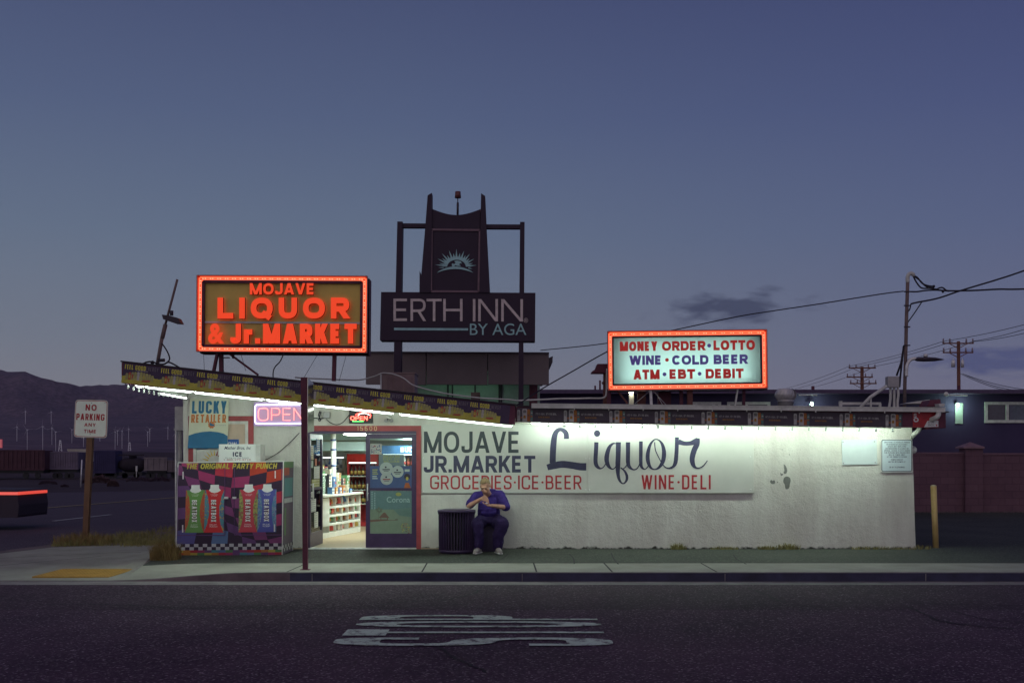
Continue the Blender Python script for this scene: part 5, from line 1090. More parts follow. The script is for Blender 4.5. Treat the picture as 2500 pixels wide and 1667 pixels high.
#@@PART6
# ---------------------------------------------------------------- seated man
t = thing('crate_seat', 'dark plastic crate the man is sitting on', 'crate', (-.38, 19.16, 0))
mb = MB(); mb.box(-.60, -.17, 18.95, 19.42, 0.0, .40); mb.box(-.615, -.155, 18.935, 19.435, .40, .43)
for i in range(6): mb.box(-.57+i*.065, -.53+i*.065, 18.943, 18.95, .06, .36, 0)
mb.build('crate', mat('crate_dark', (.035, .022, .06), rough=.5), t, bevel=.006)
man = thing('person', 'seated man in a purple blue hoodie and dark jeans looking down at his hands', 'person', (-.40, 19.0, 0))
skin = mat('skin', (.60, .34, .24), c2=(.48, .25, .17), rough=.5, scale=9, spec=.35)
def remesh(o, vox, sm=4):
    m = o.modifiers.new('remesh', 'REMESH'); m.mode = 'VOXEL'; m.voxel_size = vox; m.use_smooth_shade = True
    s = o.modifiers.new('smooth', 'SMOOTH'); s.iterations = sm; s.factor = .5; return o
ft = bpy.data.textures.new('cloth_folds', 'CLOUDS'); ft.noise_scale = .1; ft.noise_depth = 2
def fold(o, s, sz):
    t9 = ft.copy(); t9.noise_scale = sz; d = o.modifiers.new('folds', 'DISPLACE'); d.texture = t9; d.strength = s; d.mid_level = .5; d.texture_coords = 'GLOBAL'; return o
HC = V((-.455, 18.82, 1.125)); HR = Matrix.Rotation(radians(-14), 3, 'Z') @ Matrix.Rotation(radians(28), 3, 'X') @ Matrix.Rotation(radians(-6), 3, 'Y')
HS = 1.09
hd = lambda x, y, z: HC+HR @ V((x*HS, y*HS, z*HS))
def chain(mb, pts, rs, m=0):
    for a, b, r0, r1 in zip(pts, pts[1:], rs, rs[1:]): mb.caps(a, b, r0, r1, 12, m)
shL, shR = V((-.60, 19.06, .945)), V((-.205, 19.06, .955)); elL, elR = V((-.735, 18.86, .79)), V((-.10, 18.90, .76)); wrL, wrR = V((-.515, 18.66, .915)), V((-.345, 18.64, .80))
hipL, hipR = V((-.50, 19.16, .52)), V((-.28, 19.16, .52)); knL, knR = V((-.585, 18.64, .50)), V((-.165, 18.62, .49)); anL, anR = V((-.555, 18.62, .10)), V((-.245, 18.60, .10))
mb = MB()
mb.ball(hd(0, .012, .02), (.080, .098, .100), 18, rot=HR); mb.ball(hd(0, -.022, -.05), (.068, .078, .075), 16, rot=HR); mb.ball(hd(0, -.055, -.098), (.036, .034, .028), 12, rot=HR)   # skull, jaw, chin
mb.ball(hd(0, -.082, .022), (.052, .02, .013), 12, rot=HR); mb.caps(hd(0, -.090, .0), hd(0, -.112, -.034), .010, .017, 10); mb.ball(hd(0, -.092, -.066), (.026, .014, .010), 10, rot=HR); mb.ball(hd(0, -.09, -.052), (.03, .012, .008), 10, rot=HR)
for s in (-1, 1):
    mb.ball(hd(.080*s, .01, -.012), (.013, .024, .034), 10, rot=HR); mb.ball(hd(.040*s, -.068, -.028), (.026, .022, .022), 10, rot=HR); mb.ball(hd(.034*s, -.079, .004), (.012, .011, .008), 8, rot=HR)
mb.caps(HC+V((.01, .05, -.08)), V((-.41, 19.06, .93)), .062, .075, 14)
chain(mb, [V((-.40, 19.06, .93)), V((-.40, 19.10, .75)), V((-.39, 19.16, .55))], [.12, .15, .15])
chain(mb, [V((-.41, 19.06, .93)), shL, elL, wrL], [.07, .055, .045, .030]); chain(mb, [V((-.40, 19.06, .93)), shR, elR, wrR], [.07, .055, .045, .030])
chain(mb, [hipL, knL, anL], [.09, .06, .045]); chain(mb, [hipR, knR, anR], [.09, .06, .045])
for an, dx in ((anL, -.035), (anR, .03)): chain(mb, [an, an+V((dx, -.14, -.06))], [.04, .03])
# hands: palm, four bent fingers and a thumb each
def hand(w, palm, side, nrm, curl, spread=.006):
    """w wrist, palm direction, side direction (index to little finger), nrm the way the fingers curl"""
    palm, side, nrm = palm.normalized(), side.normalized(), nrm.normalized(); k = w+palm*.085
    for j in range(4): o = side*((j-1.5)*.020); mb.caps(w+palm*.015+o*.6, k+o, .016, .0125, 8)
    for j, ln in enumerate((.038, .043, .040, .031)):
        o = side*((j-1.5)*(.020+spread)); p = k+o; d = palm; r = .0095 if j < 3 else .0085
        for s3 in range(3):
            a = curl[j]*(.55, .95, .7)[s3]; d = (d*cos(a)+nrm*sin(a)).normalized(); e = p+d*ln*(1, .72, .55)[s3]; mb.caps(p, e, r, r*.93, 8); p = e; r *= .92
    b = w+palm*.025-side*.030; c = b+(palm*.6-side*.75+nrm*.3).normalized()*.042; d2 = c+(palm*.9-side*.1+nrm*.45).normalized()*.032; mb.caps(w+palm*.01-side*.012, b, .018, .0145, 8); mb.caps(b, c, .0135, .0115, 8); mb.caps(c, d2, .011, .0095, 8)
hand(wrL, V((.75, -.35, -.05)), V((.1, .1, -1)), V((.25, -.3, -.9)), (1.1, 1.25, 1.35, 1.4))
hand(wrR, V((-.85, -.45, .12)), V((.35, -.8, -.35)), V((-.1, .15, 1)), (.28, .45, .6, .75), .002)
remesh(mb.build('body', skin, man), .0055, 3)
hair = mat('hair_fair', (.36, .25, .13), c2=(.22, .14, .07), rough=.7, scale=60, bump=.004, bscale=90)
mb = MB(); mb.ball(hd(0, .026, .042), (.084, .092, .088), 18, rot=HR); mb.ball(hd(0, .05, .0), (.082, .064, .075), 16, rot=HR); mb.ball(hd(.0, -.03, .085), (.062, .045, .034), 12, rot=HR)
for s in (-1, 1): mb.ball(hd(.034*s, -.094, .024), (.019, .006, .005), 8, rot=HR)
remesh(mb.build('hair', hair, man), .006, 2)
mb = MB()
for s in (-1, 1): mb.ball(hd(.033*s, -.0885, -.004), (.017, .008, .008), 8, rot=HR)
mb.ball(hd(0, -.1045, -.059), (.024, .005, .004), 8, rot=HR); mb.build('facial_shadow_lines', mat('eye_and_shade_dark', (.06, .03, .03)), man).name = 'eyes_and_shade'  # dark eyes and mouth line, enlarged to put socket shade into the face
hood = mat('hoodie_blue', (.066, .040, .215), c2=(.038, .024, .135), rough=.95, spec=.08, scale=14, bump=.012, bscale=14)
mb = MB()
chain(mb, [V((-.41, 19.08, .92)), V((-.405, 19.09, .80)), V((-.40, 19.10, .66)), V((-.40, 19.12, .57))], [.15, .185, .20, .195]); mb.ball((-.40, 19.00, .70), (.175, .13, .15), 16); mb.ball((-.40, 19.02, .84), (.17, .12, .13), 16)
chain(mb, [V((-.44, 19.08, .94)), shL, shL.lerp(elL, .5), shL.lerp(elL, .84)], [.11, .090, .082, .078]); chain(mb, [V((-.38, 19.08, .94)), shR, shR.lerp(elR, .5), shR.lerp(elR, .95)], [.11, .092, .086, .082])
for i in range(12):   # rolled collar and hood behind the neck
    a0, a1 = [2*pi*j/12 for j in (i, i+1)]; c = lambda a: V((-.415+.088*cos(a), 19.03+.085*sin(a), .985+.035*sin(a))); mb.caps(c(a0), c(a1), .028, .028, 8)
mb.ball((-.345, 19.10, 1.0), (.10, .07, .075), 12); mb.ball((-.50, 19.08, .985), (.07, .06, .05), 12)
mb.caps((-.50, 18.90, .66), (-.30, 18.90, .66), .035, .035, 10)
fold(remesh(mb.build('hoodie', hood, man), .009, 5), .022, .10)
jean = mat('jeans', (.046, .030, .10), c2=(.026, .017, .058), rough=.95, spec=.08, scale=10, bump=.010, bscale=16)
mb = MB()
chain(mb, [V((-.40, 19.14, .56)), hipL+V((.03, 0, 0)), knL+V((0, .05, .0)), knL+V((0, 0, -.02)), anL+V((.0, 0, .18)), anL+V((0, -.01, .02))], [.17, .135, .10, .098, .085, .078])
chain(mb, [V((-.38, 19.14, .56)), hipR+V((-.03, 0, 0)), knR+V((-.0, .05, .0)), knR+V((0, 0, -.02)), anR+V((.02, 0, .2)), anR+V((.01, -.01, .02))], [.17, .14, .115, .115, .105, .088])
mb.ball((-.385, 19.0, .53), (.17, .17, .09), 16); fold(remesh(mb.build('jeans', jean, man), .010, 5), .034, .12)
for an, dx, lb in ((anL, -.05, None), (anR, .045, None)):
    d = V((dx, -.15, 0)).normalized(); h0 = V((an.x, an.y+.05, .045)); mb = MB(); chain(mb, [h0, V((an.x, an.y, .06))+d*.05, V((an.x, an.y, .042))+d*.17], [.046, .050, .040]); mb.caps(h0+V((0, 0, -.012)), V((an.x, an.y, .030))+d*.18, .034, .034, 10); mb.caps(V((an.x, an.y, .09)), V((an.x, an.y, .06)), .042, .046, 10)
    o = remesh(mb.build('shoe', mat('shoe_grey', (.50, .46, .40), c2=(.30, .27, .25), rough=.7, scale=22), man), .006, 3)
    mb = MB(); mb.hexa([V((an.x, an.y, .0))+d*a+V((d.y, -d.x, 0))*b+UZ*c for c in (.002, .022) for a, b in ((-.085, -.036), (.205, -.040), (.205, .040), (-.085, .036))]); mb.build('sole', M['white'], o, bevel=.008)
mb = MB(); c = wrR+V((-.105, -.055, .045)); mb.beam(c+V((-.03, .02, -.005)), c+V((.035, -.012, .0)), .045, .016)
tag(mb.build('paper_packet', M['white'], origin=c, bevel=.003), "small white packet held in the man's open hand", 'packet')

# ---------------------------------------------------------------- roof signs
orange = emit('neon_orange', (1.0, .125, .035), 1.4); spot = emit('neon_spot', (1.0, .34, .20), 2.0); M['signred'] = mat('sign_red_paint', (.62, .20, .15), rough=.4)
def lightbox(root, q, d, inset, depth, nspots, boxm, face):
    """q: outer corners TL TR BR BL in photo pixels at distance d; returns a mapper over the outer quad"""
    TL, TR, BR, BL = [P(*p, d) for p in q]
    f = lambda u, v, k=0.0: (BL*(1-u)+BR*u)*(1-v)+(TL*(1-u)+TR*u)*v-V((0, k, 0))
    a, b = inset
    back = V((0, depth, 0)); mb = MB(); o = [f(.015, -.03), f(1.012, -.03), f(1.012, .97), f(.015, .97)]
    # shell: sides, and back
    oo = [f(.012, -.02), f(1.008, -.02), f(1.008, .98), f(.012, .98)]
    for i in range(4): p, r_ = oo[i], oo[(i+1) % 4]; mb.quad(p+V((0, .02, 0)), r_+V((0, .02, 0)), r_+back, p+back)
    mb.quad(*[p+back for p in oo]); mb.build('box', boxm, root)
    O = [f(0, 0), f(1, 0), f(1, 1), f(0, 1)]; I = [f(a, b), f(1-a, b), f(1-a, 1-b), f(a, 1-b)]
    mb = MB()
    for i in range(4): j = (i+1) % 4; mb.hexa([O[i], O[j], I[j], I[i], O[i]+V((0, .03, 0)), O[j]+V((0, .03, 0)), I[j]+V((0, .03, 0)), I[i]+V((0, .03, 0))])
    for A in (O,):
        for i in range(4): mb.beam(A[i]-V((0, .045, 0)), A[(i+1) % 4]-V((0, .045, 0)), .014, .09, up=(0, 1, 0))
    mb.build('neon_tray', M['signred'], root)
    for t_ in (.30, .68):
        mb = MB(); L_ = [f(a*t_, b*t_, .03), f(1-a*t_, b*t_, .03), f(1-a*t_, 1-b*t_, .03), f(a*t_, 1-b*t_, .03)]
        for i in range(4): mb.tube([L_[i].lerp(L_[(i+1) % 4], .004), L_[i].lerp(L_[(i+1) % 4], .996)], .0135, 8)
        mb.build('neon_tube', orange, root)
    mb = MB()
    L_ = [f(a*.5, b*.5, .045), f(1-a*.5, b*.5, .045), f(1-a*.5, 1-b*.5, .045), f(a*.5, 1-b*.5, .045)]
    for i in range(4):
        n = nspots[i % 2]
        for j in range(n):
            p = L_[i].lerp(L_[(i+1) % 4], (j+.5)/n); dd = (L_[(i+1) % 4]-L_[i]).normalized()*.022
            mb.ball(p-dd, .009, 6); mb.ball(p+dd, .009, 6)
    mb.build('tube_end_glow', spot, root)
    return f, I
d = 19.9
RS = thing('roof_sign', 'big roof sign with red LIQUOR letters inside an orange neon border', 'sign', (PX(690, d), d, PZ(925, d)))
f, I = lightbox(RS, [(484, 674), (898, 676), (896.5, 862), (482.5, 858.5)], d, (.034, .075), .32, (22, 10), M['maroondark'], None)
mb = MB(); mb.prism([p+V((0, .012, 0)) for p in I], (0, .02, 0)); mb.build('back_panel', mat('sign_olive', (.92, .64, .16), c2=(.78, .54, .13), rough=.6, scale=3, bump=.002), RS)
mb = MB(); iu = lambda u, v, k: (I[0]*(1-u)+I[1]*u)*(1-v)+(I[3]*(1-u)+I[2]*u)*v-V((0, k, 0))
mb.beam(iu(.004, .372, .01), iu(.996, .372, .01), .035, .02, up=(0, 1, 0)); mb.build('divider', M['offwhite'], RS)
mb = MB()
for i in range(4): mb.beam(I[i].lerp(I[(i+1) % 4], .0)-V((0, .02, 0)), I[(i+1) % 4]-V((0, .02, 0)), .05, .06, up=(0, 1, 0))
mb.build('inner_frame', M['maroondark'], RS)
mb = MB(); dl = d-.10; ZX = lambda x: 280+x/3.675; ZYY = lambda y: 640+y/3.675
lf = (emit('letter_red', (.80, .055, .012), .95, (.5, .03, .02)), mat('letter_edge', (.20, .02, .03)))
def sl(txt, x0, y0, x1, y1, t, **k):
    mb = MB(); mb.block(txt, fr(ZX(x0), ZYY(y1), dl), pxs((x1-x0)/3.675, dl), pxs((y1-y0)/3.675, dl), t, 0, hel=True, dep=.06, ms=1, off=0, **k); return mb
for txt, x0, y0, x1, y1, t, g in (('MOJAVE', 1212, 189, 1795, 290, .23, .12), ('LIQUOR', 922, 318, 2105, 506, .27, .28), ('Jr.MARKET', 1036, 552, 2172, 730, .27, .13)): sl(txt, x0, y0, x1, y1, t, gap=g).build('channel_letters', lf, RS)
mb = MB(); vs, fs, a0, a1, b0_, b1q = font_mesh('&', .035); o = P(ZX(838), ZYY(732), dl)
ww, hh = pxs(145/3.675, dl), pxs(182/3.675, dl); mb.add([o+UX*((p.x-a0)/(a1-a0)*ww)+UZ*((p.y-b0_)/(b1q-b0_)*hh) for p in vs], fs, 0); mb.build('channel_letters', lf, RS)
mb = MB()
Bm = lambda x0, y0, x1, y1, w, dd=.12: MB().beam(P(x0, y0, d+dd), P(x1, y1, d+dd), pxs(w, d), .09, up=(0, 1, 0)).build('support_leg', M['maroondark'], RS)
Bm(540, 860, 541, 935, 9); Bm(531, 862, 520, 915, 6, .05); Bm(558, 862, 630, 915, 4.5); Bm(817, 860, 815, 930, 9); Bm(570, 863, 569, 875, 3); Bm(541, 873, 560, 873, 2)
mb = MB(); 
for q in ([(693, 862), (684, 882), (672, 895), (667, 908), (667, 925)],): mb.tube(catmull([tuple(P(*p, d-.1)) for p in q], 5), .012, 6)
mb.build('power_cable', M['wire'], RS)
for a, b in (((497, 863), (499, 905)), ((776, 864), (742, 922)), ((588, 864), (600, 905)), ((846, 864), (828, 930))): MB().tube([P(*a, d), P(*b, d)], .004, 5).build('guy_wire', M['wire'], RS)
d = 20.4
MS = thing('roof_sign', 'white lit roof sign listing money order, wine and ATM in an orange neon border', 'sign', (PX(1677, d), d, PZ(1010, d)))
f, I = lightbox(MS, [(1483, 810), (1869.5, 805.5), (1871.5, 948), (1484.6, 953)], d, (.032, .095), .34, (17, 7), M['dark'], None)
tp = bpy.data.materials.new('lit_acrylic'); tp.use_nodes = True; nt, L, b = nodes(tp); tr = nd(nt, 'ShaderNodeBsdfTranslucent'); mx = nd(nt, 'ShaderNodeMixShader'); mx.inputs[0].default_value = .62
tr.inputs[0].default_value = (.66, .92, .86, 1); b.inputs['Base Color'].default_value = (.55, .68, .66, 1); L(b.outputs[0], mx.inputs[1]); L(tr.outputs[0], mx.inputs[2]); L(mx.outputs[0], nt.nodes['Material Output'].inputs[0])
mb = MB(); mb.quad(*[p+V((0, .02, 0)) for p in I]); mb.build('face_panel', tp, MS)
iu = lambda u, v, k=0.0: (I[0]*(1-u)+I[1]*u)*(1-v)+(I[3]*(1-u)+I[2]*u)*v-V((0, k, 0))
for v, s in ((.19, 5.0), (.52, 3.2), (.80, 2.2)):
    mb = MB(); mb.tube([iu(.06, v, -.16), iu(.94, v, -.16)], .02, 8); mb.build('inner_tube', emit('inner_tube', (.82, 1, .95), s*1.35, (.8, .8, .8)), MS)
mb = MB(); mb.quad(*[p+V((0, .30, 0)) for p in I]); mb.build('reflector', M['white'], MS)
R7 = lambda x, y: (1440+x/4.704, 780+y/4.704)
mi = [emit('print_red_glow', (.30, .012, .008), .75, (.3, .02, .02)), emit('print_blue_glow', (.055, .035, .17), .7, (.05, .04, .18))]  # letters glow by themselves, in place of light coming through the panel
sl2 = atan2(20/4.704, 386)
def ml(parts):
    for txt, x0, y0, x1, y1, m, t in parts:
        mb = MB(); a = R7(x0, y1); bq = R7(x1, y0)
        mb.block(txt, fr(a[0], a[1], d-.004, sl2), pxs(bq[0]-a[0], d), pxs(a[1]-bq[1]-(x1-x0)*.0105/4.704, d), t, 0, hel=True, off=.004, gap=.10); mb.build('lettering', mi[m], MS)
ml([('MONEY', 345, 250, 775, 364, 0, .27), ('ORDER', 828, 245, 1328, 359, 0, .27), ('LOTTO', 1420, 235, 1896, 353, 0, .27), ('WINE', 455, 411, 828, 523, 1, .28), ('COLD', 945, 407, 1362, 520, 1, .28), ('BEER', 1422, 400, 1814, 512, 1, .28),
    ('ATM', 502, 573, 802, 688, 0, .28), ('EBT', 915, 568, 1210, 682, 0, .28), ('DEBIT', 1330, 562, 1766, 677, 0, .28)])
for x, y, r_, m in ((1370, 299, 22, 1), (886, 463, 21, 0), (857, 628, 22, 1), (1260, 622, 22, 1)):
    mb = MB(); c = P(*R7(x, y), d-.004); rr_ = r_/4.704*d/F; mb.poly([c+V((rr_*cos(a), -.004, rr_*sin(a))) for a in [2*pi*i/16 for i in range(16)]]); mb.build('bullet', mi[m], MS)
mb = MB()
for i in range(4): mb.beam(I[i]-V((0, .015, 0)), I[(i+1) % 4]-V((0, .015, 0)), .03, .05, up=(0, 1, 0))
mb.build('inner_frame', M['dark'], MS)
Bm = lambda x0, y0, x1, y1, w, dd=.2, m=0: MB().beam(P(x0, y0, d+dd), P(x1, y1, d+dd), pxs(w, d), .08, up=(0, 1, 0)).build('support_leg', (M['maroondark'], M['rust'], M['offwhite'], M['galv'])[m], MS)
Bm(1487, 950, 1486.5, 1012, 9); Bm(1566, 950, 1566, 1012, 20, .35, 1); Bm(1622, 948, 1622, 1012, 32, .5); Bm(1663, 948, 1663, 1012, 8); Bm(1684, 948, 1684, 1012, 13, .1, 1); Bm(1816, 946, 1815, 1012, 6.5); Bm(1801, 948, 1791, 1012, 3, .0, 2); Bm(1506, 952, 1532, 985, 4, .1, 1)
Bm(1588, 952, 1591, 1012, 6, .05, 3)
for a, b in (((1586, 955), (1550, 985)), ((1595, 955), (1628, 990)), ((1600, 957), (1620, 992))): MB().tube([P(*a, d+.1), P(*b, d+.1)], .006, 5).build('stay_wire', M['galv'], MS)
# ---- things standing on the roof
t = thing('roof_vent_stack', 'dark red hooded vent stack standing left of the white roof sign', 'vent', P(1475, 1012, 21)); d = 21
mb = MB(); mb.prism([P(1445, 910, d), P(1490, 910, d), P(1490, 888, d), P(1459, 888, d), P(1454, 901, d), P(1446, 906, d)], (0, .35, 0)); mb.build('hood', M['maroondark'], t)
mb = MB(); mb.beam(P(1478, 910, d+.17), P(1477, 1012, d+.17), pxs(10, d), .1, up=(0, 1, 0)); mb.beam(P(1470, 936, d+.1), P(1482, 930, d+.1), .05, .05); mb.build('leg', M['rust'], t)
mb = MB(); mb.tube(catmull([tuple(P(*p, d-.1)) for p in ((1482, 900), (1481, 930), (1481, 955), (1478, 968), (1466, 972), (1440, 972), (1405, 973), (1370, 973), (1330, 975), (1262, 978))], 4), .018, 7)
tag(mb.build('roof_conduit', M['offwhite'], origin=P(1400, 973, d)), 'white pipe running over the roof from the red vent stack toward the sloping banner', 'pipe')
t = thing('turbine_vent', 'round ribbed silver turbine vent spinning cap on the roof', 'vent', P(1918, 1012, 21)); c = P(1918, 1012, 21)
zb0 = PZ(988, 21)-c.z; mb = MB(); mb.lathe([(.145, 0), (.145, zb0+.06), (.155, zb0+.06), (.155, zb0+.08)], c, 22); mb.build('collar', M['galv'], t)
mb = MB(); H = PZ(953, 21)-PZ(984, 21); n = 22
for i in range(n):
    a = 2*pi*i/n; pts = []
    for j in range(9):
        s = j/8; r_ = .10+.105*sin(pi*min(1, .08+s*.84))**.8; w = .0; aa = a+.5*s; z = c.z+zb0+.07+H*s*.97
        pts.append(((c.x+r_*cos(aa), c.y+r_*sin(aa), z), (c.x+r_*.90*cos(aa+.36), c.y+r_*.90*sin(aa+.36), z)))
    for p, q_ in zip(pts, pts[1:]): mb.add([p[0], p[1], q_[1], q_[0]], [(0, 1, 2, 3)], 0, True)
mb.lathe([(.115, c.z+zb0+.07+H*.93), (.06, c.z+zb0+.07+H*.98), (.0, c.z+zb0+.07+H)], (c.x, c.y, 0), 18); mb.build('fins', M['galv'], t)
def floodlamp(px, py, dd, label, pole, es=14, colr=(.9, 1, .8), energy=30):
    t = thing('flood_lamp', label, 'lamp', P(px, pole, dd)); mb = MB(); mb.beam(P(px, pole, dd+.05), P(px, py+5, dd+.05), .09, .09); mb.build('stand', M['offwhite'], t)
    mb = MB(); mb.ball(P(px, py, dd), (.045, .03, .035), 10); mb.build('bulb', emit('lamp_glow', colr, es), t)
    l = bpy.data.lights.new('lamp_light', 'POINT'); l.energy = energy; l.color = colr; l.shadow_soft_size = .06; lo = bpy.data.objects.new('lamp_light', l); col.objects.link(lo); lo.parent = t; lo.location = P(px, py, dd)-V((0, .12, 0))-t.location
floodlamp(1541, 957, 21.5, 'lit flood lamp on a stand under the left end of the white roof sign', 1012, 30, (1, .95, .7), .9)
d = 20.8; t = thing('roof_cooler', 'boxy pinkish evaporative cooler on the roof behind the sloping banner', 'cooler unit', P(972, 985, d))
mb = MB(); mb.box(PX(931, d), PX(1012, d), d, d+.7, PZ(985, d), PZ(912, d)); mb.box(PX(929.5, d), PX(1014, d), d-.02, d+.72, PZ(912, d), PZ(909, d)); mb.build('cabinet', mat('cooler_pinkish', (.34, .24, .22), c2=(.25, .17, .17), scale=3), t)
for a, b in ((946, 959), (962, 984), (987, 1008)): mb = MB(); mb.box(PX(a, d), PX(b, d), d-.012, d, PZ(960, d), PZ(918, d)); [mb.box(PX(a, d), PX(b, d), d-.02, d-.012, PZ(922+i*5, d)-.012, PZ(922+i*5, d)) for i in range(8)]; mb.build('louvre_panel', mat('louvre', (.27, .18, .18)), t)
mb = MB(); mb.beam(P(930, 910, d-.03), P(930, 985, d-.03), .025, .025); mb.build('corner_pipe', M['white'], t)
mb = MB(); mb.tube(catmull([tuple(P(*p, d-.2)) for p in ((720, 921), (745, 923), (790, 925), (840, 927), (880, 927), (915, 918), (932, 911), (945, 911), (960, 913), (985, 923), (1005, 938), (1030, 947), (1070, 957), (1110, 964), (1180, 972), (1240, 975), (1262, 978))], 4), .013, 6)
tag(mb.build('roof_cable', M['offwhite'], origin=P(960, 930, d-.2)), 'pale cable looping over the roof cooler and along the sloping roof edge', 'cable')
d = 23; t = thing('roof_handrail', 'pale pipe frame lying on the roof right of the turbine vent', 'rail', P(2100, 1012, d)); mb = MB()
mb.beam(P(2048, 985, d), P(2150, 985, d), .055, .055); mb.beam(P(2052, 979, d), P(2052, 1012, d), .06, .06); mb.beam(P(2148, 985, d), P(2148, 1012, d), .05, .05); mb.tube([P(2092, 1004, d-.2), P(2124, 970, d-.2), P(2165, 942, d-.2)], .035, 8); mb.tube([P(2126, 966, d-.2), P(2126, 1010, d-.2)], .02, 6); mb.build('pipe', M['offwhite'], t)
# service mast, lamp and junction box
d = 23.4; t = thing('service_mast', 'tall rusty service mast with a bent weatherhead at the right roof end', 'mast', P(2208, 1012, d))
mb = MB(); mb.tube([P(2208, 1012, d), P(2209, 940, d), P(2211.5, 850, d), P(2213, 780, d), P(2216, 690, d)], pxs(4.2, d), 12); mb.build('pole', mat('mast_rust', (.26, .19, .17), c2=(.13, .085, .09), rough=.8, scale=6), t)
mb = MB(); mb.tube(catmull([tuple(P(*p, d)) for p in ((2216, 690), (2216, 676), (2220, 669), (2226, 668), (2231, 672))], 4), pxs(4.8, d), 10); mb.ball(P(2230, 671, d), pxs(5, d), 8); mb.build('weatherhead', M['offwhite'], t)
for y in (712, 746, 798, 843): MB().beam(P(2207, y, d-.03), P(2222, y, d-.03), .025, .025).build('bracket', M['dark'], t)
mb = MB()
for q in ([(2231, 673), (2240, 678), (2252, 692), (2268, 698), (2282, 699)], [(2230, 675), (2238, 690), (2250, 703), (2270, 704), (2286, 706)], [(2231, 674), (2245, 684), (2262, 700), (2280, 703)], [(2286, 706), (2300, 702), (2312, 710), (2320, 710)], [(2222, 712), (2240, 712), (2262, 709), (2290, 708)]): mb.tube(catmull([tuple(P(*p, d)) for p in q], 5), .016, 6)
mb.tube(catmull([tuple(P(*p, d)) for p in ((2224, 742), (2221, 755), (2217, 760))], 5), .013, 6)
for x, y in ((2280, 699), (2288, 707), (2302, 712)): mb.ball(P(x, y, d), .03, 6)
for q in ([(2207, 843), (2200, 885), (2189, 917)], [(2206, 845), (2198, 920), (2196, 945)]): mb.tube([P(*p, d) for p in q], .02, 6)
mb.build('drop_cables', M['wire'], t)
t = thing('street_lamp', 'unlit cobra head lamp on a curved arm fixed to the rusty mast', 'street lamp', P(2213, 920, d-.1)); dd = d-.12
mb = MB(); mb.tube(catmull([tuple(P(*p, dd)) for p in ((2213, 919), (2214, 895), (2218, 884), (2225, 877), (2236, 875))], 5), pxs(4, dd), 10); mb.build('arm', M['galv'], t)
mb = MB(); mb.lathe([(.03, 0), (.085, .06), (.105, .2), (.085, .42), (.03, .58), (.01, .62)], (0, 0, 0), 14)
q0 = P(2233, 876, dd)
for v in mb.v: x, y, z = v; v.x = q0.x+z; v.y = q0.y+y*1.2; v.z = q0.z-.015+x*(.55 if x > 0 else .42)
mb.build('lamp_head', M['dark'], t)
mb = MB(); mb.lathe([(.045, 0), (.045, .06)], P(2260, 871, dd), 12); mb.build('photocell', M['galv'], t)
t = thing('junction_box', 'grey electrical box raised on three conduits beside the mast', 'electrical box', P(2182, 1012, d-.3)); dd = d-.3
mb = MB(); mb.box(PX(2168, dd), PX(2196, dd), dd, dd+.18, PZ(945.5, dd), PZ(918.5, dd)); mb.build('box', M['grey'], t, bevel=.008)
for q in ([(2174, 945), (2174, 970), (2173, 980), (2168, 1012)], [(2183, 945), (2183, 975), (2183, 1012)], [(2192, 945), (2193, 965), (2191, 985), (2194, 1012)]): mb = MB(); mb.tube(catmull([tuple(P(*p, dd+.09)) for p in q], 4), .028, 8); mb.build('conduit', M['offwhite'], t)
def wire(name, label, pts, dd, r=.014):
    mb = MB(); mb.tube(catmull([tuple(P(*p[:2], p[2] if len(p) > 2 else dd)) for p in pts], 6), r, 6); tag(mb.build(name, M['wire'], origin=mb.v[0]), label, 'wire')
wire('overhead_wire', 'long wire falling left from the mast behind the white roof sign', [(2206, 711, 23.4), (2150, 718, 23.6), (2000, 742, 24), (1900, 757, 24.5), (1800, 773, 25), (1643, 806, 26), (1480, 838, 28), (1320, 855, 31)], 0, .012)
wire('overhead_wire', 'heavy cable from the mast running level out of frame right', [(2288, 708), (2320, 710), (2380, 709), (2440, 706), (2520, 705), (2900, 690), (3600, 640)], 23.4, .018)
wire('overhead_wire', 'heavy cable from the mast rising out of frame at upper right', [(2224, 742), (2240, 738), (2290, 728), (2350, 708), (2430, 684), (2520, 654), (2900, 520), (3600, 250)], 23.4, .018)
wire('overhead_wire', 'short stay from the mast up to the rising cable', [(2216, 787), (2232, 765), (2250, 738)], 23.4, .012)
wire('overhead_wire', 'wire slanting up from the canopy corner to the red vent stack', [(1260, 990, 19.5), (1330, 945, 20.4), (1400, 905, 20.8), (1450, 876, 21), (1483, 858, 21)], 0, .012)
# leaning lamp mast at the left end of the canopy
d = 18.6; t = thing('lamp_mast', 'leaning bare pole with a small dead lamp at the left canopy end', 'lamp mast', P(384, 888, d))
mb = MB(); mb.tube([P(384, 890, d), P(396, 822, d)], pxs(4.4, d), 10); mb.tube([P(396, 826, d), P(404, 792, d)], pxs(5.2, d), 10); mb.tube([P(403, 795, d), P(433, 682, d)], pxs(2.9, d), 10); mb.build('pole', mat('mast_brown', (.24, .17, .15), c2=(.15, .10, .10), rough=.8, scale=6), t)
mb = MB(); mb.prism([P(395, 768, d-.1), P(413, 770, d-.1), P(434, 776, d-.1), P(441, 789, d-.1), P(425, 788, d-.1), P(398, 779, d-.1)], (0, .2, 0)); mb.lathe([(.03, 0), (.03, .08)], P(419, 770, d), 10); mb.build('lamp_head', M['dark'], t)
mb = MB(); mb.tube(catmull([tuple(P(*p, d-.05)) for p in ((395, 838), (405, 852), (412, 866), (414, 876), (410, 883), (402, 888))], 5), .013, 6); mb.tube(catmull([tuple(P(*p, d-.08)) for p in ((345, 890), (358, 884), (372, 883), (385, 888), (400, 889), (410, 884), (420, 887), (438, 897))], 5), .014, 6)
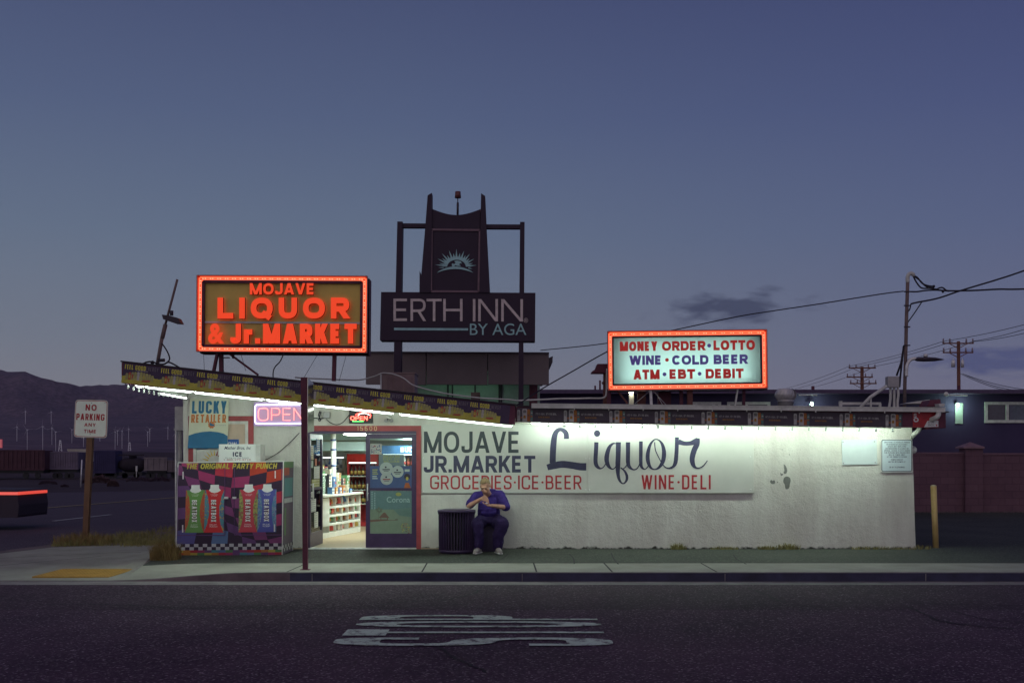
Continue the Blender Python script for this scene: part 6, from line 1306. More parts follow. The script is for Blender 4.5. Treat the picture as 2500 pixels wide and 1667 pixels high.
mb.ball(P(372, 885, d-.1), .035, 8); mb.beam(P(386, 880, d-.1), P(402, 879, d-.1), .05, .05); mb.build('wiring', M['wire'], t)
# conduit box on the left wall
d = 20.2; t = thing('conduit_box', 'tall grey conduit box and pipe on the left end wall', 'conduit', P(436, 1335, d)); mb = MB(); mb.box(PX(427, d), PX(447, d), d, d+.12, PZ(1046, d), PZ(992, d)); mb.box(PX(425, d), PX(449, d), d-.02, d+.14, PZ(1050, d), PZ(1046, d)); mb.build('box', M['grey'], t)
mb = MB(); mb.tube([P(438, 1049, d+.06), P(438, 1330, d+.06)], .045, 10); mb.build('pipe', M['grey'], t); mb = MB(); mb.tube([P(429, 1049, d), P(429, 1330, d)], .014, 8); mb.build('thin_pipe', M['galv'], t)
#@@PART7
# ---------------------------------------------------------------- motel pylon sign
d = 34.0; ZX5 = lambda x: 900+x/2.904; ZY5 = lambda y: 440+y/2.904; p5 = lambda x, y, k=0.0: P(ZX5(x), ZY5(y), d+k)
PY = thing('pylon_sign', 'dark motel pylon reading ERTH INN with a sunburst panel and tapered fins', 'pylon sign', P(1118, 1300, d))
plum = mat('pylon_plum', (.030, .013, .034), rough=.6, var=.12, scale=1.5); M['pyl2'] = mat('pylon_edge', (.20, .12, .15), rough=.6)
mb = MB(); mb.prism([p5(88, 792), p5(1183, 798), p5(1180, 1140), p5(80, 1134)], (0, .6, 0)); mb.build('name_board', plum, PY)
M['lettergrey'] = mat('letter_grey', (.66, .55, .53), rough=.5); M['letterteal'] = mat('letter_teal', (.36, .60, .61), rough=.5)
mb = MB()
for s, x0, x1 in (('E', 176, 281), ('R', 297, 405), ('T', 411, 518), ('H', 529, 666), ('I', 739, 756), ('N', 777, 917), ('N', 940, 1094)):
    mb.block(s, (p5(x0, 998+(x0-176)*.005), UX, UZ), pxs((x1-x0)/2.904, d), pxs(158/2.904, d), .115, 0, off=.02)
mb.font('\u00ae', (p5(1100, 1010), UX, UZ), pxs(30/2.904, d), pxs(33/2.904, d), 0, off=.02); mb.build('lettering', M['lettergrey'], PY)
mb = MB(); mb.quad(p5(180, 1063, -.02), p5(705, 1065, -.02), p5(705, 1049, -.02), p5(180, 1046, -.02))
mb.font('BY AGA', (p5(718, 1098), UX, UZ), pxs(400/2.904, d), pxs(82/2.904, d), 0, off=.02); mb.build('tagline', M['letterteal'], PY)
mb = MB(); arc = [p5(448+342*i/14, 203+4*i/14+42*sin(pi*i/14)) for i in range(15)]
mb.prism([p5(443, 788), p5(785, 790), p5(790, 345)]+arc[::-1]+[p5(447, 345)], (0, .3, 0)); mb.build('sun_panel', plum, PY)
mb = MB()
for a, b in (((449, 351), (788, 355)), ((447, 351), (443, 788)), ((788, 355), (779, 790)), ((443, 788), (779, 790))): mb.beam(p5(*a, -.02), p5(*b, -.02), .06, .05, up=(0, 1, 0))
mb.beam(p5(447, 205, .28), p5(446, 345, .28), .05, .05, up=(0, 1, 0)); mb.beam(p5(792, 207, .28), p5(790, 345, .28), .05, .05, up=(0, 1, 0)); mb.build('panel_trim', M['pyl2'], PY)
for pts in ([(418, 108), (448, 90), (448, 345), (440, 795), (360, 795), (361, 642), (372, 680), (400, 345)], [(797, 93), (826, 112), (836, 340), (860, 795), (785, 795), (792, 345)]): mb = MB(); mb.prism([p5(*p, -.06) for p in pts], (0, .42, 0)); mb.build('fin', plum, PY)
for x0, x1, x2, x3, yt, yb2 in ((203, 240, 191, 233, 293, 792), (1074, 1106, 1069, 1103, 296, 798)): mb = MB(); mb.prism([p5(x0, yt), p5(x1, yt), p5(x3, yb2), p5(x2, yb2)], (0, .4, 0)); mb.build('post', plum, PY)
for x0, x1, xb0, xb1 in ((180, 231, 174, 218), (1065, 1098, 1058, 1098)):
    mb = MB(); mb.prism([p5(x0, 1136, .05), p5(x1, 1136, .05), V((p5(xb1, 1500).x, d+.05, 0)), V((p5(xb0, 1500).x, d+.05, 0))], (0, .4, 0)); mb.build('post', plum, PY)
for a, b in (((240, 325), (405, 326)), ((834, 332), (1074, 333))): mb = MB(); mb.beam(p5(*a, .15), p5(*b, .15), pxs(10, d), .2, up=(0, 1, 0)); mb.build('crossbar', plum, PY)
mb = MB(); mb.tube([p5(631, 245, .1), p5(632, 160, .1)], .035, 8); mb.tube([p5(632, 160, .1), p5(632, 125, .1)], .015, 8); mb.build('antenna', M['dark'], PY)
mb = MB(); mb.tube([p5(633, 126, .1), p5(633, 82, .1)], [.10, .085], 12); mb.build('beacon', mat('beacon_red', (.16, .05, .05), rough=.4), PY)
q8 = lambda x, y, k=.02: P(1030+x/13.07, 560+y/13.07, d-k)
mb = MB(); ctr = (1105, 1230)
tips = [(415, 1125), (550, 1075), (498, 932), (645, 920), (642, 770), (806, 825), (862, 665), (1007, 762), (1102, 622), (1214, 748), (1345, 682), (1393, 828), (1527, 783), (1527, 925), (1672, 938), (1632, 1075), (1745, 1145)]
ang = lambda p: atan2(ctr[1]-p[1], p[0]-ctr[0]); ri, ro = 300, 395
for i, tp_ in enumerate(tips):
    a = ang(tp_); w = .088; mb.add([q8(*tp_), q8(ctr[0]+ro*cos(a-w), ctr[1]-ro*.83*sin(a-w)-20), q8(ctr[0]+ro*cos(a+w), ctr[1]-ro*.83*sin(a+w)-20)], [(0, 1, 2)])
n = 24
for i in range(n):
    a, b = radians(4+172*i/n), radians(4+172*(i+1)/n); mb.quad(*[q8(ctr[0]+r_*cos(x), ctr[1]-r_*s*sin(x)-20, .023) for r_, s, x in ((ri, .80, a), (ro+12, .84, a), (ro+12, .84, b), (ri, .80, b))])
for pts in ([(525, 1225), (700, 1205), (690, 1235)], [(1620, 1265), (1490, 1215), (1480, 1250)]): mb.add([q8(*p, .026) for p in pts], [(0, 1, 2)])
n = 16; top = [(475+1170*i/n, 1390-205*sin(pi*i/n)**.75) for i in range(n+1)]; bot = [(475+1170*i/n, 1390-125*sin(pi*i/n)**.8) for i in range(n+1)]
for i in range(n): mb.quad(q8(*top[i], .03), q8(*top[i+1], .03), q8(*bot[i+1], .03), q8(*bot[i], .03))
mb.poly([q8(*p, .02) for p in ((1030, 1015), (1120, 1000), (1230, 1015), (1280, 1090), (1230, 1080), (1180, 1120), (1235, 1150), (1230, 1172), (1120, 1165), (1070, 1140), (1030, 1180), (960, 1180), (955, 1100), (985, 1085), (1025, 1110), (1080, 1070))])
mb.build('sunburst', M['letterteal'], PY)
# ---------------------------------------------------------------- motel office with grey fascia behind the store
d = 36.0; t = thing('motel_office', 'flat roofed motel office with a deep grey panelled fascia and green lit recess', 'building', P(1110, 1200, d)); t.location.z = 0
po = lambda x, y, k=0.0: P(ZX5(x), ZY5(y), d+k)
grey = mat('office_grey', (.21, .165, .165), rough=.75, var=.08, scale=1)
for x0, x1 in ((-20, 405), (411, 841), (847, 1278)): mb = MB(); mb.prism([po(x0, 1226), po(x1, 1226), po(x1, 1449), po(x0, 1445)], (0, .25, 0)); mb.build('fascia_panel', grey, t)
mb = MB(); mb.prism([po(-22, 1213, -.05), po(1279, 1219, -.05), po(1279, 1232, -.05), po(-22, 1226, -.05)], (0, 8, 0)); mb.prism([po(1278, 1258), po(1306, 1246), po(1304, 1290), po(1282, 1318)], (0, 3, 0)); mb.build('roof_edge', M['dark'], t)
mb = MB(); mb.box(PX(893, d), PX(1340, d), d+.25, d+8, PZ(938, d)+.45, PZ(862, d)); mb.build('soffit_block', mat('office_soffit', (.42, .50, .46)), t)
mb = MB(); mb.box(PX(1010, 38), PX(1318, 38), 38, 43, 0, PZ(938, 36)+.44); mb.build('wall', mat('office_wall', (.40, .47, .43), var=.1), t)
mb = MB()
for x in (1092, 1103, 1158, 1217, 1222): mb.box(PX(x, 37.95), PX(x, 37.95)+.05, 37.93, 37.99, 0, PZ(938, 36)+.43)
mb.build('mullion', M['dark'], t)
mb = MB(); mb.box(PX(1292, 37.6), PX(1312, 37.6), 37.5, 37.7, 0, PZ(938, 36)+.43); mb.box(PX(1150, 37.4), PX(1172, 37.4), 37.3, 37.5, 2.2, PZ(958, 37.4)); mb.build('pier', M['maroondark'], t)
def lampobj(name, label, p, es, en, colr, parentless=True):
    t2 = thing(name, label, 'lamp', p); mb = MB(); mb.ball(p, .075, 10); mb.build('bulb', emit('motel_lamp_glow', colr, es), t2)
    mb = MB(); mb.beam(p+V((0, .05, .1)), p+V((0, .25, .1)), .1, .06); mb.build('bracket', M['dark'], t2)
    l = bpy.data.lights.new('lamp_light', 'POINT'); l.energy = en; l.color = colr; l.shadow_soft_size = .1; lo = bpy.data.objects.new('lamp_light', l); col.objects.link(lo); lo.parent = t2; lo.location = V((0, -.25, -.05)); return t2
lampobj('soffit_lamp', 'hidden lamp lighting the green recess under the office fascia', V((PX(1130, 36.6), 36.6, PZ(938, 36)+  .28)), 8, 8, (.45, 1, .65))
# ---------------------------------------------------------------- long dark motel block
d = 55.0; t = thing('motel_building', 'long dark two storey motel wing behind the store with white framed windows', 'building', (PX(1900, d), d, 0))
navy = mat('motel_navy', (.060, .040, .105), c2=(.045, .030, .085), rough=.8, scale=.7); mroof = mat('motel_roof', (.10, .07, .13), rough=.8)
x0, x1 = PX(1312, d), PX(2950, d)
mb = MB(); mb.box(x0, x1, d, d+9, 0, PZ(962, d)); mb.build('wall', navy, t)
mb = MB(); mb.box(x0-.3, x1+.3, d-.9, d+9.5, PZ(962, d), PZ(955, d)); mb.box(x0-.3, x1+.3, d-.95, d-.9, PZ(963, d), PZ(953.5, d)); mb.build('roof_eave', mroof, t)
mb = MB(); mb.box(x0, PX(2290, d), d-.5, d, PZ(1000, d), PZ(996, d)); mb.build('walkway_slab', mroof, t)
def win(px0, px1, py0, py1, mull, lit=False):
    y = d-.08; mb = MB(); w = .14; X0, X1, Z0, Z1 = PX(px0, d), PX(px1, d), PZ(py1, d), PZ(py0, d)
    mb.box(X0, X1, y, d, Z1-w, Z1); mb.box(X0, X1, y, d, Z0, Z0+w); mb.box(X0, X0+w, y, d, Z0+w, Z1-w); mb.box(X1-w, X1, y, d, Z0+w, Z1-w)
    for m in mull: mb.box(PX(m, d)-w/2, PX(m, d)+w/2, y, d, Z0+w, Z1-w)
    o = mb.build('window', M['offwhite'], t)
    mb = MB(); mb.quad((X0+w, d-.012, Z0+w), (X1-w, d-.012, Z0+w), (X1-w, d-.012, Z1-w), (X0+w, d-.012, Z1-w)); mb.build('pane', mat('motel_pane', (.06, .05, .075), rough=.15, spec=.6), o)
    if px0 > 2300:
        mb = MB(); n = 18; a, b = PX(mull[0]+6, d), X1-w-.02
        for i in range(n): u = a+(b-a)*i/n; mb.quad((u, d-.03, Z0+w), (u+(b-a)/n*.7, d-.05, Z0+w), (u+(b-a)/n*.7, d-.05, Z1-w), (u, d-.03, Z1-w))
        mb.build('curtain', mat('curtain_blue', (.20, .21, .28), var=.2), o)
win(2403, 2512, 981, 1032, [2458]); win(1690, 1760, 981, 1020, [1742]); win(1775, 1880, 981, 1020, [1822]); win(2600, 2700, 981, 1032, [2650])
mb = MB(); mb.box(PX(2331, d), PX(2350, d), d-.05, d, PZ(1034, d), PZ(984, d)); mb.build('door', mat('motel_door', (.34, .36, .34), var=.1), t)
mb = MB(); mb.beam(P(2305, 964, d-.97), P(2362, 965, d-.97), .05, .05); mb.beam(P(1950, 964, d-.97), P(1995, 964, d-.97), .05, .05); mb.ball(P(2310, 962, d-1), .12, 8); mb.build('eave_conduit', M['offwhite'], t)  # pale conduit along the eave with a round fitting
for a, b, y0 in ((1996, 2002, 939), (2359, 2365, 938), (1455, 1459, 938), (1467, 1471, 925)): mb = MB(); mb.box(PX(a, d), PX(b, d), d+1, d+1.15, PZ(957, d), PZ(y0, d)); mb.build('vent_pipe', M['maroondark'], t)
lampobj('wall_lamp', 'green white wall lamp shining over the motel door on the right', P(2338.5, 988, d-.3), 40, 34, (.55, 1, .72))
lampobj('wall_lamp', 'green white motel lamp just above the gutter right of the turbine vent', P(1982, 986, d-.6), 55, 30, (.6, 1, .75))
# ---------------------------------------------------------------- block wall
d = 32.5; t = thing('block_wall', 'purple brown concrete block wall with a capped pillar at the right', 'wall', (PX(2368, d), d, 0))
def blocks():
    m = mat('block_wall', (.22, .12, .145), c2=(.15, .08, .105), rough=.9, scale=1.2); nt, L, b = nodes(m); tc = nd(nt, 'ShaderNodeTexCoord'); mp = nd(nt, 'ShaderNodeMapping'); mp.inputs['Rotation'].default_value = (pi/2, 0, 0)
    L(tc.outputs['Object'], mp.inputs[0]); br = nd(nt, 'ShaderNodeTexBrick'); br.inputs['Scale'].default_value = 1; br.inputs['Brick Width'].default_value = .42; br.inputs['Row Height'].default_value = .205; br.inputs['Mortar Size'].default_value = .009
    br.inputs['Color1'].default_value = (1, 1, 1, 1); br.inputs['Color2'].default_value = (.84, .82, .84, 1); br.inputs['Mortar'].default_value = (.70, .68, .70, 1); L(mp.outputs[0], br.inputs['Vector'])
    mx = nd(nt, 'ShaderNodeMixRGB', blend_type='MULTIPLY'); mx.inputs[0].default_value = 1; L(b.inputs['Base Color'].links[0].from_socket, mx.inputs[1]); L(br.outputs[0], mx.inputs[2]); L(mx.outputs[0], b.inputs['Base Color']); return m
bw = blocks(); zt_ = PZ(1108, d)
mb = MB(); mb.box(PX(1900, d), PX(2353, d), d, d+.2, 0, zt_); mb.box(PX(2396, d), PX(3200, d), d, d+.2, 0, zt_-.02); mb.build('wall', bw, t, origin=(0, d, 0))
mb = MB(); mb.box(PX(1900, d), PX(2353, d), d-.02, d+.22, zt_, zt_+.05); mb.box(PX(2396, d), PX(3200, d), d-.02, d+.22, zt_-.02, zt_+.03); mb.build('coping', mat('coping', (.20, .11, .14), var=.2), t)
mb = MB(); mb.box(PX(2353, d), PX(2396, d), d-.12, d+.34, 0, PZ(1095, d)); mb.build('pillar', bw, t, origin=(0, d-.12, 0))
mb = MB(); x0, x1, z0 = PX(2346, d), PX(2397, d), PZ(1095, d); c = V(((x0+x1)/2, d+.1, z0+.20)); A = [V((x0, d-.2, z0)), V((x1, d-.2, z0)), V((x1, d+.42, z0)), V((x0, d+.42, z0))]; B = [p+UZ*.05 for p in A]
mb.add(A+B+[c], [(0, 1, 5, 4), (1, 2, 6, 5), (2, 3, 7, 6), (3, 0, 4, 7), (4, 5, 8), (5, 6, 8), (6, 7, 8), (7, 4, 8), (3, 2, 1, 0)]); mb.build('pillar_cap', mat('cap', (.25, .15, .17), var=.2), t)
mb = MB()
for _ in range(120): blades(mb, (R.uniform(PX(2150, d), PX(2700, d)), d-R.uniform(.15, .6), 0), 8, .2, R.uniform(.06, .16), 1.0)
tag(mb.build('weeds', M['dirt']), 'low dark weeds along the foot of the block wall', 'weeds'); bpy.context.scene.objects['weeds']['kind'] = 'stuff'
# ---------------------------------------------------------------- utility poles and their lines
def upole(label, px, pxb, top, bot, d, arms, extra):
    t = thing('utility_pole', label, 'utility pole', (PX(pxb, d), d, 0), 'wooden utility poles'); mb = MB(); mb.tube([V((PX(pxb, d), d, -.3)), P(px, top, d)], [pxs(4.6, d), pxs(4.0, d)], 12); mb.build('pole', M['wood'], t)
    for x0, x1, y in arms:
        mb = MB(); mb.beam(P(x0, y, d-.35), P(x1, y, d-.35), pxs(3, d), pxs(2.4, d), up=(0, 1, 0))
        for s in (-1, 1): mb.beam(P(px+s*22, y+1, d-.4), P(px+s*3, y+11, d-.4), .05, .05)
        o = mb.build('crossarm', M['wood'], t); mb = MB(); k = 0
        for x in (x0+2, x0+18, x1-18, x1-2): mb.lathe([(.05, 0), (.09, .08), (.05, .16), (.07, .25), (.03, .32)], P(x, y-1.5, d-.35), 8)
        mb.build('insulator', mat('insulator', (.28, .22, .26)), o)
    for x0, x1, y0, y1 in extra:
        mb = MB(); mb.lathe([(pxs((x1-x0)/2, d), 0), (pxs((x1-x0)/2, d), pxs(y1-y0, d)), (pxs((x1-x0)/3, d), pxs(y1-y0+2, d))], P((x0+x1)/2, y1, d-.6), 14); mb.tube([P((x0+x1)/2, y0, d-.6), P((x0+x1)/2, y0-7, d-.6)], .04, 6); mb.build('transformer', M['galv'], t)
upole('right utility pole with two crossarms and grey transformers beyond the motel roof', 2340, 2342, 833, 1100, 85, [(2301, 2377, 838), (2302, 2376, 860.5)], [(2322.5, 2332, 881, 896), (2346, 2353.5, 881, 897)])
upole('left shorter looking utility pole with three crossarms beyond the motel roof', 2104.5, 2106, 895, 1100, 115, [(2072, 2138, 898), (2067, 2131, 920.5), (2075, 2140, 936)], [])
mb = MB()
for a, m, b in (((2303, 832), (2190, 866), (2073, 893)), ((2325, 832), (2220, 862), (2092, 894)), ((2375, 832), (2240, 875), (2136, 893))): pass
def longwire(pts, label, r=.02):
    mb = MB(); mb.tube([P(*p) for p in pts], r, 5); tag(mb.build('power_line', M['wire'], origin=mb.v[0]), label, 'wire', 'power lines between the far poles')
def span(a, b, s, n=10): return [(a[0]+(b[0]-a[0])*i/n, a[1]+(b[1]-a[1])*i/n+s*4*(i/n)*(1-i/n), a[2]+(b[2]-a[2])*i/n) for i in range(n+1)]
lab = ('uppermost', 'middle', 'lowest')
for i, (a, b, c) in enumerate((((2303, 833), (2073, 894), (1920, 948)), ((2327, 833), (2093, 895), (1935, 952)), ((2374, 834), (2136, 894), (1990, 944)))):
    longwire(span((*a, 85), (*b, 115), 4), 'thin %s power line strung between the two utility poles' % lab[i]); longwire(span((*b, 115), (*c, 150), 3), 'thin %s power line falling left of the shorter pole' % lab[i])
for i, (a, b) in enumerate((((2303, 833), (2510, 790)), ((2374, 833), (2510, 801)), ((2374, 834), (2510, 811)))): longwire(span((*a, 85), (*b, 70), 3), 'thin %s power line rising out of frame from the right pole' % lab[i])
for i, (a, b) in enumerate((((2345, 912), (2470, 956)), ((2350, 912), (2478, 953)), ((2352, 913), (2510, 952)))): longwire(span((*a, 84), (*b, 62), 5), '%s sagging line dropping right from the transformer pole' % lab[i])
# ---------------------------------------------------------------- no parking sign
d = 21.2; t = thing('no_parking_sign', 'NO PARKING ANY TIME sign on a leaning wooden post by the corner', 'road sign', (PX(205, d), d, -.04))
woodp = mat('post_wood', (.22, .12, .07), c2=(.13, .065, .045), rough=.9, scale=5, stretch=(8, 8, .5)); y = d
mb = MB(); bw_ = [P(200, 1328, d), P(212.5, 1328, d), P(230, 975, d), P(215, 975, d)]; mb.prism(bw_, (0, .10, 0)); mb.build('post', woodp, t)
za = lambda x, yy: P(x/2.904, 880+yy/2.904, d-.03)
def rq(c4, r_, k):
    A = [za(*p) for p in c4]; out = []
    for i in range(4):
        p, a, b = A[i], A[i-1], A[(i+1) % 4]; s, e = p+(a-p).normalized()*r_, p+(b-p).normalized()*r_
        for j in range(5): q_ = j/4; out.append(s*(1-q_)**2+p*2*q_*(1-q_)+e*q_*q_-V((0, k, 0)))
    return out
o4 = [(522, 542), (757, 549), (766, 282), (535, 277)]; sh = lambda q_, k: [(x+(645-x)*k, yy+(413-yy)*k) for x, yy in q_]
mb = MB(); mb.prism(rq(o4, .07, 0), (0, .012, 0), 0); mb.poly(rq(sh(o4, .03), .06, .003), 1); mb.poly(rq(sh(o4, .06), .055, .005), 0)
mb.build('plate', [mat('sign_plate', (.84, .90, .78), var=.06, rough=.4, scale=8), M['red']], t)
ut = (za(757, 549)-za(522, 542)).normalized(); vt = (za(535, 277)-za(522, 542)).normalized(); mb = MB()
for s, x0, yb3, w, h, th in (('NO', 607, 353, 78, 43, .21), ('PARKING', 541, 420, 200, 46, .19), ('ANY', 598, 466, 81, 24, .22), ('TIME', 596, 512, 86, 24, .22)): mb.block(s, (za(x0, yb3), ut, vt), pxs(w/2.904, d), pxs(h/2.904, d), th, 0, off=.008, gap=.24 if s != 'PARKING' else .16)
mb.build('lettering', M['red'], t)
mb = MB()
for x, yy in ((650, 300), (545, 295), (745, 300), (640, 522), (540, 527), (742, 533)): MB().ball(za(x, yy), .012, 6).build('bolt', M['grey'], t)
# ---------------------------------------------------------------- freight train
def railcar(label, px0, px1, py0, py1, d, m, ribs=0, kind='box', trucks=True):
    t = thing('freight_car', label, 'freight car', (PX((px0+px1)/2, d), d, PZ(1168, d)), 'freight train across the highway'); x0, x1, z0, z1 = PX(px0, d), PX(px1, d), PZ(py1, d), PZ(py0, d); mb = MB()
    if kind == 'tank':
        r_ = (z1-z0)/2; c = (z0+z1)/2; mb.tube([V((x0, d+1.4, c)), V((x0+.9, d+1.4, c)), V((x1-.9, d+1.4, c)), V((x1, d+1.4, c))], [r_*.55, r_, r_, r_*.55], 24); mb.lathe([(.6, 0), (.6, .5)], ((x0+x1)/2, d+1.4, z1), 12)
        mb.box((x0+x1)/2-2, (x0+x1)/2+2, d+.6, d+.7, z1+.3, z1+.5)
    else:
        mb.box(x0, x1, d, d+3, z0, z1)
        if kind == 'hopper': mb.prism([(x0, d-.02, z1), (x0+.3, d-.02, z1), (x0+.9, d-.02, z0), (x0, d-.02, z0)], (0, .01, 0))
        for i in range(ribs): x = x0+(x1-x0)*(i+.5)/ribs; mb.box(x-.09, x+.09, d-.12, d, z0+.1, z1-.1)
        mb.box(x0-.05, x1+.05, d-.14, d, z1-.12, z1+.06); mb.box(x0-.05, x1+.05, d-.14, d, z0-.1, z0+.1)
    mb.build('body', m, t)
    if trucks:
        zr = PZ(1168, d); mb = MB(); mb.box(x0+.3, x1-.3, d+.3, d+2.7, z0-.55, z0); mb.build('underframe', M['black'], t)
        for xx in (x0+1.2, x0+3, x1-3, x1-1.2): mb = MB(); mb.tube([V((xx, d+.3, zr+.46)), V((xx, d+.5, zr+.46))], .46, 14); mb.build('wheel', M['black'], t)
d = 172
cr = lambda n, c: mat('car_'+n, c, c2=tuple(x*.6 for x in c), rough=.8, scale=.6)
railcar('dark red ribbed hopper car at the left end of the freight train', -60, 109, 1099, 1146, d-4, cr('red', (.11, .045, .065)), 16)
railcar('pale grey ribbed hopper car right of the dark red one', 114, 191, 1103, 1144, d-2, cr('grey', (0.240, 0.190, 0.270)), 13, 'hopper')
railcar('white box car rising behind the grey hopper', 165, 213, 1097, 1126, d+8, cr('white', (0.750, 0.680, 0.580)), 0, trucks=False)
railcar('blue ribbed container car right of the sign post', 229, 282, 1100, 1153, d, cr('blue', (0.065, 0.055, 0.150)), 11)
railcar('black tank car right of the blue container', 284, 350, 1117, 1152, d, cr('black', (.035, .025, .04)), 0, 'tank')
railcar('grey covered hopper car right of the black tank car', 352, 408, 1117, 1147, d, cr('pale', (0.280, 0.230, 0.250)), 4)
railcar('last grey car of the train just left of the store wall', 410, 470, 1124, 1150, d, cr('grey2', (0.190, 0.150, 0.170)), 3)
mb = MB()
for k in (0, 1.45): mb.beam((-90, 169.5+k, PZ(1168, 172)), (30, 173.5+k, PZ(1168, 172)), .08, .14)
tag(mb.build('railway_track', M['dark']), 'railway track under the freight train', 'railway track')
# ---------------------------------------------------------------- wind turbines on the slope
proto = None
TT = [(180, 360, 450), (363, 365, 450), (120, 470, 575), (193, 490, 632), (303, 467, 640), (368, 480, 595), (395, 505, 640), (510, 490, 580), (592, 545, 605), (708, 545, 572), (816, 505, 635), (833, 497, 600), (865, 498, 620), (912, 485, 577), (1047, 505, 612), (1062, 485, 575), (1190, 475, 567), (1247, 510, 640)]
wt = mat('turbine_white', (.95, .92, .92), var=.05)
TL_ = ['left of the two highest turbines on the hill', 'right of the two highest turbines on the hill', 'leftmost wind turbine below the two high ones', 'second wind turbine from the left, standing above the red hopper', 'dim wind turbine midway between the high right one and the hopper', 'wind turbine just below the high right one', 'wind turbine over the pale grey hopper', 'wind turbine just left of the no parking plate', 'wind turbine half hidden under the left part of the no parking plate', 'wind turbine peeping out under the right part of the no parking plate', 'leftmost of the three close turbines right of the sign', 'short middle one of the three close turbines right of the sign', 'rightmost of the three close turbines right of the sign', 'wind turbine alone right of the close three', 'left front one of the pair over the pale covered hopper', 'right rear one of the pair over the pale covered hopper', 'lone wind turbine left of the conduit box', 'wind turbine beside the grey conduit box at the store wall']
for i, (x, y0, y1) in enumerate(TT):
    px, pyb, pyt = x/2.904, 880+y1/2.904, 880+y0/2.904; best = None
    for yy in range(260, 4450, 10):
        e = abs(HY-(terrain_z(px, yy)-EYE)*F/yy-pyb)
        if best is None or e < best[0]: best = (e, yy)
    dd = best[1]; h = (pyb-pyt)*dd/F; wdt = 1.9/2.0*dd/F*.62
    t = thing('wind_turbine', 'white '+TL_[i] if TL_[i].startswith('wind') else TL_[i], 'wind turbine', (PX(px, dd), dd, PZ(pyb, dd)), 'wind turbines on the far slope'); b = t.location
    mb = MB(); mb.tube([b-UZ*h*.1, b+UZ*h], [wdt, wdt*.65], 8); mb.build('tower', wt, t)
    mb = MB(); mb.beam(b+V((-h*.02, -h*.03, h)), b+V((h*.02, h*.06, h)), wdt*2.2, wdt*2.2); mb.build('nacelle', wt, t)
    a0 = R.uniform(0, 2); c = b+V((0, -h*.05, h))
    for j in range(3): a = a0+j*2*pi/3; e = V((sin(a), 0, cos(a))); mb = MB(); mb.tube([c, c+e*h*.10, c+e*h*.34], [wdt*.22, wdt*.28, wdt*.08], 6); mb.build('blade', wt, t)
for i, (x, y0, y1, lb) in enumerate(((427, 555, 645, 'small lattice mast behind the pale grey hopper'), (918, 570, 668, 'small lattice mast behind the black tank car'))):
    px = x/2.904; dd = 420; b = P(px, 880+y1/2.904+3, dd); h = pxs((y1-y0)/2.904, dd); mb = MB()
    for s in (-1, 1): mb.beam(b+V((s*.9, 0, -2)), b+V((s*.2, 0, h)), .16)
    for j in range(6): z0, z1 = h*j/6, h*(j+1)/6; s = 1 if j % 2 else -1; mb.beam(b+V((s*(.9-.7*j/6), 0, z0)), b+V((-s*(.9-.7*(j+1)/6), 0, z1)), .1)
    tag(mb.build('lattice_mast', wt, origin=b), lb, 'mast')
d = 78; mb = MB(); mb.tube([P(197, 1190, d), P(200, 1122, d)], .05, 8); tag(mb.build('marker_post', M['galv'], origin=P(197, 1190, d)), 'thin pale marker post beyond the highway left of the sign post', 'post')
mb = MB(); mb.box(PX(331, 120), PX(335, 120), 120, 120.1, PZ(1150, 120), PZ(1137, 120)); mb.beam(P(333, 1150, 120), P(333, 1164, 120), .06); tag(mb.build('rail_sign', M['offwhite'], origin=P(333, 1164, 120)), 'small pale trackside sign in front of the black tank car', 'sign')
mb = MB(); mb.box(PX(-20, 150), PX(3.5, 150), 150, 150.3, PZ(1093, 150), PZ(1072, 150)); mb.beam(P(-6, 1093, 150), P(-6, 1170, 150), .3); tag(mb.build('roadside_sign', emit('far_sign_red', (.6, .03, .02), .4), origin=P(-6, 1170, 150)), 'red lit roadside sign cut by the left frame edge', 'sign')
# ---------------------------------------------------------------- scrub beyond the highway
def bush(label, px0, px1, py0, py1, d, m):
    mb = MB(); rx = pxs((px1-px0)/2, d); h = pxs(py1-py0, d); c = P((px0+px1)/2, py1, d); rr2 = random.Random(int(px0*7))
    for _ in range(1500):
        u = rr2.uniform(-1, 1); dome = sqrt(max(0, 1-u*u))*(.72+.28*noise.noise((u*3+px0, 0, 0))); z = h*dome*rr2.random()**.6; yv = rr2.uniform(-.6, .6)*rx*.7*dome
        p = c+V((u*rx, yv, z)); a = rr2.uniform(0, 2*pi); l = h*.22; dv = V((cos(a)*.6, sin(a)*.6, rr2.uniform(.2, 1.1)))*l; w = V((-sin(a), cos(a), .3))*l*.18; mb.add([p-w, p+w, p+dv], [(0, 1, 2)])
    tag(mb.build('scrub_bush', m, origin=c), label, 'bush', 'scrub bushes across the highway')
br = mat('scrub_brown', (.17, .10, .10), c2=(.10, .06, .075), rough=.95, scale=2); br2 = mat('scrub_dark', (.12, .075, .10), c2=(.07, .045, .07), rough=.95, scale=2)
bush('big rounded brown bush just right of the no parking post', 218, 270, 1157, 1180, 84, br); bush('smaller low brown bush beyond the highway right of the big one', 262, 290, 1168, 1188, 76, br)
bush('wide dark scrub under the pale hopper car near the store', 308, 372, 1162, 1176, 92, br2); bush('dark scrub touching the conduit box at the store wall', 368, 415, 1161, 1176, 92, br2)
bush('small dark bush left of the pale marker post', 148, 168, 1180, 1189, 76, br2); bush('low wide dark scrub in the centre of the left verge', 95, 140, 1170, 1183, 86, br2)
bush('low dark scrub left of the no parking post behind its foot', 200, 226, 1166, 1180, 84, br2)
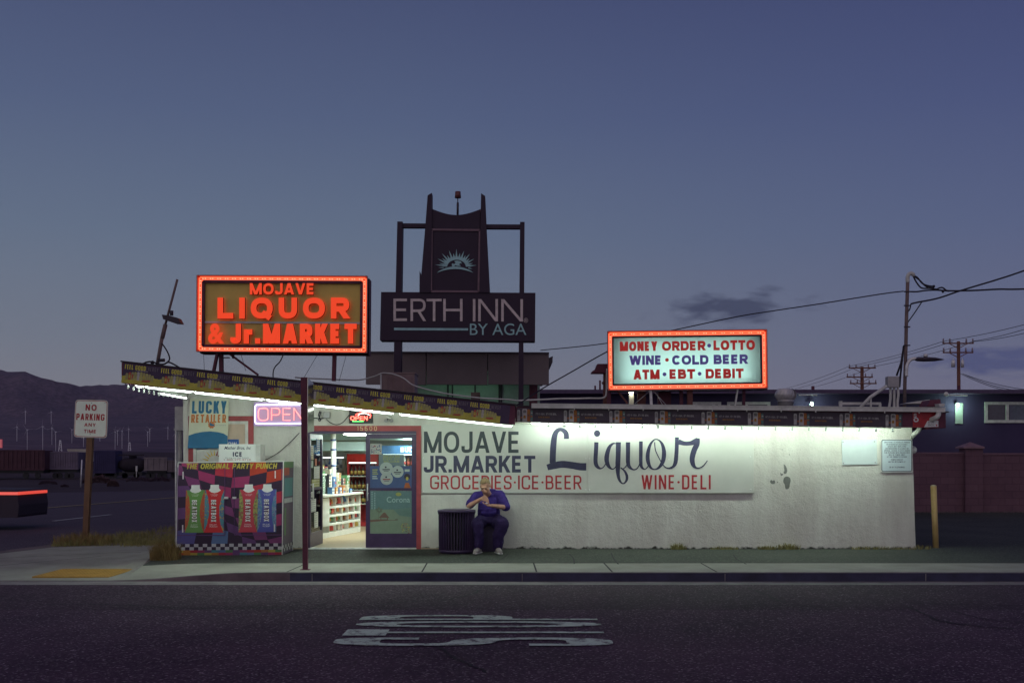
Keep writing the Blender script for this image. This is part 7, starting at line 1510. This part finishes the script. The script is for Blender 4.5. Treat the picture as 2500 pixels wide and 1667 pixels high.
# ---------------------------------------------------------------- car whose tail lamp shows at the left edge
d = 27.0; xr = PX(43, d); t = thing('passing_car', 'dark car leaving the frame at the far left with a bright red tail lamp', 'car', (xr-2.1, d+.8, -.166)); gz = -.166
prof = [(0, .30), (.03, .60), (-.02, .94), (-.10, .98), (-1.25, 1.0), (-1.95, 1.36), (-3.0, 1.38), (-3.7, .98), (-4.6, .86), (-4.8, .55), (-4.75, .30)]
mb = MB(); mb.prism([(xr+x, d, gz+z) for x, z in prof], (0, 1.7, 0)); mb.build('body', mat('car_paint_dark', (.05, .036, .055), rough=.7, var=.05), t, bevel=.06)
mb = MB(); mb.prism([(xr+x, d-.01, gz+z) for x, z in ((-1.45, .98), (-1.98, 1.29), (-2.9, 1.31), (-3.5, .99))], (0, .008, 0)); mb.build('window', mat('car_glass', (.02, .02, .03), rough=.08, spec=.7), t)
for x in (-1.05, -3.9):
    mb = MB(); mb.tube([V((xr+x, d-.02, gz+.33)), V((xr+x, d+.2, gz+.33))], .33, 22); o = mb.build('wheel', M['black'], t); mb = MB(); mb.tube([V((xr+x, d-.03, gz+.33)), V((xr+x, d-.02, gz+.33))], .19, 16); mb.build('rim', M['galv'], o)
mb = MB(); mb.box(xr-.75, xr+.02, d-.03, d+.04, gz+.86, gz+.93); mb.box(xr-.04, xr+.03, d+.04, d+1.66, gz+.86, gz+.93); mb.build('tail_lamp', emit('tail_lamp_red', (1, .07, .018), .75), t)

# ---------------------------------------------------------------- evening air
mb = MB(); mb.box(-9000, 9000, -80, 12500, -60, 1500); hz = mb.build('haze', None, kind='stuff'); hm = bpy.data.materials.new('haze_air'); hm.use_nodes = True; nt = hm.node_tree; nt.nodes.clear()
o = nd(nt, 'ShaderNodeOutputMaterial'); pv = nd(nt, 'ShaderNodeVolumePrincipled'); pv.inputs['Density'].default_value = 3.4e-5; pv.inputs['Color'].default_value = (.82, .82, .95, 1); nt.links.new(pv.outputs[0], o.inputs['Volume'])
hz.data.materials.clear(); hz.data.materials.append(hm)
